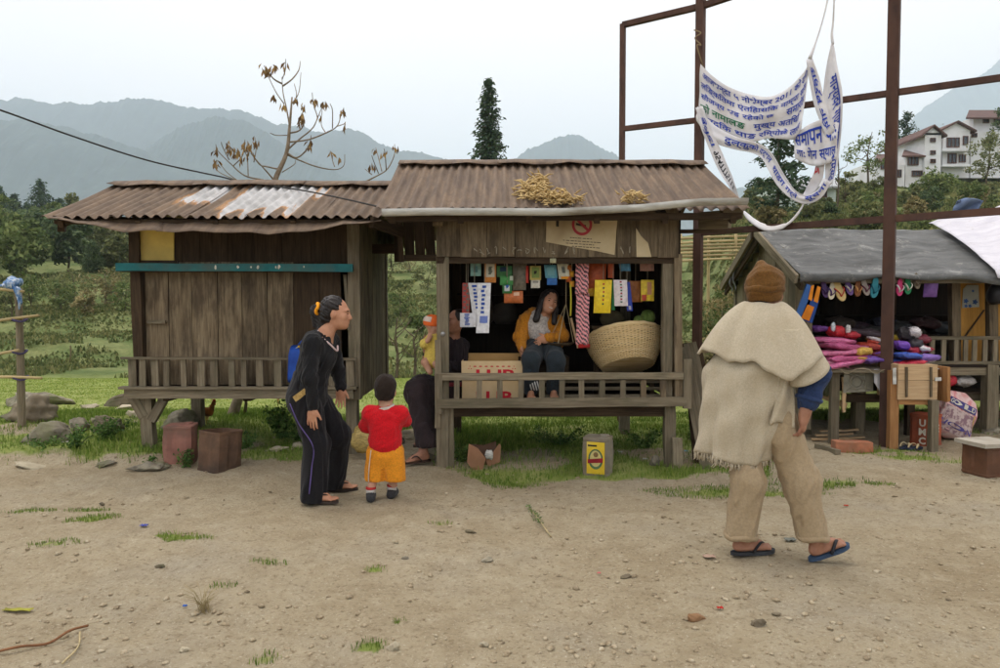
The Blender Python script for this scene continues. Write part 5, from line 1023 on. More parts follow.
# printed rice sack
def sack():
    p = on_ground(966, 441); g = thing('rice_sack', 'slumped pink and white printed rice sack beside the orange tin', 'sack', p + V((0, .15, 0))); c = p + V((0, .17, .0)); P = []; n, m = 26, 12
    for i in range(n + 1):
        th = 2 * math.pi * i / n; row = []
        for j in range(m + 1):
            t = j / m; r = (1 - abs(2 * t - 1) ** 7) ** .5 * (1 - .25 * t); q = .42; cx = math.copysign(abs(math.cos(th)) ** q, math.cos(th)); sy = math.copysign(abs(math.sin(th)) ** q, math.sin(th))
            x, y, z = cx * .215 * (r + .05) * (1 + .08 * math.sin(5 * th + 4 * t) + .06 * math.sin(3 * th + 13 * t)), sy * .12 * (r * math.sin(math.pi * min(1, .25 + t * .75)) + .04) * (1 + .13 * math.sin(4 * th + 7 * t) + .1 * math.sin(9 * th - 11 * t)), t * .56
            a = math.radians(28); row.append(c + V((x * math.cos(a) + z * math.sin(a) - .13, y + z * .12, max(.004, -x * math.sin(a) + z * math.cos(a)))))
        P.append(row)
    mm = MB(); mm.grid([r[::-1] for r in P]); n_ = NB('rice_sack'); vec = n_.coord('OBJ', off=False); f = n_.noise(vec, 5, 3, .5, 1); col = n_.ramp(f, [(.36, alb((206, 150, 146))), (.45, alb((222, 196, 190))), (.56, alb((208, 128, 130))), (.62, alb((150, 110, 120)))]); n_.bump(n_.noise(vec, 14, 4, .6, 1), .7, .02); b_ = mm.build('bag', n_.out(col, .5), g, True)
    def S(u, v): # on the front of the sack: u across 0..1, v up 0..1
        th = math.pi * (1.12 + .76 * u); k = th / (2 * math.pi) * n; i = int(k); j = int(v * m); f1, f2 = k - i, v * m - j; j2 = min(j + 1, m); q = P[i][j] * (1 - f1) * (1 - f2) + P[i + 1][j] * f1 * (1 - f2) + P[i][j2] * (1 - f1) * f2 + P[i + 1][j2] * f1 * f2; return q + V((.002, -.008, .002))
    def pr(u0, u1, v0, v1, mat, nm): mm = MB(); mm.grid([[S(u0 + (u1 - u0) * a / 6, v0 + (v1 - v0) * b / 5) for b in range(6)] for a in range(7)][::-1]); return mm.build(nm, mat, b_, True)
    pr(.1, .8, .12, .62, mk('sack_picture', (140, 110, 118), (196, 176, 170), scale=16, lo=.45, hi=.55), 'print'); pr(.1, .85, .66, .8, mk('sack_purple', (84, 78, 140), (70, 64, 120)), 'print'); pr(.82, .88, .1, .64, mk('sack_yellow', (222, 196, 90)), 'print')
    for body, v0, v1, m_ in (('GOLD', .68, .78, M_WHITE), ('LION', .22, .32, mk('sack_purple', (0, 0, 0)))):
        v, fs = text2d(body, .02); lo, hi = v.min(0), v.max(0); u = (v - lo) / (hi - lo); mm = MB(); mm.add([S(.16 + .6 * x, v0 + (v1 - v0) * y) + V((0, -.004, .002)) for x, y in u], fs); mm.build('lettering', m_, b_)
sack()
# pair of flip flops, brick, plank, scraps
for k, (px, py, rz) in enumerate(((905, 449, -.9), (914, 450, -1.1))): p = on_ground(px, py); sandal('flip_flop', ['dark blue flip flop under the box stand beside the orange leg', 'dark blue flip flop under the box stand on the tin side'][k], p + Z * .012, Matrix.Rotation(rz, 3, 'Z'), (44, 52, 74), (226, 206, 160), .23)
def brickmesh(): pass
p = on_ground(856, 453); mm = MB(); P = []
mm.beam(p + V((-.2, .06, .055)), p + V((.17, .06, .05)), .12, .115, Yv, jit=.009, seg=6); o = mm.build('brick', mk('worn_brick', (186, 122, 92), (150, 92, 66), scale=9, dirt=(140, 104, 82)), None); tag(o, 'worn orange brick lying before the display table', 'brick')
p, q = on_ground(817, 448), on_ground(838, 455); part_ = MB(); part_.beam(p + Z * .025, q + Z * .025, .06, .05, Yv, jit=.003, seg=3); o = part_.build('plank_offcut', W_GREY, None); tag(o, 'short grey plank offcut lying beside the brick', 'plank')
for k in range(7):
    p = on_ground(820 + 4.4 * k, 441 - (k * 3) % 9); a = .3 * (k - 3); mm = MB(); mm.beam(p + V((-.1, 0, .02 + .012 * (k % 3))), p + V((.1 + .02 * k, .05 * a, .035 + .012 * (k % 3))), .04, .018, Yv, jit=.004, seg=2); o = mm.build('wood_scrap', W_PALE, None); tag(o, 'split pale wood scrap heaped under the display table', 'wood scrap', 'split wood scraps under the display table')
# torn cardboard under the shop stall
tc_ = thing('torn_carton', 'torn brown carton folded open in the grass under the shop stall', 'carton', on_ground(484, 470)); M_BC = mk('brown_card', (172, 128, 100), (140, 102, 78), scale=5); M_DC = mk('brown_card_inside', (96, 72, 56), (70, 52, 42))
for pts, Y, mt in (([(467, 462), (469, 442), (478, 447), (486, 458), (482, 472), (474, 473)], 6.5, M_BC), ([(486, 460), (492, 453), (499, 442), (501, 444), (500, 462), (488, 467)], 6.58, M_BC), ([(471, 444), (484, 445), (496, 441), (498, 460), (486, 466), (474, 462)], 6.72, M_DC)):
    P_ = [at(a, b, Y) for a, b in pts]; c = P_[0]; mm = MB(); mm.prism([(q.x - c.x, q.z - c.z) for q in P_[::-1]], .006, c, FR @ Matrix.Rotation(.25 if mt is M_BC else 0, 3, 'X')); mm.build('flap', mt, tc_)
pile('paper_wad', 'crumpled white paper wad inside the torn carton', 489, 459, .07, .08, 6.55, (206, 204, 196), d=.06, cat='paper', seed=8)
# boards leaning on the side of the shop stall
for k, (a, b, c_, d, Y0, Y1, w_, mt) in enumerate(((707, 476, 684, 347, 6.5, 6.95, .11, W_GREY), (700, 474, 688, 343, 6.75, 7.1, .12, W_DARK), (716, 477, 690, 343, 6.6, 7.0, .12, W_GREY), (722, 476, 697, 352, 6.75, 7.2, .1, W_DARK))):
    p = at(a, b, Y0); p.z = tz(p.x, p.y) - .02; q = at(c_, d, Y1); mm = MB(); mm.beam(p, q, w_, .022, V((.92, -.4, 0)), jit=.004, seg=4); o = mm.build('leaning_board', mt, None); tag(o, ['pale grey board leaning foremost against the shop stall', 'dark board leaning closest to the shop stall wall', 'grey board leaning between the darker leaning boards', 'dark board leaning outermost beside the man in felt'][k], 'board')
# blue school bag hung on the shuttered stall
bp = thing('backpack', 'small blue school backpack with yellow trim hung on the shuttered stall rail', 'backpack', at(298, 382, YL - .1)); P = []
for i in range(13):
    row = []
    for j in range(13):
        u, v = i / 12 * 2 - 1, j / 12; wv = .115 * (1 - .12 * max(0, v - .75) * 4) ; e = (1 - abs(u) ** 4) ** .5 * (1 - abs(2 * v - 1) ** 6) ** .5
        c = at(300, 382, YL - .08); row.append(c + V((u * wv + .02 * v, -.1 * e, v * .36)))
    P.append(row)
mm = MB(); mm.grid(P[::-1], .01); mm.build('body', mk('blue_nylon', (38, 84, 176), (28, 62, 140), rough=.6), bp, True)
c = at(300, 382, YL - .19); mm = MB(); mm.tube([c + V((.105 * math.cos(a) * 1.0 + .012, .02 + .02 * abs(math.cos(a)), .2 + .15 * math.sin(a))) for a in np.linspace(-.2, 3.5, 20)], .007, 5); mm.build('piping', mk('pale_piping', (190, 196, 206)), bp, True)
mm = MB(); mm.beam(c + V((-.02, .02, .345)), c + V((.09, .02, .352)), .02, .02, Z); mm.build('trim', mk('yellow_trim', (232, 190, 40)), bp); mm = MB(); mm.tube(spline([c + V((-.03, .08, .36)), c + V((.02, .06, .4)), c + V((.07, .08, .36))], 8), .012, 6); mm.build('handle', mk('blue_nylon', (0, 0, 0)), bp, True)
# yellow bag lying behind the child
pile('yellow_bag', 'crumpled yellow plastic bag on the ground by the stall leg behind the child', 364, 452, .22, .24, 6.95, (188, 162, 92), d=.2, cat='bag', seed=12)
# ------------------------------------------------------------------ straw on the roof
up_ = V((0, 7.62 - 6.16, zat(164, 7.62) - zat(209, 6.16))); nrm = X.cross(up_).normalized(); o_r = V((0, 6.16, zat(209, 6.16)))
def roof_pt(px, py): d = ray(px, py); e = V((0, 0, H)); t = (o_r - e).dot(nrm) / d.dot(nrm); return e + d * t
M_STRAW = wood('dry_husk', (214, 190, 138), (176, 146, 94), (160, 130, 84), 1.0, rnd=.02)
for (nm, lab, boxes, cnt) in (('straw_heap', 'heap of pale dry maize husks on the brown corrugated roof', [(530, 196, 14, 8), (545, 202, 20, 6), (562, 205, 14, 3), (540, 188, 8, 5)], 420), ('straw_wisp', 'small wisp of dry husks on the roof edge beside the larger heap', [(636, 202, 9, 3), (632, 205, 12, 1.5)], 60)):
    mm = MB(); rs = random.Random(5)
    for k in range(cnt):
        bx = rs.choice(boxes); p = roof_pt(bx[0] + rs.gauss(0, bx[2] * .45), min(208, bx[1] + rs.gauss(0, bx[3] * .45))) + nrm * (.02 + rs.random() * .07); a = rs.uniform(0, 6.28); L = rs.uniform(.04, .11); d = V((math.cos(a), math.sin(a) * .8, rs.uniform(-.4, .6)))
        mm.tube([p, p + d * L * .5 + V((0, 0, rs.uniform(-.01, .02))), p + d * L], [.004, .009, .003], 4)
    o = mm.build(nm, M_STRAW, None, True); tag(o, lab, 'straw')
# ------------------------------------------------------------------ overhead cable
mm = MB(); mm.tube(spline([at(-120, 70, 5.2), at(0, 110, 6.0), at(75, 137, 6.6), at(150, 161, 7.2), at(222, 177, 7.95), at(240, 181.5, 8.0), at(300, 190, 7.6), at(345, 199, 7.0), at(384, 208, 6.4)], 60), .008, 6); o = mm.build('cable', mk('black_cable', (66, 64, 62), (50, 48, 46)), None, True); tag(o, 'thin dark cable sagging over the left stall roof', 'cable')
# ================================================================== signed-distance modelling for bodies and soft things
def cone(a, b, ra, rb, k=.03, sq=None): return ('c', V(a), V(b), ra, rb, k, sq, 1)
def ell(c, r, R=None, k=.03, op=1): return ('e', V(c), V(r), R, None, k, None, op)
def sdf_mesh(prims, res, noise=None, clip=None):
    lo = np.full(3, 1e9); hi = -lo; bb = []
    for p in prims:
        if p[0] == 'c':
            a, b = np.array(p[1]), np.array(p[2]); r = max(p[3], p[4]); l, h = np.minimum(a, b) - r, np.maximum(a, b) + r
            if p[6] is not None and p[6][1] > 1: l -= r * (p[6][1] - 1); h += r * (p[6][1] - 1)
        else: c = np.array(p[1]); r = max(p[2]); l, h = c - r, c + r
        l = l - p[5] - 4 * res; h = h + p[5] + 4 * res; bb.append((l, h))
        if p[7] > 0: lo = np.minimum(lo, l); hi = np.maximum(hi, h)
    n = np.ceil((hi - lo) / res).astype(int) + 1; D = np.full(n, .2, np.float32); ax = [lo[i] + res * np.arange(n[i]) for i in range(3)]
    for p, (l, h) in zip(prims, bb):
        i0 = np.clip(((l - lo) / res).astype(int), 0, n - 1); i1 = np.clip(((h - lo) / res).astype(int) + 1, 1, n); sl = tuple(slice(i0[i], i1[i]) for i in range(3))
        x, y, z = [ax[i][sl[i]].astype(np.float32) for i in range(3)]
        if 0 in (len(x), len(y), len(z)): continue
        Pp = np.stack(np.meshgrid(x, y, z, indexing='ij'), -1)
        if p[0] == 'c':
            a = np.array(p[1], np.float32); ba = np.array(p[2], np.float32) - a; q = Pp - a
            t = np.clip(q @ ba / max(float(ba @ ba), 1e-9), 0, 1); dv = q - t[..., None] * ba
            if p[6] is not None: u = np.array(p[6][0], np.float32); dv = dv + (dv @ u)[..., None] * u * (1 / p[6][1] - 1)
            d = np.linalg.norm(dv, axis=-1) - (p[3] + (p[4] - p[3]) * t)
        else:
            q = Pp - np.array(p[1], np.float32)
            if p[3] is not None: q = q @ np.array(p[3], np.float32)
            rr = np.array(p[2], np.float32); q = q / rr; L = np.linalg.norm(q, axis=-1); d = (L - 1) * rr.min() * (.5 + .5 * np.minimum(1, L))
        A = D[sl]; k = p[5]
        if p[7] > 0: hh = np.clip(.5 + .5 * (A - d) / k, 0, 1); D[sl] = A * (1 - hh) + d * hh - k * hh * (1 - hh)
        else: hh = np.clip(.5 - .5 * (-d - A) / k, 0, 1); D[sl] = (-d) * (1 - hh) + A * hh + k * hh * (1 - hh)
    if noise is not None:
        M_ = np.abs(D) < .05; ii = np.argwhere(M_); pts = lo + ii * res; D[M_] += noise(pts).astype(np.float32)
    if clip is not None:
        ii = np.argwhere(np.abs(D) < .3); pts = lo + ii * res; D[tuple(ii.T)] = np.maximum(D[tuple(ii.T)], clip(pts).astype(np.float32))
    # surface nets
    S = D < 0; c8 = [(i, j, k) for i in (0, 1) for j in (0, 1) for k in (0, 1)]; m = np.array(D.shape) - 1
    sub = lambda A, o: A[o[0]:o[0] + m[0], o[1]:o[1] + m[1], o[2]:o[2] + m[2]]
    cnt = sum(sub(S, o).astype(np.int8) for o in c8); act = (cnt > 0) & (cnt < 8); cells = np.argwhere(act); idm = np.full(D.shape, -1, np.int32); idm[tuple(cells.T)] = np.arange(len(cells))
    acc = np.zeros((len(cells), 3)); num = np.zeros(len(cells))
    for a in c8:
        for axx in range(3):
            if a[axx]: continue
            b = list(a); b[axx] = 1; va = D[tuple((cells + a).T)]; vb = D[tuple((cells + b).T)]; cr = (va < 0) != (vb < 0); t = np.where(cr, va / np.where(va == vb, 1, va - vb), 0)
            pos = np.tile(np.array(a, float), (len(cells), 1)); pos[:, axx] += t; acc[cr] += pos[cr]; num[cr] += 1
    verts = lo + (cells + acc / num[:, None]) * res; faces = []
    for axx in range(3):
        sh = [slice(None)] * 3; s2 = [slice(None)] * 3; sh[axx] = slice(0, -1); s2[axx] = slice(1, None)
        e = np.argwhere(S[tuple(sh)] != S[tuple(s2)]); u, w_ = [(1, 2), (2, 0), (0, 1)][axx]
        e = e[(e[:, u] > 0) & (e[:, w_] > 0)]; du = np.zeros(3, int); dw = np.zeros(3, int); du[u] = 1; dw[w_] = 1
        q = np.stack([idm[tuple((e - du - dw).T)], idm[tuple((e - dw).T)], idm[tuple(e.T)], idm[tuple((e - du).T)]], 1)
        fl = S[tuple(e.T)]; q[~fl] = q[~fl][:, ::-1]; faces.append(q[(q >= 0).all(1)])
    return verts, np.vstack(faces)
def soft(name, prims, res, mat, parent=None, noise=None, clip=None):
    v, f = sdf_mesh(prims, res, noise, clip); return raw(name, v, f, mat, parent, smooth=True)
def folds(amp, fr, seed=0, dirn=(0, 0, 1), an=.35):
    """cloth folds as travelling sine waves, stretched along dirn"""
    rs = np.random.default_rng(seed); K = rs.normal(size=(7, 3)) * fr; d = np.array(dirn, float); d /= np.linalg.norm(d); K = K - np.outer(K @ d, d) * (1 - an); ph = rs.uniform(0, 6.28, 7)
    def f(p):
        s = 0
        for k, h in zip(K, ph): s = s + np.sin(p @ k + h + 1.3 * np.sin(p @ k * .45 + 2 * h) + .8 * np.sin(p @ d * 9 + h))
        return amp * s / 3
    return f
M_SKIN = None
def skin(name, c1, c2):
    n = NB(name); vec = n.coord('OBJ', off=False); col = n.ramp(n.noise(vec, 14, 4), [(.3, alb(c2)), (.7, alb(c1))]); n.b.inputs['Subsurface Weight'].default_value = .08; n.b.inputs['Subsurface Radius'].default_value = (.01, .004, .002); n.bump(n.noise(vec, 160, 3), .1, .002); return n.out(col, .55)
SKIN = skin('skin_tan', (196, 146, 116), (172, 122, 96)); SKIN_R = skin('skin_weathered', (172, 126, 102), (140, 98, 78)); SKIN_C = skin('skin_child', (198, 154, 128), (176, 130, 106))
def fabric(name, c, k=1.0, var=.75, sc=60, rough=.95, bump=.35, speck=None, big=None):
    if name in MATS: return MATS[name]
    n = NB(name); vec = n.coord('OBJ', off=False); col = n.ramp(n.noise(vec, sc, 4, .7), [(.35, alb(tuple(v * var for v in c), k)), (.65, alb(c, k))])
    if big: col = n.mix(n.mapr(n.noise(vec, 5, 5, .6), .45, .7, 0, .7), col, alb(big, k))
    if speck: col = n.mix(n.mapr(n.noise(vec, sc * 2.2, 3, .6), .58, .68, 0, .55), col, alb(speck, k))
    n.bump(n.noise(vec, sc * 3, 4, .6), bump, .004); n.b.inputs['Specular IOR Level'].default_value = .12; n.b.inputs['Sheen Weight'].default_value = .1; MATS[name] = n.out(col, rough); return MATS[name]
def hairmat():
    n = NB('black_hair'); vec = n.coord('OBJ', (1, 1, .25), off=False); f = n.noise(vec, 90, 4, .6, .5); n.bump(f, .6, .006); return n.out(n.ramp(f, [(.3, alb((22, 20, 20))), (.7, alb((48, 42, 40)))]), .42)
HAIR = hairmat()
def head_prims(c, R, s=1.0, child=False):
    """head centred between the ears; R columns: right, forward, up"""
    T = lambda x, y, z: V(c) + R @ V((x * s, y * s, z * s)); r = lambda a, b, d: (a * s, b * s, d * s); A = np.array(R)
    j = .9 if child else 1
    P = [ell(T(0, -.012, .035), r(.074, .094, .09), A, .02), ell(T(0, .03, -.02), r(.064, .068, .08), A, .03), ell(T(0, .038, -.07 * j), r(.047, .048, .042), A, .03), ell(T(0, .072, -.088 * j), r(.02, .018, .017), A, .02),
         cone(T(0, .09, .012), T(0, .107, -.024), .009 * s, .014 * s, .014), ell(T(.011, .096, -.028), r(.009, .01, .008), A, .008), ell(T(-.011, .096, -.028), r(.009, .01, .008), A, .008), ell(T(0, .09, -.052), r(.023, .012, .007), A, .008), ell(T(0, .087, -.063), r(.02, .012, .008), A, .008),
         ell(T(0, .08, .03), r(.048, .014, .011), A, .015), ell(T(.042, .06, -.018), r(.022, .022, .022), A, .02), ell(T(-.042, .06, -.018), r(.022, .022, .022), A, .02)]
    for q in (-1, 1): P += [ell(T(q * .031, .098, .008), r(.015, .015, .009), A, .012, -1), ell(T(q * .031, .079, .008), r(.013, .013, .011), A, .004), ell(T(q * .076, -.008, -.004), r(.009, .021, .032), A, .008)]
    P.append(ell(T(0, .103, -.0575), r(.02, .006, .0022), A, .003, -1))
    return P
def eyes(c, R, s, parent, mat=None):
    for q in (-1, 1):
        mm = MB(); mm.lathe([(0, -.004), (.009, -.002), (.0105, 0), (.009, .003), (0, .0045)], V(c) + R @ V((q * .031 * s, .0915 * s, .008 * s)), 10, R @ Matrix.Rotation(-math.pi / 2, 3, 'X') @ Matrix.Diagonal((1, .45, 1)), cap=False); mm.build('eye', mk('dark_eye', (34, 26, 22), (20, 16, 14), rough=.2, bump=0, rnd=0), parent, True)
        mm = MB(); mm.tube([V(c) + R @ V((q * x * s, y * s, z * s)) for x, y, z in ((.016, .0945, .024), (.031, .0945, .029), (.046, .085, .026))], [.003, .0038, .002], 5); mm.build('eyebrow', HAIR, parent, True)
def hand_prims(w, d, n, t, s=1.0, curl=.35, thumb=.6):
    w, d, n, t = V(w), V(d).normalized(), V(n).normalized(), V(t).normalized(); A = np.array(Matrix((t, d, n)).transposed()); P = [ell(w + d * .045 * s, (.041 * s, .054 * s, .017 * s), A, .012), cone(w - d * .02, w + d * .03 * s, .025 * s, .026 * s, .015)]
    for i, L in enumerate((.068, .076, .07, .054)):
        b = w + d * (.084 - .004 * abs(i - 1.2)) * s + t * (.031 - .0205 * i) * s; dd = d + t * (.1 - .07 * i); a = 0
        for q, f in enumerate((.42, .32, .26)):
            a += curl * (.6 + .4 * q); e = (dd * math.cos(a) + n * math.sin(a)).normalized(); nb = b + e * L * f * s; P.append(cone(b, nb, (.0088 - .0008 * q) * s, (.0082 - .0008 * q) * s, .004)); b = nb
    b = w + d * .022 * s + t * .03 * s; e = (d * .75 + t * .6 + n * .3 * thumb).normalized(); m_ = b + e * .034 * s; P += [cone(b, m_, .013 * s, .01 * s, .01), cone(m_, m_ + (e + d * .4 + n * .2).normalized() * .032 * s, .0098 * s, .0078 * s, .004)]
    return P
def foot_prims(ank, fwd, s=1.0, up=None):
    f = V(fwd).normalized(); up = V(up).normalized() if up else Z; f = (f - up * f.dot(up)).normalized(); r = f.cross(up); a = V(ank)
    P = [cone(a + up * .03, a - up * .03 * s - f * .02 * s, .036 * s, .034 * s, .02), cone(a - f * .035 * s - up * .048 * s, a + f * .12 * s - up * .058 * s, .03 * s, .026 * s, .02), cone(a + up * .0, a + f * .1 * s - up * .042 * s, .034 * s, .026 * s, .025), cone(a - f * .01 * s - up * .055 * s, a + f * .125 * s + r * .012 * s - up * .058 * s, .03 * s, .03 * s, .02, (up, .6))]
    for i, (o, L, q) in enumerate(((-.03, .06, .0125), (-.012, .06, .009), (.004, .054, .0085), (.019, .045, .008), (.033, .034, .0078))): P.append(cone(a + f * .115 * s + r * o * s - up * .062 * s, a + f * (.125 + L) * s + r * o * 1.1 * s - up * .066 * s, q * 1.05 * s, q * s, .004))
    return P
def flipflop(ank, fwd, c_sole, c_strap, parent, s=1.0, up=None, side=1):
    """sandal under a foot, built as parts of the person's clothing"""
    f = V(fwd).normalized(); up = V(up).normalized() if up else Z; f = (f - up * f.dot(up)).normalized(); r = f.cross(up); R = Matrix((r, f, up)).transposed(); c = V(ank) + f * .062 * s - up * .096 * s; L = .285 * s; o = []
    for q in np.linspace(0, 2 * math.pi, 29)[:-1]:
        y = math.cos(q) * L / 2; k = y / L + .5; wd = L * (.14 + .06 * k) * (1 - .18 * math.exp(-((k - .4) / .18) ** 2)); o.append((math.sin(q) * wd, y))
    mm = MB(); mm.prism(o, .02 * s, c, R); sole = mm.build('sandal', mk('ff_%d_%d_%d' % c_sole, c_sole, tuple(v * .75 for v in c_sole), rough=.7), parent)
    toe = V((-.012 * s, L * .27, .03 * s))
    for q in (-1, 1):
        mm = MB(); mm.tube([c + R @ V(p) for p in spline([V((-.012 * s, L * .27, .02 * s)), V((-.006 * s + q * .02 * s, L * .2, .065 * s)), V((q * .045 * s, L * .06, .07 * s)), V((q * .052 * s, -L * .1, .02 * s))], 10)], .0095 * s, 6, flat=.55); mm.build('strap', mk('ffs_%d_%d_%d' % c_strap, c_strap, tuple(v * .75 for v in c_strap), rough=.6), sole, True)
def limb(a, b, c, ra, rb, rc, k=.03, sq=None): return [cone(a, b, ra, rb, k, sq), cone(b, c, rb, rc, k, sq)]
def person(label, base): return thing('person', label, 'person', base)
def frame(yaw, pitch=0, roll=0): return Matrix.Rotation(yaw, 3, 'Z') @ Matrix.Rotation(pitch, 3, 'X') @ Matrix.Rotation(roll, 3, 'Y')
# ------------------------------------------------------------------ woman in black, in profile, bending slightly forward
def woman_black():
    gR = on_ground(321, 504); gL = on_ground(341, 492); B = V((xat(318, 5.5), 5.5, 0)); L = lambda f, r, z: V((B.x + f, B.y - r, z)); FW = V((1, 0, 0))
    root = person('woman in black sweater and track trousers bending towards the shop stall', B)
    g0 = min(gR.z, gL.z)
    pel, bel, che, nk = L(-.085, -.03, .83), L(-.05, -.03, 1.0), L(-.01, -.03, 1.15), L(.045, -.02, 1.285)
    shR, shL = L(-.015, .135, 1.225), L(.045, -.19, 1.225); elR, elL = L(-.015, .2, .95), L(.09, -.25, .98); wrR, wrL = L(.0, .19, .735), L(.115, -.24, .83)
    hipR, hipL = L(-.08, .06, .8), L(-.06, -.12, .8); knR, knL = L(.0, .08, .45), L(.12, -.16, .47); anR = V((gR.x - .06, gR.y, gR.z + .105)); anL = V((gL.x - .06, gL.y, gL.z + .105))
    hc = L(.135, -.02, 1.43); HR = frame(-math.pi / 2, -.06, .0)
    P = head_prims(hc, HR, 1.02) + [cone(nk - Z * .04, hc + V((-.035, 0, -.06)), .056, .05, .03), cone(pel, bel, .12, .11, .05, (FW, .85)), cone(bel, che, .11, .125, .05, (FW, .8)), cone(che, nk, .12, .06, .06, (FW, .8)), cone(che + Z * .06, shR, .07, .05, .05), cone(che + Z * .06, shL, .07, .05, .05)]
    P += limb(shR, elR, wrR, .05, .04, .027) + limb(shL, elL, wrL, .05, .04, .027) + limb(hipR, knR, anR, .085, .055, .037) + limb(hipL, knL, anL, .085, .055, .037)
    P += hand_prims(wrR, V((-.06, 0, -1)), V((.25, .9, 0)), V((.9, -.25, -.1)), 1.02, .16) + hand_prims(wrL, V((-.02, 0, -1)), V((0, -1, 0)), V((1, 0, 0)), 1.0, .25) + foot_prims(anR, (1, -.1, 0), .97) + foot_prims(anL, (1, .05, 0), .97)
    body = soft('body', P, .0058, SKIN, root); eyes(hc, HR, 1.02, root)
    M_SW = fabric('black_knit', (36, 36, 38), sc=120, bump=.5)
    C = [cone(bel + V((-.03, 0, -.2)), bel, .16, .135, .05, (FW, .85)), cone(bel, che, .135, .145, .05, (FW, .85)), cone(che, nk + V((-.025, 0, -.07)), .14, .064, .06, (FW, .85)), ell(che + V((.07, 0, -.05)), (.065, .12, .08), None, .06), cone(che + Z * .06, shR, .09, .068, .05), cone(che + Z * .06, shL, .09, .068, .05)] + limb(shR, elR, wrR + Z * .02, .063, .055, .043) + limb(shL, elL, wrL + Z * .02, .063, .055, .043)
    C += [ell(nk + V((.085, 0, .005)), (.07, .055, .12), np.array(frame(0, 0, 0) @ Matrix.Rotation(.35, 3, 'Y')), .01, -1)]
    soft('sweater', C, .0065, M_SW, root, folds(.0075, 62, 3, (.5, 0, .6)))
    # pale necklace lying in the V of the neck
    mm = MB(); mm.tube(spline([nk + V((-.04, -.062, .02)), nk + V((.0, -.085, -.03)), nk + V((.06, -.078, -.085)), nk + V((.1, -.03, -.135)), nk + V((.09, .03, -.1))], 24), .007, 6); mm.build('necklace', mk('white_beads', (228, 206, 204), (206, 180, 180), bump=.5, bscale=200), root, True)
    T = [cone(pel + V((-.02, 0, -.03)), pel + V((0, 0, .1)), .145, .13, .05, (FW, .9)), ell(pel + V((-.045, -.0, -.05)), (.115, .155, .13), None, .05)] + limb(hipR + V((0, 0, -.06)), knR, anR + Z * -.045, .118, .095, .098, .04) + limb(hipL + V((0, 0, -.06)), knL, anL - Z * .04, .115, .09, .092, .04)
    soft('trousers', T, .007, fabric('black_jersey', (34, 33, 36), sc=90), root, folds(.007, 50, 8, (.15, 0, 1), .2), clip=lambda p: g0 + .035 - p[:, 2])
    mm = MB(); mm.tube(spline([hipR + V((-.09, -.125, -.03)), hipR + V((-.02, -.14, -.18)), knR + V((.0, -.108, 0)), knR + V((-.01, -.112, -.16)), anR + V((.0, -.108, 0))], 30), .007, 6, flat=.5); mm.build('side_stripe', mk('violet_stripe', (112, 96, 160)), root, True)
    mm = MB(); a = hipR + V((-.055, -.13, .0)); mm.beam(a, a + V((.1, -.012, .075)), .04, .012, Z, jit=.003, seg=3); mm.build('pocket_trim', mk('gold_trim', (206, 176, 110), (150, 120, 70), scale=40), root)
    # hair: cap, loose tail gathered with an orange band
    Hh = lambda x, y, z: hc + HR @ V((x, y, z)); hA = np.array(HR)
    Hp = [ell(Hh(0, -.03, .05), (.086, .098, .094), hA, .02), ell(Hh(0, -.06, .0), (.08, .07, .085), hA, .03), cone(Hh(0, -.1, .03), Hh(0, -.14, .03), .036, .03, .015), ell(Hh(.0, -.17, .015), (.034, .036, .048), hA, .012), cone(Hh(0, -.165, -.01), Hh(0, -.16, -.1), .03, .016, .015), cone(Hh(.01, -.09, -.05), Hh(.02, -.105, -.15), .038, .02, .03), cone(Hh(0, -.1, -.06), Hh(.02, -.11, -.13), .04, .018, .03)]
    Hp += [ell(Hh(0, .075, -.035), (.075, .06, .085), hA, .012, -1), ell(Hh(.085, .01, -.035), (.03, .05, .05), hA, .01, -1), ell(Hh(-.085, .01, -.035), (.03, .05, .05), hA, .01, -1)]
    hair = soft('hair', Hp, .0055, HAIR, root, folds(.0035, 150, 4, (.8, 0, -.5), .12))
    mm = MB(); mm.tube([Hh(.045 * math.cos(a) * 1.0, -.14 + .008 * math.sin(3 * a), .03 + .042 * math.sin(a)) for a in np.linspace(0, 6.283, 22)], .013, 7, caps=False); mm.build('hair_band', mk('orange_band', (240, 164, 40), (226, 140, 30)), hair, True)
    flipflop(anR, (1, -.1, 0), (62, 52, 46), (44, 38, 36), root, .97); flipflop(anL, (1, .05, 0), (62, 52, 46), (44, 38, 36), root, .97)
woman_black()
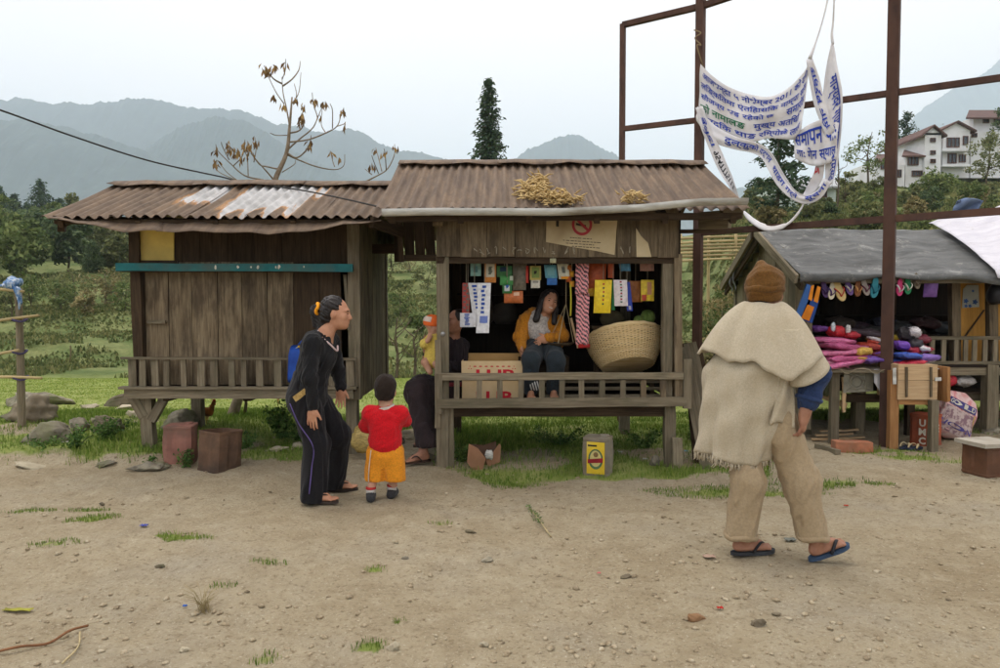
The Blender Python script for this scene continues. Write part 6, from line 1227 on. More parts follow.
# ------------------------------------------------------------------ small child seen from behind
def child():
    gL, gR = on_ground(371, 501), on_ground(392, 498); B = (gL + gR) / 2; B = V((B.x, B.y, 0)); L = lambda x, y, z: V((B.x + x, B.y + y, z)); s = .62
    root = person('small child in red sweater and orange shorts seen from behind', B); FW = V((0, 1, 0)); g0 = gL.z
    pel, che, nk = L(.03, 0, .40), L(.035, 0, .60), L(.035, 0, .71); shL, shR = L(-.085, 0, .665), L(.15, .0, .665); elL, elR = L(-.125, .06, .555), L(.175, .08, .6); wrL, wrR = L(-.05, .14, .56), L(.1, .15, .6)
    hpL, hpR = L(-.03, 0, .38), L(.09, 0, .38); knL, knR = L(-.055, .01, .22), L(.1, .01, .22); anL, anR = gL + V((.0, .0, .075)), gR + V((.0, 0, .075))
    hc = L(.035, .01, .835); HR = frame(0, -.05, .04)
    P = head_prims(hc, HR, .98, True) + [cone(nk - Z * .03, hc - Z * .05, .042, .042, .02), cone(pel, che, .085, .088, .04, (FW, .8)), cone(che, nk, .085, .045, .04), cone(che + Z * .05, shL, .05, .035, .03), cone(che + Z * .05, shR, .05, .035, .03)] + limb(shL, elL, wrL, .034, .028, .022) + limb(shR, elR, wrR, .034, .028, .022) + limb(hpL, knL, anL, .055, .04, .03) + limb(hpR, knR, anR, .055, .04, .03)
    P += hand_prims(wrL, V((.6, .5, .1)), V((.5, -.6, 0)), Z, .6, .4) + hand_prims(wrR, V((-.6, .5, 0)), V((-.5, -.6, 0)), Z, .6, .4)
    soft('body', P, .0055, SKIN_C, root); eyes(hc, HR, .98, root)
    M_ = fabric('red_knit', (206, 26, 36), 1.1, .8, 110, bump=.5)
    soft('sweater', [cone(pel + Z * .05, che, .128, .118, .04, (FW, .88)), cone(che, nk - Z * .03, .115, .06, .05, (FW, .85)), cone(che + Z * .04, shL, .075, .06, .04), cone(che + Z * .04, shR, .075, .06, .04)] + limb(shL, elL, wrL, .055, .05, .04) + limb(shR, elR, wrR, .055, .048, .04), .006, M_, root, folds(.0045, 70, 5, (1, 0, .3), .25))
    mm = MB(); mm.tube([nk + V((.058 * math.cos(a), .055 * math.sin(a), .004 + .012 * math.sin(a + 1))) for a in np.linspace(0, 6.283, 24)], .014, 6, caps=False); mm.build('collar', mk('pale_collar', (222, 214, 200)), root, True)
    soft('shorts', [cone(pel - Z * .0, pel - Z * .05, .1, .12, .03, (FW, .85))] + [cone(hpL - Z * .02, L(-.045, .0, .17), .085, .083, .02), cone(hpR - Z * .02, L(.105, 0, .17), .085, .083, .02)], .006, fabric('orange_cotton', (226, 146, 40), 1.05, .85, 80), root, folds(.005, 70, 9, (0, 0, 1), .15), clip=lambda p: .145 - p[:, 2])
    mm = MB(); mm.tube(spline([L(-.06, -.108, .40), L(-.075, -.09, .3), L(-.085, -.08, .2), L(-.085, -.078, .15)], 14), .007, 6, flat=.5); mm.build('side_stripe', mk('white_stripe', (232, 222, 206)), root, True)
    Hh = lambda x, y, z: hc + HR @ V((x, y, z)); hA = np.array(HR)
    soft('hair', [ell(Hh(0, -.02, .045), (.085, .1, .094), hA, .02), ell(Hh(0, -.05, -.01), (.074, .06, .072), hA, .03), ell(Hh(0, .095, -.03), (.08, .06, .1), hA, .012, -1), ell(Hh(.09, .015, -.045), (.03, .05, .05), hA, .01, -1), ell(Hh(-.09, .015, -.045), (.03, .05, .05), hA, .01, -1), ell(Hh(0, -.06, -.1), (.09, .06, .03), hA, .015, -1)], .0055, fabric('short_dark_hair', (50, 40, 34), 1.0, .6, 140), root, folds(.003, 120, 4))
    for a, sg in ((anL, -1), (anR, 1)):
        f = V((sg * .12, 1, 0)).normalized()
        soft('shoe', [cone(a - Z * .042 - f * .03, a - Z * .046 + f * .085, .036, .032, .02), cone(a - Z * .015, a - Z * .03 + f * .05, .036, .034, .02)], .005, fabric('grey_shoe', (62, 62, 64), 1.0, .8, 60), root, clip=lambda p, z=a.z - .078: z - p[:, 2])
        sk = MB(); sk.tube([a - Z * .01, a + Z * .03], [.038, .037], 12); sk.build('sock', mk('white_sock', (226, 220, 214)), root, True); sk = MB(); sk.tube([a + Z * .018, a + Z * .034], [.0395, .0395], 12); sk.build('sock_band', mk('red_band', (190, 50, 50)), root, True)
child()
# ------------------------------------------------------------------ man in felt cape walking away
def man():
    B = V((1.555, 4.3, 0)); ya = math.radians(-37); Rm = Matrix.Rotation(ya, 3, 'Z'); L = lambda x, y, z: B + Rm @ V((x, y, z)); FW = Rm @ V((0, 1, 0)); RT = Rm @ X
    root = person('man in a cream felt cape and brown knit cap walking past the stalls', B)
    gL, gR = on_ground(748, 556), on_ground(817, 562); fL, fR = V((.95, .2, 0)), V((.9, .3, .0))
    anL = gL + V((-.03, 0, .11)); upR = V((-.22, -.05, 1)).normalized(); anR = gR + V((-.0, 0, .125))
    hpL, hpR = L(-.1, .0, .84), L(.1, 0, .84); knL, knR = V((B.x - .085, gL.y - .02, .46)), V((B.x + .21, gR.y + .03, .47)); pel, che, nk = L(0, 0, .9), L(0, .02, 1.25), L(0, .05, 1.45)
    shL, shR = L(-.17, .04, 1.34), L(.19, .02, 1.32); elL, elR = L(-.27, .05, 1.08), L(.31, .02, 1.1); wrL, wrR = L(-.2, .2, .95), L(.265, -.02, .87)
    hc = L(.01, .09, 1.575); HR = frame(ya - .35, -.12, 0)
    P = head_prims(hc, HR, 1.0) + [cone(nk - Z * .05, hc - Z * .06, .06, .056, .03), cone(pel, che, .13, .15, .05, (FW, .75)), cone(che, nk, .14, .065, .06, (FW, .8)), cone(che + Z * .08, shL, .07, .055, .05), cone(che + Z * .08, shR, .07, .055, .05)] + limb(shL, elL, wrL, .052, .043, .03) + limb(shR, elR, wrR, .052, .045, .032) + limb(hpL, knL, anL, .09, .058, .04) + limb(hpR, knR, anR, .09, .058, .04)
    P += hand_prims(wrR, V((-.12, .1, -1)), -RT, FW, 1.08, .45) + hand_prims(wrL, V((.3, .5, -.6)), RT, FW, 1.05, .4) + foot_prims(anL, fL, 1.0) + foot_prims(anR, fR, 1.0, upR)
    soft('body', P, .0065, SKIN_R, root); eyes(hc, HR, 1.0, root)
    # trousers
    TR = fabric('khaki_cotton', (172, 152, 122), 1.0, .88, 70, big=(152, 132, 102))
    # leg ends: the cuffs stop above the ankles
    eL, eR = anL + V((-.015, 0, .02)), anR + V((-.03, 0, .03))
    soft('trousers', [cone(pel - Z * .06, pel + Z * .05, .15, .145, .05, (FW, .8)), ell(L(0, .0, .8), (.15, .13, .15), None, .05), cone(hpL - Z * .02, knL, .1, .094, .04), cone(knL, eL, .094, .09, .04), cone(hpR - Z * .02, knR, .105, .098, .04), cone(knR, eR, .096, .084, .04)], .0075, TR, root, folds(.008, 48, 21, (.3, 0, 1), .12), clip=lambda p: np.minimum(np.maximum(eL.z - .02 - p[:, 2], -1), 1) * (p[:, 0] < B.x + .14) + (p[:, 0] >= B.x + .14) * (eR.z - .01 - p[:, 2]))
    for e, r in ((eL, .09), (eR, .084)):
        mm = MB(); mm.tube([e + V((r * math.cos(a), r * math.sin(a), -.002 + .008 * math.sin(3 * a))) for a in np.linspace(0, 6.283, 28)], .012, 8, caps=False, flat=1.4); mm.build('rolled_cuff', TR, root, True)
    soft('shirt', limb(shR - Z * .04, elR, wrR + (elR - wrR) * .35, .055, .072, .06) + [cone(che, nk - Z * .09, .12, .06, .05, (FW, .7)), cone(che, pel, .12, .13, .05, (FW, .7))] + limb(shL - Z * .03, elL, wrL, .055, .055, .05), .0075, fabric('navy_wool', (46, 62, 98), 1.1, .8, 90), root, folds(.009, 80, 5, (.6, 0, .4)))
    mm = MB(); c = wrR + (elR - wrR) * .4; d = (elR - wrR).normalized(); u = d.orthogonal().normalized(); v_ = d.cross(u); mm.tube([c + u * .062 * math.cos(a) + v_ * .062 * math.sin(a) for a in np.linspace(0, 6.283, 20)], .016, 7, caps=False); mm.build('sleeve_cuff', fabric('navy_wool', (0, 0, 0)), root, True)
    FELT = fabric('cream_felt', (194, 182, 158), 1.0, .9, 110, bump=.5, speck=(160, 143, 116), big=(172, 157, 130))
    # main cape panel: wraps back and left side
    nphi, nz = 64, 44; Pg = []
    for i in range(nphi + 1):
        ph = math.radians(-165 + 250 * i / nphi); row = []           # 0 = back, +90 = right side
        for j in range(nz + 1):
            t = j / nz; z = 1.40 - t * (1.40 - .585 + .02 * math.sin(ph * 2.5))
            a = np.interp(t, [0, .12, .25, .36, .6, 1], [.1, .16, .23, .26, .245, .21]); b = np.interp(t, [0, .12, .25, .36, .6, 1], [.06, .085, .13, .175, .195, .205])
            fo = .016 * math.sin(ph * 7 + t * 2) * t + .012 * math.sin(ph * 13 + 1.3 - t * 4) * t + .006 * math.sin(t * 19 + ph * 5)
            if ph > math.radians(55): fo += .05 * t * (ph - math.radians(55))
            row.append(L(-.06 * float(sstep(.15, .4, t)) - .085 * t * t + math.sin(ph) * (a + fo), -math.cos(ph) * (b + fo), z))
        Pg.append(row)
    mm = MB(); mm.grid(Pg, .012); cp = mm.build('cape', FELT, root, True)
    mm = MB()
    for i in range(0, 170):
        k = i / 169 * nphi; a = Pg[int(k)][nz]; q = a + V((random.uniform(-.008, .008), random.uniform(-.008, .008), 0)); l = random.uniform(.025, .055); mm.tube([q + Z * .01, q + V((random.uniform(-.012, .012), random.uniform(-.01, .01), -l * .5)), q + V((random.uniform(-.022, .022), random.uniform(-.01, .01), -l))], [.006, .005, .002], 4)
    tag(mm.build('fringe', FELT, cp, True), kind='stuff')
    # upper collar flap, falling from the neck over the shoulders
    Pg = []; keys = [-150, -110, -85, -55, -25, 0, 25, 48, 70, 90, 115, 150]; kz = [1.2, 1.2, 1.205, 1.215, 1.175, 1.165, 1.12, 1.075, 1.15, 1.225, 1.22, 1.2]; kr = [.24, .33, .37, .33, .27, .255, .27, .315, .345, .345, .3, .24]
    for i in range(73):
        ph = math.radians(-150 + 300 * i / 72); ze_ = np.interp(math.degrees(ph), keys, kz); re_ = np.interp(math.degrees(ph), keys, kr); row = []
        for j in range(25):
            t = j / 24; r = .075 + (re_ - .075) * t ** .92; z = 1.525 + (ze_ - 1.525) * (t ** 1.15) + .035 * math.sin(math.pi * t) + .012 * math.sin(ph * 6 + 1) * t + .007 * math.sin(ph * 15) * t * t
            if t < .12: z -= .05 * (.12 - t) / .12
            sy = .74 if math.cos(ph) > 0 else .9
            row.append(L(math.sin(ph) * r + .0, .045 * (1 - t) - math.cos(ph) * r * sy + .012 * math.sin(ph * 9) * t, z))
        Pg.append(row)
    mm = MB(); mm.grid(Pg, .012); mm.build('shoulder_flap', FELT, root, True)
    # sleeve-like flap over the right arm
    Pg = []
    for i in range(31):
        an = math.radians(-115 + 270 * i / 30); row = []
        for j in range(15):
            t = j / 14; r = .075 + .026 * t; c = L(.175 + .105 * t, .0, 1.36 - .26 * t); row.append(c + RT * (math.sin(an) * r) - FW * (math.cos(an) * r * .95) + Z * (-.06 * t * math.cos(an) + .03 * math.sin(an) * t))
        Pg.append(row)
    mm = MB(); mm.grid(Pg, .011); mm.build('arm_flap', FELT, root, True)
    # front corner folded back at the hip
    Pg = []
    for i in range(13):
        u = i / 12; row = []
        for j in range(17):
            v = j / 16; row.append(at(np.interp(v, [0, .5, 1], [782, 776, 769]) + u * np.interp(v, [0, .5, 1], [9, 18, 26]), 372 + (53 - 3 * math.sin(u * 5)) * v, 4.10 + .05 * u + .02 * math.sin(u * 8 + v * 3)))
        Pg.append(row)
    mm = MB(); mm.grid(Pg[::-1], .011); mm.build('cape_corner', FELT, root, True)
    # knit cap
    Hh = lambda x, y, z: hc + HR @ V((x, y, z)); hA = np.array(HR)
    CAP = fabric('brown_knit', (112, 78, 38), 1.05, .78, 90, bump=.6); soft('knit_cap', [ell(Hh(0, -.025, .065), (.104, .118, .1), hA, .02), cone(Hh(0, -.03, .09), Hh(-.02, -.05, .155), .075, .035, .04), cone(Hh(0, -.03, .02), Hh(0, -.025, -.005), .1, .1, .03, (HR @ V((0, 1, 0)), 1.12)), ell(Hh(0, .03, -.1), (.12, .16, .075), hA, .01, -1)], .006, CAP, root, folds(.005, 40, 6, (1, 0, .2)))
    Pf = [Hh(.104 * math.sin(a), -.025 + .117 * math.cos(a), .02 + .018 * math.cos(a) + .004 * math.sin(5 * a)) for a in np.linspace(0, 6.283, 36)]; mm = MB(); mm.tube(Pf, .009, 8, caps=False, flat=2.2); mm.build('cap_fold', CAP, root, True)
    soft('hair', [ell(Hh(0, -.05, -.03), (.07, .06, .05), hA, .02)], .007, HAIR, root)
    flipflop(anL, fL, (58, 60, 64), (40, 40, 44), root, 1.02); flipflop(anR, fR, (62, 84, 112), (46, 46, 52), root, 1.04, upR)
man()
# ------------------------------------------------------------------ shopkeeper seated inside the stall
def keeper():
    Y0 = 7.08; B = V((xat(545, Y0), Y0, cz)); L = lambda px, py, dy=0: at(px, py, Y0 + dy); root = person('laughing woman in mustard cardigan seated inside the shop stall', B)
    FW = V((0, -1, 0)); pel, che, nk = L(543, 346, .1), L(537, 324, .08), L(542, 313, .05); shR, shL = L(526, 320, .06), L(556, 321, .08); elR, elL = L(520, 337, .0), L(562, 336, -.02); wrR, wrL = L(521, 348, -.1), L(547, 338, -.14)
    hpR, hpL = L(536, 349, .06), L(551, 349, .06); knR, knL = L(531, 360, -.36), L(556, 360, -.34); anR, anL = V((knR.x, knR.y + .05, cz + .1)), V((knL.x - .02, knL.y + .05, cz + .1))
    hc = L(549, 302.5, .0); HR = frame(math.pi + .25, .05, -.28)
    P = head_prims(hc, HR, .98) + [cone(nk - Z * .03, hc - Z * .05, .05, .048, .03), cone(pel, che, .125, .13, .05, (FW, .8)), cone(che, nk, .12, .055, .05), cone(che + Z * .07, shR, .065, .05, .04), cone(che + Z * .07, shL, .065, .05, .04)] + limb(shR, elR, wrR, .047, .038, .026) + limb(shL, elL, wrL, .047, .038, .026) + limb(hpR, knR, anR, .085, .06, .038) + limb(hpL, knL, anL, .085, .06, .038)
    P += hand_prims(wrR, V((.1, -.5, -.6)), V((1, 0, 0)), V((0, -1, .3)), .95, .4) + hand_prims(wrL, V((-.7, -.2, -.3)), V((0, 1, 0)), Z, .95, .4) + foot_prims(anR, (0, -1, 0), .95) + foot_prims(anL, (0, -1, 0), .95)
    soft('body', P, .008, SKIN, root); eyes(hc, HR, .98, root)
    mm = MB(); mm.beam(hc + HR @ V((-.018, .099, -.06)), hc + HR @ V((.018, .099, -.057)), .008, .005, Z); mm.build('teeth', mk('teeth', (230, 224, 214)), root)
    soft('blouse', [cone(pel + Z * .03, che, .14, .145, .04, (FW, .85)), cone(che, nk - Z * .03, .14, .075, .05, (FW, .85))], .008, fabric('white_print', (214, 206, 198), 1.0, .7, 45), root, folds(.006, 30, 2))
    soft('cardigan', [cone(pel + V((-.11, .02, .05)), che + V((-.075, .02, 0)), .09, .1, .04), cone(pel + V((.13, .02, .05)), che + V((.085, .02, .0)), .09, .1, .04), cone(che + V((0, .06, .03)), pel + V((0, .06, 0)), .14, .14, .05), cone(che + V((-.04, .02, .07)), shR, .07, .07, .04), cone(che + V((.04, .02, .07)), shL, .07, .07, .04)] + limb(shR, elR, wrR, .07, .062, .042) + limb(shL, elL, wrL, .07, .062, .042), .008, fabric('mustard_knit', (190, 124, 38), 1.15, .8, 90), root, folds(.008, 60, 3))
    soft('jeans', [ell(pel, (.17, .15, .12), None, .05)] + limb(hpR, knR, anR, .105, .085, .07) + limb(hpL, knL, anL, .105, .085, .07), .009, fabric('dark_denim', (48, 56, 62), 1.0, .8, 80), root, folds(.008, 24, 4))
    Hh = lambda x, y, z: hc + HR @ V((x, y, z)); hA = np.array(HR)
    soft('hair', [ell(Hh(0, -.03, .045), (.09, .1, .095), hA, .02), cone(Hh(.075, -.0, .0), Hh(.09, .02, -.2), .035, .035, .03), cone(Hh(-.075, -.0, .0), Hh(-.085, .05, -.18), .035, .03, .03), cone(Hh(0, -.08, 0), Hh(.02, -.08, -.2), .06, .04, .04), ell(Hh(0, .09, -.03), (.068, .07, .085), hA, .012, -1)], .0075, HAIR, root, folds(.004, 80, 7))
    mm = MB(); mm.box(V((pel.x, pel.y + .08, (cz + pel.z - .1) / 2)), (.5, .36, pel.z - .1 - cz)); o = mm.build('wooden_crate', W_DARK, None); tag(o, 'dark wooden crate serving as seat inside the shop stall', 'crate')
keeper()
# ------------------------------------------------------------------ adult sitting on the side of the stall with a baby
def sitter():
    Y0 = 6.95; B = V((xat(425, Y0), Y0, 0)); L = lambda px, py, dy=0: at(px, py, Y0 + dy); root = person('person in dark wrap skirt sitting on the stall side holding a baby', B)
    FW = V((-.85, -.5, 0)); pel, che, nk = L(449, 388, .15), L(450, 350, .12), L(453, 338, .1); shR, shL = L(440, 345, -.02), L(462, 346, .2); elR, elL = L(431, 362, -.08), L(460, 370, .05); wrR, wrL = L(426, 349, -.13), L(436, 362, -.12)
    hpR, hpL = L(445, 392, .08), L(452, 390, .2); knR, knL = L(419, 392, -.12), L(424, 390, .02); gR, gL = on_ground(418, 464), on_ground(424, 452); anR, anL = gR + V((.05, 0, .11)), gL + V((.02, 0, .17))
    hc = L(456, 322, .04); HR = frame(2.2, .1, 0)
    P = head_prims(hc, HR, .98) + [cone(nk - Z * .03, hc - Z * .05, .05, .05, .03), cone(pel, che, .12, .13, .05), cone(che, nk, .12, .055, .05), cone(che + Z * .07, shR, .065, .05, .04), cone(che + Z * .07, shL, .065, .05, .04)] + limb(shR, elR, wrR, .048, .04, .028) + limb(shL, elL, wrL, .048, .04, .028) + limb(hpR, knR, anR, .085, .06, .038) + limb(hpL, knL, anL, .085, .06, .038)
    P += hand_prims(wrR, V((.15, .1, 1)), V((.3, 1, 0)), V((-1, 0, 0)), 1.0, .3) + hand_prims(wrL, V((-1, -.3, .2)), V((0, 0, 1)), V((0, -1, 0)), .95, .4) + foot_prims(anR, (-.8, -.45, 0), .95) + foot_prims(anL, (-.5, -.8, -.0), .95)
    soft('body', P, .007, SKIN_R, root); eyes(hc, HR, .98, root)
    soft('top', [cone(pel, che, .14, .15, .05), cone(che, nk - Z * .03, .14, .07, .05), cone(che + Z * .06, shR, .08, .07, .04), cone(che + Z * .06, shL, .08, .07, .04)] + limb(shR, elR, elR + (wrR - elR) * .6, .068, .06, .05) + limb(shL, elL, wrL, .068, .06, .05), .008, fabric('dark_blouse', (44, 36, 40), 1.0, .8, 80), root, folds(.007, 60, 3))
    SK = fabric('black_wrap', (46, 38, 40), 1.1, .8, 70, big=(58, 46, 46))
    soft('wrap_skirt', [ell(pel, (.17, .17, .12), None, .06)] + [cone(hpR, knR, .13, .11, .06), cone(hpL, knL, .13, .11, .06), cone(knR, anR + V((.03, 0, .1)), .115, .105, .08), cone(knL, anL + V((.03, 0, .06)), .115, .1, .08), cone((knR + knL) / 2, (anR + anL) / 2 + V((.03, .0, .1)), .12, .11, .08)], .008, SK, root, folds(.012, 48, 9, (.1, 0, 1)), clip=lambda p: anR.z + .05 - p[:, 2])
    mm = MB(); mm.tube([pel + V((.19 * math.cos(a), .17 * math.sin(a), .05)) for a in np.linspace(0, 6.283, 24)], .03, 7, caps=False, flat=.8); mm.build('sash', mk('red_sash', (140, 50, 56), (90, 34, 44), scale=40), root, True)
    soft('hair', [ell(hc + HR @ V((0, -.03, .04)), (.088, .1, .09), np.array(HR), .02), ell(hc + HR @ V((0, .09, -.03)), (.07, .07, .09), np.array(HR), .012, -1)], .008, HAIR, root)
    flipflop(anR, (-.8, -.45, 0), (70, 52, 42), (58, 42, 36), root, .95); flipflop(anL, (-.5, -.8, 0), (70, 52, 42), (58, 42, 36), root, .95)
    # baby
    c = L(434, 346, -.14); rb = person('baby in yellow top and orange white cap held in the sitting person arms', L(434, 366, -.14)); bh = L(432.5, 326, -.14); BR = frame(-1.9, -.15, 0)
    soft('body', head_prims(bh, BR, .78, True) + [cone(c + Z * .04, bh - Z * .04, .05, .035, .03), cone(c - Z * .1, c + Z * .05, .07, .065, .03), cone(c + V((-.05, -.03, .05)), c + V((-.085, -.07, .02)), .03, .025, .02), cone(c + V((-.085, -.07, .02)), c + V((-.04, -.1, .07)), .025, .02, .02), cone(c - Z * .1, c + V((-.08, -.06, -.15)), .045, .035, .03), cone(c + V((-.08, -.06, -.15)), c + V((-.03, -.08, -.24)), .035, .027, .02), cone(c - Z * .1 + V((.05, 0, 0)), c + V((.03, -.08, -.16)), .045, .035, .03), cone(c + V((.03, -.08, -.16)), c + V((.05, -.09, -.24)), .033, .026, .02)] + hand_prims(c + V((-.04, -.1, .07)), V((.3, 0, 1)), V((0, 1, 0)), V((1, 0, 0)), .5, .3), .0055, SKIN_C, rb)
    soft('top', [cone(c - Z * .12, c + Z * .06, .095, .082, .03), cone(c + V((-.04, -.02, .05)), c + V((-.08, -.065, .025)), .05, .045, .03), cone(c + V((.04, -.02, .05)), c + V((.08, -.065, .0)), .05, .045, .03)], .006, fabric('yellow_cotton', (222, 196, 96), 1.05, .85, 80), rb, folds(.006, 40, 3))
    bl = soft('cap', [ell(bh + Z * .035, (.083, .09, .075), np.array(BR), .02), cone(bh + BR @ V((0, .07, .035)), bh + BR @ V((0, .11, .025)), .05, .045, .02, (Z, .3)), ell(bh + BR @ V((0, .01, -.075)), (.13, .14, .09), np.array(BR), .008, -1)], .0055, mk('orange_cap', (232, 112, 52), (216, 96, 40)), rb)
    mm = MB(); mm.grid([[bh + Z * .035 + BR @ V((.088 * math.sin(a) * math.cos(b), .094 * math.cos(a) * math.cos(b), .079 * math.sin(b))) for b in np.linspace(.08, .75, 7)] for a in np.linspace(1.35, 3.1, 13)][::-1]); mm.build('white_panel', mk('cap_white', (226, 206, 190)), bl, True)
sitter()
# ================================================================== vegetation
def leafmat(name, c1, c2, c3=None, k=1.0, sc=.6, trans=.25):
    if name in MATS: return MATS[name]
    n = NB(name); P = n.coord('POS', off=False); at_ = n.n('ShaderNodeAttribute', attribute_name='var').outputs['Fac']
    f = n.math('ADD', n.math('MULTIPLY', n.noise(P, sc, 4, .6), .6), n.math('MULTIPLY', at_, .4)); col = n.ramp(f, [(.3, alb(c2, k)), (.5, alb(c1, k)), (.72, alb(c3 or c1, k))]); col = n.rnd(col, .12)
    m = n.out(col, .7); n.b.inputs['Specular IOR Level'].default_value = .2
    tr = n.n('ShaderNodeBsdfTranslucent'); n.l(col, tr.inputs[0]); mx_ = n.n('ShaderNodeMixShader'); mx_.inputs[0].default_value = trans; n.l(n.b.outputs[0], mx_.inputs[1]); n.l(tr.outputs[0], mx_.inputs[2]); n.l(mx_.outputs[0], n.N['Material Output'].inputs[0]); MATS[name] = m; return m
def quads(C, size, rg, asp=.55, droop=None, var=None):
    """leaf-sized quads at centres C"""
    n = len(C); a = rg.normal(size=(n, 3)); 
    if droop is not None: a = a * .5 + np.asarray(droop)
    a /= np.linalg.norm(a, axis=1, keepdims=True); b = np.cross(a, rg.normal(size=(n, 3))); b /= np.linalg.norm(b, axis=1, keepdims=True) + 1e-9
    s = (np.asarray(size) * rg.uniform(.6, 1.3, n))[:, None]; a = a * s; b = b * s * asp
    Vv = np.stack([C - a * .6, C + b * .55, C + a * .6, C - b * .55], 1).reshape(-1, 3); v = rg.random(n) if var is None else var
    return Vv, np.arange(4 * n).reshape(-1, 4), np.repeat(v, 4)
BARK = wood('bark', (112, 98, 80), (76, 64, 52), (88, 84, 66), 1.0, rnd=.1)
def leafy(name, label, base, h, w, kind, rg, n=2600, leaf=.22, cat='tree', group=None, trunk=True, clumps=26, low=.25, asp=.55, flat=1.0):
    base = V(base); root = thing(name, label, cat, base, group); cs = []
    while len(cs) < clumps:
        q = rg.uniform(-1, 1, 3)
        if .2 < np.linalg.norm(q) < 1: cs.append(q / np.linalg.norm(q) * np.linalg.norm(q) ** .5)
    cs = np.array(cs); cs[:, 0] *= w / 2 * .8; cs[:, 1] *= w / 2 * .8; zc = h * (low + (1 - low) / 2); cs[:, 2] = zc + cs[:, 2] * h * (1 - low) / 2 * .9
    cs += rg.normal(size=cs.shape) * w * .05
    r = w * rg.uniform(.09, .19, clumps); idx = rg.integers(0, clumps, n); d = rg.normal(size=(n, 3)); d /= np.linalg.norm(d, axis=1, keepdims=True); C = cs[idx] + d * (r[idx] * rg.random(n) ** .4)[:, None] * np.array([1, 1, .7 * flat]); C = C[C[:, 2] > .02 * h]
    Vv, Fa, va = quads(C, leaf, rg, asp); crown = raw('crown', Vv + np.array(base), Fa, LEAF[kind], root, attrs={'var': va})
    if trunk:
        mm = MB(); t = [V((0, 0, -.3)), V((rg.normal() * w * .03, rg.normal() * w * .03, h * low)), V((rg.normal() * w * .05, rg.normal() * w * .05, h * (low + .3))), V((rg.normal() * w * .05, rg.normal() * w * .05, h * .9))]; r0 = h * .018 + .012; mm.tube([base + V(p) for p in spline(t, 8)], np.linspace(r0, r0 * .25, 8), 7)
        for k in range(min(10, clumps)): c = V(cs[k]); s = V((t[1] + (t[2] - t[1]) * float(rg.random()))); mid = (s + c) / 2 + V((0, 0, -.03 * h)); mm.tube([base + s, base + mid, base + c], [r0 * .4, r0 * .25, r0 * .1], 5)
        mm.build('trunk', BARK, root, True)
    return root
def conifer(name, label, base, h, w, kind, rg, low=.1, whorls=26, leaf=.2, group=None, droop=-.25, ragged=.35, per=9, dens=10):
    base = V(base); root = thing(name, label, 'tree', base, group); Cs, D = [], []; mm = MB(); r0 = h * .012 + .03; mm.tube([base - Z * .3, base + Z * h * .5, base + Z * h * .98], [r0, r0 * .6, .015], 7)
    for k in range(whorls):
        t = k / (whorls - 1); z = h * (low + (1 - low) * t ** .95); R_ = w / 2 * (1 - t) ** .75 * (.55 + .45 * min(1, t * 5)) + .06 * w
        for q in range(per):
            if rg.random() < ragged * .5: continue
            a = rg.uniform(0, 6.283); L = R_ * rg.uniform(1 - ragged, 1.1); u = np.linspace(.15, 1, max(3, int(dens * L / (w / 2)) + 2)); dz_ = droop * L * u ** 1.4 + .12 * L * u
            pts = np.stack([np.cos(a) * L * u, np.sin(a) * L * u, z + dz_], 1)
            if q % 2 == 0: mm.tube([base + Z * z, base + V(pts[-1])], [r0 * .2, .006], 4)
            for rep in range(3): Cs.append(pts + rg.normal(size=pts.shape) * leaf * .45); D.append(np.tile([np.cos(a) * .8, np.sin(a) * .8, droop * 1.5], (len(pts), 1)))
    C, D = np.vstack(Cs), np.vstack(D); Vv, Fa, va = quads(C, leaf, rg, .42, D); raw('crown', Vv + np.array(base), Fa, LEAF[kind], root, attrs={'var': va}); mm.build('trunk', BARK, root, True); return root
LEAF = {'dark': leafmat('dark_leaf', (88, 106, 70), (62, 80, 52), (112, 126, 86)), 'mid': leafmat('mid_leaf', (104, 120, 68), (74, 90, 50), (134, 142, 88)), 'olive': leafmat('olive_leaf', (112, 118, 74), (80, 90, 54), (140, 140, 92)), 'dry': leafmat('dry_leaf', (140, 130, 88), (100, 96, 60), (168, 152, 110)), 'con': leafmat('conifer_leaf', (66, 86, 62), (42, 60, 44), (88, 106, 76)), 'grass': leafmat('grass_blade', (110, 136, 54), (80, 106, 40), (146, 156, 80), sc=1.4, k=1.0), 'weed': leafmat('weed_leaf', (84, 116, 56), (54, 82, 38), (114, 136, 72), sc=3), 'field': leafmat('field_blade', (138, 156, 70), (110, 132, 56), (168, 174, 100), sc=.5), 'husk': leafmat('husk_leaf', (140, 112, 74), (96, 74, 50), (186, 152, 90), sc=6, trans=.15), 'scrub': leafmat('scrub_blade', (106, 114, 66), (74, 86, 46), (146, 142, 92), sc=.4)}
RG = np.random.default_rng(77)
def spot(px, Y): x = xat(px, Y); return V((x, Y, tz(x, Y)))
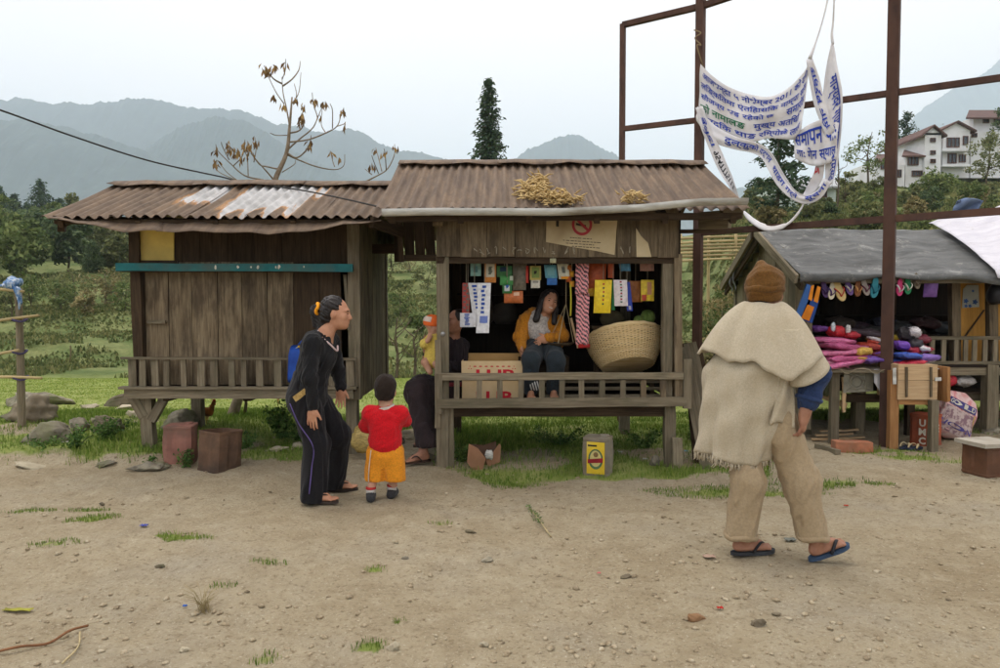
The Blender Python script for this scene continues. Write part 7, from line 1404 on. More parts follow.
# --- left wood
G1 = 'trees of the wood beyond the pasture'
for k, (px, Y, h, w) in enumerate(((2, 145, 9.5, 6), (17, 150, 8.5, 6), (43, 140, 10.5, 8), (30, 155, 7, 5), (-18, 140, 10, 7), (62, 150, 7, 6))): conifer('conifer', 'hazy pointed conifer standing on the wooded skyline beyond the pasture', spot(px, Y), h, w, 'con', RG, low=.05, leaf=.55, group=G1, dens=8, whorls=20, ragged=.25)
kinds = ['dark', 'mid', 'dark', 'olive', 'mid']
for k in range(30):
    Y = [64, 76, 88, 100, 114, 128][k % 6] + RG.uniform(-4, 4); px = -30 + (k * 37) % 172 + RG.uniform(-6, 6); big = 1 if px < 80 else .6
    leafy('broadleaf_tree', {'dark': 'dark green rounded tree in the wood beyond the pasture', 'mid': 'mid green bushy tree in the wood beyond the pasture', 'olive': 'olive yellowish tree in the wood beyond the pasture'}[kinds[k % 5]], spot(px, Y), RG.uniform(4.5, 7.5) * big, RG.uniform(4.5, 7) * big, kinds[k % 5], RG, n=2600, leaf=.3 + Y * .0016, group=G1, low=.12, clumps=34)
conifer('young_conifer', 'small dense dark conifer standing alone on the slope beyond the stall', spot(94, 62), 2.6, 1.9, 'dark', RG, low=.02, leaf=.18, whorls=20, droop=.05, ragged=.1, per=14)
for k, (px, Y, h, c) in enumerate(((72, 48, 2.6, 'olive'), (118, 50, 2.2, 'olive'), (60, 44, 2.0, 'mid'), (105, 47, 2.4, 'dry'), (30, 46, 2.2, 'mid'), (125, 44, 1.8, 'mid'), (10, 42, 1.8, 'olive'), (85, 42, 1.4, 'dry'))): leafy('shrub', {'olive': 'olive shrub on the rough slope below the wood', 'mid': 'green shrub on the rough slope below the wood', 'dry': 'dry straw coloured shrub on the rough slope below the wood'}[c], spot(px, Y), h, h * 1.1, c, RG, n=900, leaf=.16, cat='shrub', group='shrubs on the slope below the wood', low=.1)
# --- slope seen between the two stalls
for k, (px, Y, h, c) in enumerate(((400, 44, 1.6, 'mid'), (385, 40, 1.3, 'olive'), (428, 52, 2.0, 'olive'), (372, 58, 2.4, 'olive'), (410, 66, 3, 'dry'), (432, 68, 3, 'dry'), (392, 62, 2.6, 'olive'), (376, 38, 1.1, 'mid'), (418, 38, 1.0, 'mid'))): leafy('shrub', {'olive': 'olive shrub on the terraced slope between the stalls', 'mid': 'green shrub on the terraced slope between the stalls', 'dry': 'dry brown shrub on the terraced slope between the stalls'}[c], spot(px, Y), h, h * 1.3, c, RG, n=900, leaf=.15, cat='shrub', group='shrubs on the slope between the stalls', low=.08)
def bare(name, label, base, pts_list, parent_mat=None, r=.03):
    root = thing(name, label, 'tree', base); mm = MB()
    for pts, r0, r1 in pts_list: P = spline(pts, max(6, len(pts) * 4)); mm.tube([V(p) for p in P], np.linspace(r0, r1, len(P)), 6)
    mm.build('branches', parent_mat or BARK, root, True); return root
for k, (px, Y) in enumerate(((396, 26), (414, 28))):
    b = spot(px, Y); br = [([b - Z * .1, b + V((.05, 0, .8)), b + V((-.02, 0, 1.5)), b + V((.05, 0, 2.2 - .6 * k))], .07, .02)]
    for q in range(9): z = .5 + q * .16; a = RG.uniform(0, 6.28); l = RG.uniform(.4, .9); br.append(([b + Z * z, b + V((math.cos(a) * l * .6, math.sin(a) * l * .6, z + l * .4)), b + V((math.cos(a) * l, math.sin(a) * l, z + l * .9))], .025, .008))
    bare('bare_tree', ['small bare branching tree on the pasture edge between the stalls', 'thin bare sapling right of the branching tree between the stalls'][k], b, br)
# --- right hill
for k in range(40):
    Y = [34, 42, 50, 58, 66, 74][k % 6] + RG.uniform(-3, 3); px = 752 + (k * 53) % 262 + RG.uniform(-5, 5); c = ['mid', 'olive', 'dry', 'dark', 'mid', 'olive', 'dry'][k % 7]; h = RG.uniform(.8, 1.7) * (.8 if Y < 45 else 1.0)
    leafy('shrub', {'olive': 'olive shrub on the hillside below the white houses', 'mid': 'green shrub on the hillside below the white houses', 'dry': 'dry yellowish shrub on the hillside below the white houses', 'dark': 'dark green shrub on the hillside below the white houses'}[c], spot(px, Y), h, h * 1.5, c, RG, n=1100, leaf=.2, cat='shrub', group='shrubs on the hillside below the white houses', low=.06)
for k in range(16):
    Y = [12.5, 14, 16, 19, 23][k % 5] + RG.uniform(-.6, .6); px = 690 + (k * 29) % 84; c = ['dry', 'mid', 'olive', 'dry'][k % 4]; h = RG.uniform(.7, 1.3)
    leafy('bush', {'olive': 'olive brush on the bank behind the shop stall', 'mid': 'green brush on the bank behind the shop stall', 'dry': 'dry pale brush on the bank behind the shop stall'}[c], spot(px, Y), h, h * 1.2, c, RG, n=1500, leaf=.06, cat='shrub', group='brush on the bank behind the shop stall', low=.05, clumps=40)
conifer('feathery_conifer', 'feathery layered conifer behind the cloth banner', spot(776, 36), 6.2, 3.6, 'con', RG, low=.12, whorls=17, leaf=.26, droop=-.05, ragged=.45, per=8, dens=11)
conifer('tall_conifer', 'tall narrow conifer rising alone above the shop stall roof', spot(489, 46), zat(82, 46) - spot(489, 46).z, 3.5, 'con', RG, low=.25, whorls=46, leaf=.25, droop=-.3, ragged=.45, per=11, dens=11)
conifer('spreading_conifer', 'dark layered conifer beside the white houses', spot(903, 101), 10.2, 5.5, 'con', RG, low=.2, whorls=16, leaf=.4, droop=.05, ragged=.35, per=8)
leafy('airy_tree', 'airy pale green tree left of the dark layered conifer', spot(866, 82), 7.0, 5.5, 'mid', RG, n=800, leaf=.3, clumps=30, low=.25)
leafy('broadleaf_tree', 'grey green tree overhanging the roof of the white houses', spot(986, 84), 6.2, 5.5, 'olive', RG, n=1300, leaf=.3, clumps=30, low=.2); leafy('broadleaf_tree', 'dark green treetop above the upper roof of the white houses', spot(1004, 90), 10, 4.5, 'dark', RG, n=1100, leaf=.3, clumps=20, low=.5)
leafy('broadleaf_tree', 'rounded green tree below the gabled white house', spot(930, 64), 2.0, 4.5, 'mid', RG, n=2600, leaf=.25, clumps=34, low=.08); leafy('broadleaf_tree', 'small tree beside the pale green cottage', spot(842, 58), 3.6, 3, 'olive', RG, n=900, leaf=.22, clumps=20, low=.15)
b = spot(835, 52); br = [([b - Z * .2, b + V((.1, 0, 2)), b + V((0, 0, 4.5))], .08, .03)]
for q in range(8): z = 1.5 + q * .35; a = RG.uniform(0, 6.28); l = RG.uniform(.5, 1.1); br.append(([b + Z * z, b + V((math.cos(a) * l * .7, 0, z + l * .3)), b + V((math.cos(a) * l, math.sin(a) * l, z + l * .9))], .03, .01))
bare('bare_tree', 'thin bare tree beside the pale green cottage', b, br)
# --- tree with dead hanging leaves behind the shuttered stall
YT = 9.3
def zt4(a, b, dy=0): return at(200 + a / 4.455, 50 + b / 4.455, YT + dy)
root_px = at(229, 432, YT); base = V((root_px.x, YT, tz(root_px.x, YT)))
tr = thing('dead_leaf_tree', 'nearly bare tree with hanging brown leaves behind the shuttered stall', 'tree', base); mm = MB()
mm.tube([V(p) for p in spline([base - Z * .1, at(236, 405, YT), at(241, 385, YT), at(256, 300, YT), at(268, 215, YT), zt4(335, 580), zt4(385, 460), zt4(400, 330), zt4(410, 210)], 40)], np.linspace(.075, .009, 40), 9); mm.build('trunk', mk('grey_bark', (150, 136, 116), (112, 98, 80), scale=12), tr, True)
brs = [[(398, 330), (385, 260), (370, 190), (365, 120)], [(365, 150), (330, 130), (300, 95), (285, 70)], [(370, 160), (410, 130), (440, 90), (447, 50)], [(366, 130), (380, 90), (382, 40)], [(408, 240), (440, 190), (450, 100)], [(395, 440), (440, 400), (500, 350), (525, 300), (545, 250)], [(400, 410), (480, 400), (560, 370), (610, 340), (630, 285)], [(525, 300), (505, 240), (500, 190)], [(590, 350), (590, 270), (580, 240)], [(385, 465), (440, 490), (520, 520), (600, 533), (640, 515), (645, 465)], [(600, 520), (590, 490), (580, 450)], [(390, 460), (430, 480), (470, 450), (490, 410), (495, 380)], [(365, 545), (420, 510), (425, 490)], [(345, 530), (300, 520), (265, 510), (230, 460), (215, 440)], [(330, 580), (300, 545), (260, 500), (225, 460)], [(285, 580), (200, 560), (140, 510), (80, 450), (70, 420)], [(150, 515), (190, 470), (200, 400)], [(240, 500), (250, 440), (245, 390)], [(215, 560), (210, 480), (190, 440)], [(130, 490), (100, 430), (95, 410)], [(165, 580), (120, 545), (85, 500)], [(160, 580), (80, 540), (60, 490)], [(400, 370), (440, 360), (462, 330), (455, 280)], [(390, 380), (340, 380), (312, 370)], [(375, 240), (340, 190), (300, 110)], [(415, 240), (430, 200), (420, 150)], [(560, 370), (540, 330), (545, 260)], [(610, 340), (640, 330), (648, 320)], [(730, 590), (790, 560), (835, 530), (865, 470), (867, 420)], [(795, 550), (775, 500), (765, 470)], [(810, 540), (795, 480), (783, 435)], [(765, 555), (735, 530)], [(830, 535), (825, 470), (820, 440)]]
mm = MB()
for k, pl in enumerate(brs):
    dy = RG.uniform(-.5, .5); n_ = len(pl); P = [zt4(a, b, dy * i / (n_ - 1)) for i, (a, b) in enumerate(pl)]; r0 = .012 if n_ > 3 else .007; S = spline(P, n_ * 4); mm.tube([V(p) for p in S], np.linspace(r0, .004, len(S)), 6)
mm.build('branches', mk('grey_bark', (0, 0, 0)), tr, True)
tips = [(125, 415, 7), (132, 435, 6), (160, 455, 8), (155, 440, 5), (70, 440, 6), (75, 500, 6), (68, 490, 4), (200, 425, 8), (192, 480, 6), (205, 410, 4), (250, 400, 6), (235, 415, 5), (285, 75, 7), (305, 85, 6), (325, 70, 7), (335, 200, 4), (365, 245, 4), (460, 245, 6), (455, 295, 10), (447, 310, 5), (500, 220, 5), (515, 222, 5), (550, 230, 6), (545, 240, 4), (635, 265, 7), (645, 325, 4), (480, 425, 5), (580, 455, 4), (630, 480, 3), (783, 440, 5), (822, 455, 6), (765, 510, 4), (865, 430, 5), (383, 65, 5), (425, 215, 5), (225, 460, 5), (535, 290, 4), (490, 400, 3)]
Vs, Fs, Va = [], [], []
for a, b, n_ in tips:
    for q in range(n_):
        c = np.array(zt4(a + RG.normal() * 6, b + RG.normal() * 7, RG.uniform(-.25, .25))); L = RG.uniform(.07, .13); d = np.array([RG.normal() * .35, RG.normal() * .35, -1]); d /= np.linalg.norm(d); s = np.cross(d, RG.normal(size=3)); s /= np.linalg.norm(s); nn = np.cross(d, s); o = 4 * len(Va)
        pts = [c, c + d * L * .5 + s * L * .17 + nn * .015, c + d * L, c + d * L * .5 - s * L * .17 + nn * .015]; Vs += pts; Fs.append([o, o + 1, o + 2, o + 3]); Va.append(RG.random())
raw('leaves', np.array(Vs), np.array(Fs), LEAF['husk'], tr, attrs={'var': np.repeat(Va, 4)})
# --- grass
def blades(name, n, xr, yr, hfun, wd, kind, amt, bend=.5, seed=1, label=None, zoff=0):
    rg = np.random.default_rng(seed); x = rg.uniform(*xr, n); y = yr[0] + (yr[1] - yr[0]) * rg.random(n); a = amt(x, y); k = rg.random(n) < a; x, y = x[k], y[k]; z = terrain(x, y); n = len(x)
    h = hfun(x, y, rg); th = rg.uniform(0, 6.283, n); lean = rg.uniform(.1, 1, n) * bend * h; dx, dy = np.cos(th) * lean, np.sin(th) * lean; w_ = wd * rg.uniform(.6, 1.4, n) * (1 + (y - 6) * .05); px_, py_ = -np.sin(th) * w_, np.cos(th) * w_
    A = np.stack([x - px_, y - py_, z - .01], 1); B = np.stack([x + px_, y + py_, z - .01], 1); C = np.stack([x + dx * .4 + px_ * .7, y + dy * .4 + py_ * .7, z + h * .65], 1); D = np.stack([x + dx, y + dy, z + h], 1)
    Vv = np.stack([A, B, C, D], 1).reshape(-1, 3); o = raw(name, Vv, np.arange(4 * n).reshape(-1, 4), LEAF[kind], attrs={'var': np.repeat(rg.random(n), 4)}); return tag(o, label, kind='stuff')
hn = lambda x, y, rg: rg.uniform(.016, .042, len(x)) * (1 + 1.3 * np.clip(fbm(x * 1.3, y * 1.3, 3, 61) - .42, 0, 1) * 3)
inview = lambda x, y: (np.abs(x) < .74 * y + .3)
blades('grass', 330000, (-6.2, 7.2), (5.9, 10.4), hn, .0032, 'grass', lambda x, y: grass_amount(x, y) * inview(x, y) * .62 * (fbm(x * 3, y * 3, 3, 5) * 1.2), seed=3)
blades('grass', 150000, (-4, 4.5), (2.8, 6.0), lambda x, y, rg: rg.uniform(.01, .03, len(x)), .0025, 'grass', lambda x, y: grass_amount(x, y) * 40, seed=9)
blades('grass', 150000, (-19, 8), (10.2, 26), lambda x, y, rg: rg.uniform(.012, .03, len(x)), .008, 'field', lambda x, y: inview(x, y) * .55 * (x / y < .33), seed=4)
blades('scrub_grass', 160000, (-48, 36), (26, 66), lambda x, y, rg: rg.uniform(.06, .2, len(x)) * (.5 + fbm(x * .3, y * .3, 3, 5)), .03, 'scrub', lambda x, y: inview(x, y) * (fbm(x * .25, y * .25, 3, 31) > .42) * 1.0, seed=5)
blades('scrub_grass', 50000, (2.5, 20), (11.2, 30), lambda x, y, rg: rg.uniform(.12, .5, len(x)), .009, 'scrub', lambda x, y: inview(x, y) * (x / y > .26) * 1.0, seed=6)
blades('scrub_grass', 60000, (16, 70), (30, 95), lambda x, y, rg: rg.uniform(.15, .4, len(x)), .05, 'scrub', lambda x, y: inview(x, y) * (x / y > .26) * (fbm(x * .25, y * .25, 3, 37) > .4), seed=8)
# --- weeds by the stalls
def weed(label, p, h, w, n, leaf, kind='weed', seed=0):
    rg = np.random.default_rng(seed); root = thing('weed', label, 'plant', p); mm = MB(); Cs = []
    for k in range(max(5, n // 40)):
        a = rg.uniform(0, 6.28); r = rg.uniform(.2, 1) * w / 2; t = V((math.cos(a) * r, math.sin(a) * r, h * rg.uniform(.5, 1))); mm.tube([p - Z * .02, p + t * .5 + Z * h * .12, p + t], [.006, .004, .002], 4); u = rg.random(40)[:, None]; Cs.append(np.array(p) + np.array(t) * u + rg.normal(size=(40, 3)) * leaf * .7)
    mm.build('stems', mk('green_stem', (96, 110, 60)), root, True); C = np.vstack(Cs); C[:, 2] = np.maximum(C[:, 2], p.z + .01); Vv, Fa, va = quads(C, leaf, rg, .6); raw('leaves', Vv, Fa, LEAF[kind], root, attrs={'var': va})
for k, (px, py, h, w_, n_, lf, lab) in enumerate(((283, 438, .42, .4, 900, .04, 'dark leafy weed clump under the shuttered stall behind the woman'), (187, 467, .16, .16, 200, .03, 'small nettle like weed growing between the two rusty tins'), (152, 466, .1, .2, 160, .025, 'low weed beside the stall leg and pinkish tin'), (300, 440, .22, .5, 500, .035, 'spreading low weed under the shuttered stall'), (330, 448, .15, .5, 400, .03, 'low green weed beside the stall leg behind the woman'), (696, 440, .5, .3, 700, .04, 'leafy weed growing behind the leaning boards'), (645, 448, .22, .7, 700, .03, 'low weeds beside the right leg under the shop stall'), (560, 445, .18, .9, 700, .03, 'low weed patch behind the oil tin'), (940, 420, .3, .3, 400, .035, 'bright green weed behind the orange tin'), (75, 448, .22, .5, 500, .03, 'tufted green weed between the boulders'), (108, 440, .24, .5, 500, .035, 'green weed growing over the dark boulder'), (50, 452, .16, .5, 400, .03, 'low weed before the tilted boulder'), (245, 448, .14, .5, 400, .03, 'low weed behind the open rusty tin'), (460, 462, .2, .3, 300, .03, 'grassy weed at the foot of the shop stall post'))): weed(lab, on_ground(px, py), h, w_, n_, lf, seed=k)
# ================================================================== stones, rack, fence, houses, fowl, litter
ROCKM = [mk('grey_rock', (150, 142, 124), (88, 82, 70), 1.0, scale=8, coord='OBJ', dirt=(112, 112, 82), bump=1, bscale=12, rough=.95), mk('dark_rock', (128, 117, 98), (92, 83, 68), 1.0, scale=5, coord='OBJ', dirt=(92, 96, 68), bump=1, bscale=12, rough=.95), mk('pale_rock', (186, 176, 152), (152, 142, 120), 1.0, scale=6, coord='OBJ', bump=.5, bscale=18, rough=.95)]
def rockmesh(c, r, seed, sub=4, rough=.5):
    import bmesh
    bm = bmesh.new(); bmesh.ops.create_icosphere(bm, subdivisions=sub, radius=1); rs = np.random.default_rng(seed); v = np.array([q.co[:] for q in bm.verts]); f = [[q.index for q in p.verts] for p in bm.faces]; bm.free()
    for k in range(16):                                # chop with random planes for flat facets
        n = rs.normal(size=3); n /= np.linalg.norm(n); d = rs.uniform(.5, .85); q = v @ n - d; v = v - np.where(q > 0, q, 0)[:, None] * n * .92
    for k in range(5): K = rs.normal(size=3) * (2.5 * 2 ** k); v = v * (1 + rough * .22 / 1.45 ** k * np.sin(v @ K + rs.uniform(0, 6)))[:, None]
    return v * np.array(r) + np.array(c), np.array(f)
def rock(label, px, py, w, h, d, mat, seed, name='boulder', rz=0, sink=.25):
    p = on_ground(px, py); c = p + V((0, d * .5, h * (.5 - sink))); v, f = rockmesh((0, 0, 0), (w / 2 * 1.15, d / 2, h / 2 * (1 + sink)), seed); a = rz; R = np.array(Matrix.Rotation(a, 3, 'Z') @ Matrix.Rotation(.12 * ((seed % 5) - 2), 3, 'Y')); v = v @ R.T + np.array(c); return tag(raw(name, v, f, mat, smooth=False), label, 'stone')
G_, D_, P_ = ROCKM
for k, (px, py, wpx, hpx, m_, lab) in enumerate(((36, 444, 58, 24, G_, 'large tilted grey boulder before the bamboo rack'), (25, 451, 28, 9, P_, 'flat pale stone at the foot of the tilted boulder'), (20, 424, 62, 26, D_, 'dark stone block forming the low wall behind the rack'), (18, 407, 66, 15, G_, 'long flat slab lying on the dark stone block'), (103, 434, 36, 22, D_, 'rounded dark boulder in the weeds beside the stall'), (114, 407, 36, 15, D_, 'dark boulder farther back on the pasture'), (86, 409, 22, 6, P_, 'flat pale stone on the pasture edge near the dark boulder'), (124, 410, 34, 5, P_, 'long flat pale slab below the farther dark boulder'), (76, 432, 26, 17, G_, 'mossy stone between the tilted boulder and rounded boulder'), (132, 418, 16, 9, P_, 'small pale stone beside the stall corner'), (93, 424, 20, 8, G_, 'half buried stone above the rounded boulder'), (174, 432, 38, 24, G_, 'boulder under the shuttered stall behind the pinkish tin'), (145, 472, 34, 9, G_, 'flat stone at the foot of the stall leg'), (64, 463, 30, 6, P_, 'flat stone sunk in the earth edge before the grass'), (20, 470, 40, 5, P_, 'long flat stone sunk in the earth edge by the boulders'), (100, 468, 26, 5, G_, 'low stone sunk in the earth edge before the stall'), (275, 452, 20, 6, P_, 'pale stone in the grass behind the woman'), (297, 449, 12, 8, P_, 'whitish stone in the weeds behind the woman'), (655, 466, 12, 11, G_, 'grey stone leaning at the shop stall leg'), (430, 463, 12, 12, G_, 'stone block serving as step beside the stall post'), (995, 436, 22, 9, G_, 'grey stone beside the right stall leg'), (760, 628, 18, 9, D_, 'brownish stone lying on the path in the foreground'), (696, 623, 18, 7, mk('rust_stone', (150, 116, 84), (116, 86, 60)), 'rust coloured clod on the earth path'), (778, 617, 10, 4, D_, 'small dark stone beside the brownish foreground stone'), (158, 569, 10, 4, D_, 'small dark stone on the worn earth rise'), (101, 506, 6, 4, D_, 'small dark stone behind the grass tuft'), (182, 653, 10, 6, P_, 'pale stone at the front edge of the path on the woman side'), (393, 652, 13, 8, P_, 'pale stone next to the foreground grass tuft'), (470, 534, 10, 4, D_, 'flat dark stone on the path behind the stalk'), (485, 648, 12, 5, P_, 'light stone among pebbles in the foreground'), (488, 563, 14, 4, G_, 'flat grey stone half buried in the path'), (628, 579, 12, 4, D_, 'low dark clod on the path before the oil tin'), (405, 560, 8, 3, G_, 'small flat stone on the path before the child'))):
    p = on_ground(px, py); s = p.y / F; rock(lab, px, py, wpx * s, hpx * s * 1.1, wpx * s * .7, m_, 100 + k, sink=.3 if wpx > 14 else .2)
# rubble heap between the stalls
for k, (px, py) in enumerate(((386, 440), (394, 433), (402, 438), (390, 428), (404, 428), (398, 445), (410, 440))): rock('stone of the low rubble heap between the two stalls', px, py, .2, .1, .14, G_ if k % 2 else P_, 300 + k)
for o in [q for q in bpy.data.objects if q.get('label') == 'stone of the low rubble heap between the two stalls']: o['group'] = 'rubble stones between the stalls'
# pebbles
def pebbles():
    rg = np.random.default_rng(15); base = []; F_ = None
    for s in range(6): v, F_ = rockmesh((0, 0, 0), (1, 1, 1), 900 + s, 1); base.append(v)
    n = 11000; y = 2.6 + 5.6 * rg.random(n) ** 1.5; x = rg.uniform(-1, 1, n) * (.74 * y + .1); den = fbm(x * .9, y * 1.2, 3, 77); k = rg.random(n) < sstep(.35, .62, den) * .95 + .08; x, y = x[k], y[k]; z = terrain(x, y); n = len(x); r = .0028 + .013 * rg.random(n) ** 7 * 1.6; nv = len(base[0]); Vv = np.zeros((n, nv, 3)); 
    for i in range(n):
        a = rg.uniform(0, 6.28); c, s = math.cos(a), math.sin(a); q = base[i % 6] * np.array([1.3, .9, .6]) * r[i]; Vv[i] = np.stack([q[:, 0] * c - q[:, 1] * s + x[i], q[:, 0] * s + q[:, 1] * c + y[i], q[:, 2] + z[i] + r[i] * .2], 1)
    Fa = (F_[None] + (np.arange(n) * nv)[:, None, None]).reshape(-1, 3); m = NB('pebble'); P = m.coord('POS', off=False); col = m.ramp(m.noise(P, 23, 3, .7), [(.3, alb((112, 99, 80))), (.5, alb((156, 141, 115))), (.7, alb((186, 175, 152)))]); return tag(raw('pebbles', Vv.reshape(-1, 3), Fa, m.out(col, .95)), kind='stuff')
pebbles()
# bamboo drying rack
rk = thing('bamboo_rack', 'bamboo pole rack with lashed cross poles beside the boulders', 'rack', on_ground(22, 427)); b = on_ground(22, 427)
def pole(nm, p, q, r0, r1, par): mm = MB(); S = spline([p, (V(p) + V(q)) / 2 + V((0, 0, .012)), q], 10); mm.tube([V(a) for a in S], np.linspace(r0, r1, 10), 8); mm.build(nm, W_BAMB if nm != 'pole' else W_GREY, par, True)
pole('pole', b - Z * .1, at(18.5, 288, b.y), .045, .036, rk); pole('pole', at(22.5, 350, b.y + .1), at(15, 287, b.y - .07), .025, .02, rk)
for (a0, b0, a1, b1) in ((-30, 289, 24, 291.5), (-30, 326, 39, 315.5), (-30, 362, 19, 350), (-30, 378, 42, 378)): pole('cross_pole', at(a0, b0, b.y - .1), at(a1, b1, b.y - .1), .018, .015, rk)
for (a0, b0) in ((19, 320), (19, 352), (20, 378)): mm = MB(); c = at(a0, b0, b.y - .03); mm.tube([c + V((.08 * math.cos(a), .08 * math.sin(a), .02 * math.sin(2 * a))) for a in np.linspace(0, 6.283, 14)], .012, 5, caps=False); mm.build('lashing', mk('violet_lashing', (92, 84, 120)), rk, True)
rgp = [ell(at(10 + RG.uniform(-6, 7), 285 + RG.uniform(-4, 4), b.y + RG.uniform(-.08, .08)), (RG.uniform(.04, .08), .06, RG.uniform(.03, .06)), None, .02) for _ in range(12)] + [cone(at(17, 290, b.y - .1), at(23, 304, b.y - .1), .03, .008, .02), cone(at(20, 290, b.y - .1), at(19, 309, b.y - .12), .025, .006, .02)]
n_ = NB('blue_rag'); vc = n_.coord('OBJ', off=False); rgm = n_.out(n_.ramp(n_.noise(vc, 16, 4, .6, 1), [(.4, alb((62, 104, 156))), (.52, alb((120, 150, 186))), (.6, alb((196, 204, 212)))]), .6)
tag(soft('plastic_rag', rgp, .012, rgm, None, folds(.015, 50, 3)), 'blue and white plastic rag tied on top of the bamboo rack', 'rag')
# bamboo fence on the bank
fb = thing('bamboo_fence', 'pale horizontal bamboo rail fence on the bank behind the shop stall', 'fence', spot(716, 17.2))
for k in range(7): y = 238 + k * 3.6; pole('rail', at(672, y + 1.5 + RG.uniform(-.5, .5), 17.0 - .03 * k), at(752, y - 2 + RG.uniform(-.6, .6), 17.4 - .03 * k), .032, .026, fb)
for px in (680, 708, 735, 748): p = spot(px, 17.25); pole('fence_post', p - Z * .2, V((p.x, p.y, zat(234, 17.25))), .04, .035, fb)
for k in range(26):  # tall dry stalks on the bank
    pass
# stakes in the pasture and sticks
for k, (px, py, h) in enumerate(((244, 416, .32), (158, 404, .4), (70, 360, .5))):
    p = on_ground(px, py); mm = MB(); mm.tube([p - Z * .05, p + V((.03, 0, h * .5)), p + V((.02, 0, h))], [.022, .02, .015], 6); tag(mm.build('stake', W_OLD, None, True), ['short brown stake in the pasture behind the rusty tins', 'pale stump stake in the pasture behind the stall leg', 'thin stake on the pasture edge near the rack'][k], 'stake')
# ------------------------------------------------------------------ houses on the hill
M_WALL = mk('white_render', (240, 241, 242), (222, 223, 224), 1.0, scale=.5, coord='POS', dirt=(208, 206, 202), bump=0, rnd=.02); M_RTILE = mk('red_roof', (110, 86, 80), (88, 70, 66), 1.0, scale=1.5, coord='POS', bump=0); M_GLASS = mk('dark_window', (64, 68, 72), (44, 46, 50), rough=.2, spec=.6, bump=0); M_FR = mk('brown_frame', (104, 76, 66), (84, 60, 52), bump=0)
def house(label, Y, name='house', group=None, px=940): return thing(name, label, 'house', spot(px, Y), group)
def vol(h, a, b, c, d, Y, dep, mat=None, nm='wall'): # px box a,b .. c,d
    p, q = at(a, d, Y), at(c, b, Y); mm = MB(); mm.box(((p.x + q.x) / 2, Y + dep / 2, (p.z + q.z) / 2), (q.x - p.x, dep, q.z - p.z)); return mm.build(nm, mat or M_WALL, h)
def win(h, w_, a, b, c, d, Y, bars=2):
    p, q = at(a, d, Y - .05), at(c, b, Y - .05); W_, H_ = q.x - p.x, q.z - p.z; c_ = (p + q) / 2; mm = MB(); mm.box(c_, (W_, .12, H_)); g = mm.build('window', M_GLASS, h); mm = MB(); t = .09
    for dz_ in (-1, 1): mm.box(c_ + V((0, -.05, dz_ * H_ / 2)), (W_ + t, .16, t))
    for k in range(bars + 1): mm.box(c_ + V((-W_ / 2 + W_ * k / bars, -.06, 0)), (t * .8, .15, H_ - t))
    mm.build('frame', M_FR, g)
def gable(h, a, c, ye_, ya_, Y, dep, over=.5, nm='roof', mat=None):
    p, q, r = at(a, ye_, Y), at(c, ye_, Y), at((a + c) / 2, ya_, Y); t = .22; mm = MB()
    for s, e in ((p, -1), (q, 1)):
        E = s + (s - r).normalized() * over; o = V((0, -over, 0)); bk = V((0, dep + over, 0)); mm.add([r + o, E + o, E + bk, r + bk, r + o + Z * t, E + o + Z * t, E + bk + Z * t, r + bk + Z * t], [(0, 1, 2, 3), (7, 6, 5, 4), (0, 4, 5, 1), (1, 5, 6, 2), (2, 6, 7, 3), (3, 7, 4, 0)])
    ro = mm.build(nm, mat or M_RTILE, h); mm = MB(); mm.add([p, q, r, p + V((0, .3, 0)), q + V((0, .3, 0)), r + V((0, .3, 0))], [(0, 1, 2), (5, 4, 3), (0, 3, 4, 1), (1, 4, 5, 2), (2, 5, 3, 0)]); mm.build('gable_wall', M_WALL, h)
    return ro
def shed(h, a, b, c, d, Y, dep): # sloping roof: front edge y=d, back edge y=b
    p0, p1 = at(a, d, Y - .6), at(c, d, Y - .6); q0, q1 = at(a + 3, b, Y + dep), at(c - 1, b, Y + dep); mm = MB(); mm.grid([[p0, q0], [p1, q1]], .2); mm.build('roof', M_RTILE, h)
YHs = 92
h1 = house('white house with brown gabled roof and balcony on the hill', YHs, px=955)
vol(h1, 942, 131, 970, 178, YHs, 9); gable(h1, 941, 971, 131, 123, YHs, 9); win(h1, 0, 947, 138, 959, 147, YHs, 3); win(h1, 0, 963, 136.5, 967.5, 144.5, YHs, 1); win(h1, 0, 948, 154, 956, 163, YHs, 2); win(h1, 0, 959, 155, 965, 162, YHs, 2)
vol(h1, 942.5, 148.5, 970, 151, YHs - 1.2, 1.15, nm='balcony'); vol(h1, 942.5, 164, 970, 166.5, YHs - 1.2, 1.15, nm='balcony'); vol(h1, 943, 123.8, 944, 124, YHs - .3, .2, M_FR, 'finial')
h2 = house('narrow white tower house with brown gable beside the balconied house', YHs, px=932); vol(h2, 924, 133, 941.5, 182, YHs - 1.5, 9); gable(h2, 922.5, 942, 135, 127, YHs - 1.5, 9)
for y in (140, 152.5, 161): win(h2, 0, 930.5, y - 1.6, 935, y + 1.8, YHs - 1.5, 2)
h3 = house('low white house with red tiled roof left of the tower house', YHs, px=915); vol(h3, 905, 155, 923.8, 192, YHs - 1, 8); shed(h3, 902, 147.5, 926, 155.5, YHs - 1, 6); win(h3, 0, 908, 155.5, 918, 165, YHs - 1, 3); win(h3, 0, 912, 171, 922, 176, YHs - 1, 4)
h4 = house('small white annex with red roof half hidden by trees', YHs, px=883); vol(h4, 876, 160, 888.5, 195, YHs - 2, 7); shed(h4, 874, 154, 890, 160.5, YHs - 2, 6); win(h4, 0, 881, 161, 887, 169, YHs - 2, 2); vol(h4, 889, 165, 904.8, 195, YHs - 1, 6); win(h4, 0, 893, 170, 901, 177, YHs - 1, 3)
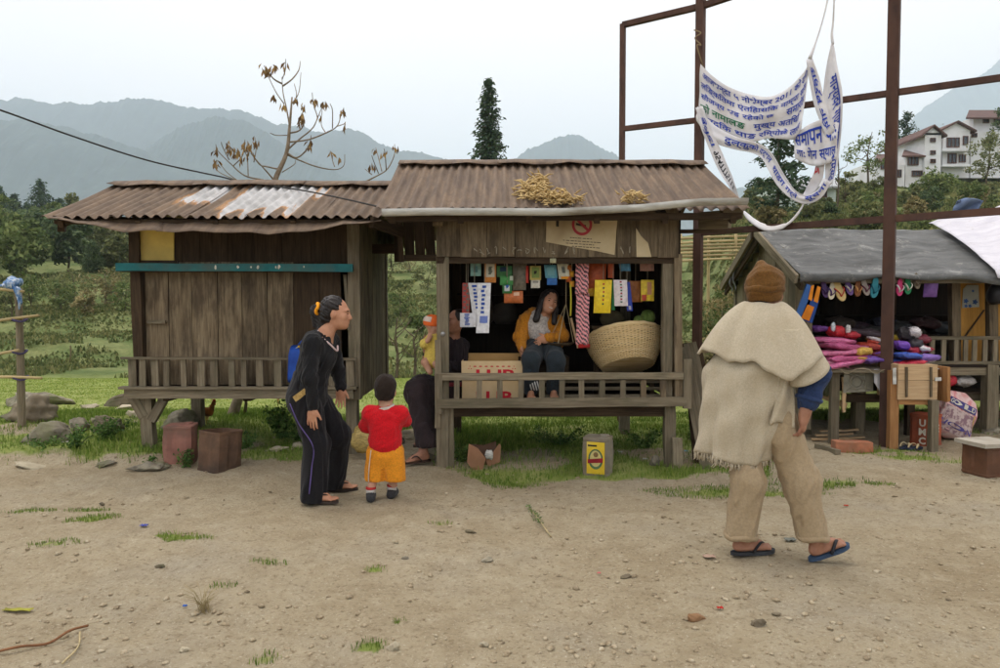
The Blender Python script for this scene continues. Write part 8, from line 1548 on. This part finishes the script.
h5 = house('upper white house with wide red eaves above the balconied house', YHs + 3, px=990); vol(h5, 972, 117, 1030, 175, YHs + 3, 9); vol(h5, 970.2, 132, 1030, 178, YHs + 1, 2); shed(h5, 966, 110, 1035, 117.5, YHs + 2, 7); win(h5, 0, 983, 117.5, 988.5, 123, YHs + 3, 2); win(h5, 0, 994, 119, 1000, 124, YHs + 3, 2); win(h5, 0, 971.5, 133.5, 976.5, 137, YHs + 1, 2); win(h5, 0, 984, 140, 990, 146, YHs + 1, 2)
h6 = house('pale green cottage with grey roof behind the cloth banner', 56, px=812); M_PG = mk('pale_green_wall', (206, 218, 206), (186, 198, 188), bump=0); vol(h6, 778, 186, 836, 216, 56, 5, M_PG); p0, p1, q0, q1 = at(774, 187.5, 55.2), at(840, 186, 55.2), at(782, 179, 59), at(834, 178, 59); mm = MB(); mm.grid([[p0, q0], [p1, q1]], .15); mm.build('roof', mk('grey_roof', (176, 178, 180), (150, 152, 154), bump=0), h6); win(h6, 0, 820, 190, 826, 197, 56, 2); win(h6, 0, 803, 191, 809, 197, 56, 2)
# far shelters on the terraces
for k, (a, b, c, d, Y, lab) in enumerate(((377, 267, 399, 274, 72, 'tiny grey roofed shelter on the terraces between the stalls'), (386, 271, 404, 279, 68, 'tiny dark shed beside the grey roofed shelter'), (27, 318, 45, 326, 46, 'small thatched field shelter below the wood'), (108, 243, 114, 247, 130, 'tiny far house with bluish roof in the wood'), (117, 250, 124, 255, 120, 'tiny far white house in the wood'))):
    h = thing('far_shelter', lab, 'shelter', at((a + c) / 2, d, Y)); col = [mk('far_grey', (150, 150, 146), bump=0), mk('far_brown', (110, 96, 80), bump=0), mk('far_thatch', (142, 120, 88), bump=0), mk('far_blue', (170, 180, 200), bump=0), M_WALL][k]
    p, q = at(a, d, Y), at(c, b, Y); w_ = q.x - p.x; hh = q.z - p.z
    for s in (.08, .5, .92): mm = MB(); x = p.x + w_ * s; mm.beam((x, Y + .2, tz(x, Y) - .3), (x, Y + .2, p.z + hh * .6), .18, .18); mm.build('post', W_DARK, h)
    vol(h, a + 1, b + 2.5, c - 1, d + .5, Y + 1, 1.5, col if k > 2 else W_DARK, 'wall'); mm = MB(); mm.grid([[V((p.x - .2, Y - .4, p.z + hh * .5)), V((p.x - .1, Y + 2.5, q.z))], [V((q.x + .2, Y - .4, p.z + hh * .5)), V((q.x + .1, Y + 2.5, q.z))]], .12); mm.build('roof', col, h)
# ------------------------------------------------------------------ fowl
def fowl(label, px, py, s, cb, cn, ct, face=1, comb=True):
    p = on_ground(px, py); g = thing('chicken', label, 'chicken', p); L = lambda x, z, y=0: p + V((x * s * face, y * s, z * s)); k = .02 * s
    bd = soft('body', [ell(L(0, .24), (.13 * s, .085 * s, .09 * s), np.array(Matrix.Rotation(.25 * face, 3, 'Y')), k), cone(L(.08, .28), L(.13, .41), .06 * s, .033 * s, k), ell(L(.14, .43), (.036 * s, .03 * s, .032 * s), None, k), cone(L(.165, .43), L(.2, .42), .014 * s, .004 * s, .005), cone(L(-.1, .28), L(-.2, .38), .05 * s, .03 * s, k)], .012 * s, mk('fowl_%d_%d' % (cb[0], cn[0]), cb, cn, scale=9, coord='OBJ', bump=.5), g)
    for q in range(7): mm = MB(); a = .5 + q * .22; mm.tube([L(-.15, .32, .01 * (q - 3)), L(-.15 - .12 * math.cos(a * .8), .34 + .12 * math.sin(a), .02 * (q - 3)), L(-.2 - .14 * math.cos(a), .32 + .16 * math.sin(a * .9), .025 * (q - 3))], [.014 * s, .02 * s, .005 * s], 5, flat=.4); mm.build('tail_feather', mk('tail_%d' % ct[0], ct), g, True)
    for q in (-1, 1): mm = MB(); mm.tube([L(.01, .17, .04 * q), L(.0, .08, .045 * q), L(.01, .012, .045 * q)], [.02 * s, .01 * s, .009 * s], 6); mm.tube([L(.01, .012, .045 * q), L(.06, .006, .055 * q)], .006 * s, 5); mm.build('leg', mk('fowl_leg', (190, 150, 80)), g, True)
    if comb:
        mm = MB(); 
        for q in range(4): mm.tube([L(.125 + .014 * q, .45), L(.12 + .016 * q, .485 + .008 * math.sin(q))], [.012 * s, .006 * s], 5)
        mm.build('comb', mk('red_comb', (206, 40, 40)), g, True); mm = MB(); mm.tube([L(.165, .41), L(.168, .375)], [.01 * s, .012 * s], 6); mm.build('wattle', mk('red_comb', (0, 0, 0)), g, True)
fowl('orange rooster with dark tail standing behind the rusty tins', 207, 424, .6, (196, 120, 46), (60, 46, 36), (36, 40, 42), 1); fowl('brown hen walking on the pasture seen under the shuttered stall', 278, 404, .55, (134, 92, 62), (96, 66, 46), (84, 58, 44), 1, False); fowl('black hen pecking on the pasture behind the rooster', 212, 402, .5, (48, 46, 46), (30, 30, 32), (34, 34, 36), 1, False)
# ------------------------------------------------------------------ litter and small ground things
def scrap(nm, lab, px, py, w_, c, cat='litter', d=None):
    p = on_ground(px, py); P = [[p + V((w_ * (i / 4 - .5), (d or w_ * .7) * (j / 4 - .5), .006 + .01 * abs(math.sin(i * 1.7 + j * 2.1 + px)))) for j in range(5)] for i in range(5)]; mm = MB(); mm.grid(P[::-1], .0015); tag(mm.build(nm, mk('scrap_%d_%d' % (c[0], c[2]), c, rnd=0), None, True), lab, cat)
scrap('wrapper', 'small blue wrapper on the worn earth left of the grass tuft', 144, 527, .045, (76, 84, 170)); scrap('wrapper', 'tiny bright blue scrap on the foreground earth', 185, 608, .02, (60, 110, 200)); scrap('wrapper', 'crumpled pinkish paper on the path left of the walking man feet', 709, 558, .07, (190, 160, 140)); scrap('wrapper', 'tiny red scrap on the path right of the walking man', 846, 507, .03, (200, 70, 50)); scrap('wrapper', 'tiny red scrap in the foreground below the walking man', 720, 610, .03, (190, 50, 40)); scrap('wrapper', 'grey foil scrap on the path between the man feet', 790, 541, .07, (120, 124, 116)); scrap('leaf', 'yellow green leaf lying in the left foreground', 18, 612, .14, (176, 172, 70), 'leaf', .03); scrap('wrapper', 'pale blue scrap in the grass right of the shop stall leg', 686, 452, .04, (130, 190, 210)); scrap('wrapper', 'white paper scrap in the grass under the shop stall', 645, 460, .05, (226, 226, 220)); scrap('wrapper', 'white paper scrap behind the oil tin', 620, 453, .05, (220, 220, 214)); scrap('wrapper', 'white paper scrap on the grass before the boulders', 66, 443, .06, (226, 224, 216)); scrap('wrapper', 'second white scrap on the grass before the boulders', 62, 450, .04, (220, 218, 206)); scrap('wrapper', 'tiny pink scrap on the path before the shop stall', 599, 575, .02, (220, 120, 120))
mm = MB(); mm.tube(spline([on_ground(-10, 656) + Z * .012, on_ground(20, 651) + Z * .02, on_ground(48, 646) + Z * .012, on_ground(70, 637) + Z * .03, on_ground(88, 628) + Z * .012], 24), .006, 5); tag(mm.build('twig', mk('reddish_twig', (158, 110, 76)), None, True), 'long reddish twig lying at the front left edge of the path', 'twig')
mm = MB(); mm.tube(spline([on_ground(80, 634) + Z * .01, on_ground(78, 650) + Z * .014, on_ground(62, 666) + Z * .01], 12), .004, 5); tag(mm.build('twig', mk('pale_twig', (190, 172, 130)), None, True), 'pale thin twig crossing below the reddish twig', 'twig')
st = thing('grass_stalk', 'fallen green seed stalk lying on the path before the shop stall', 'stalk', on_ground(538, 524)); a, b = on_ground(528, 508) + Z * .01, on_ground(551, 538) + Z * .008; mm = MB(); mm.tube([a, (a + b) / 2 + Z * .01, b], [.004, .006, .005], 5); mm.build('stem', mk('pale_twig', (0, 0, 0)), st, True); C = np.array([np.array(a + (b - a) * float(t)) + RG.normal(size=3) * np.array([.014, .014, .004]) + np.array([0, 0, .012]) for t in RG.random(160) * .62]); Vv, Fa, va = quads(C, .022, RG, .25, np.tile(np.array((a - b).normalized()), (160, 1))); raw('seed_head', Vv, Fa, LEAF['weed'], st, attrs={'var': va})
ds = thing('dry_tuft', 'dry straw tuft standing in the foreground earth', 'grass tuft', on_ground(203, 612)); mm = MB(); p = on_ground(203, 612)
for q in range(34): a = RG.uniform(0, 6.28); l = RG.uniform(.06, .16); mm.tube([p + V((RG.normal() * .02, RG.normal() * .02, -.005)), p + V((math.cos(a) * l * .3, math.sin(a) * l * .3, l * .6)), p + V((math.cos(a) * l * .7, math.sin(a) * l * .7, l * .8))], [.0018, .0014, .0007], 3)
mm.build('straw', mk('dry_straw', (176, 158, 112)), ds)
print('script', time.time() - T0)
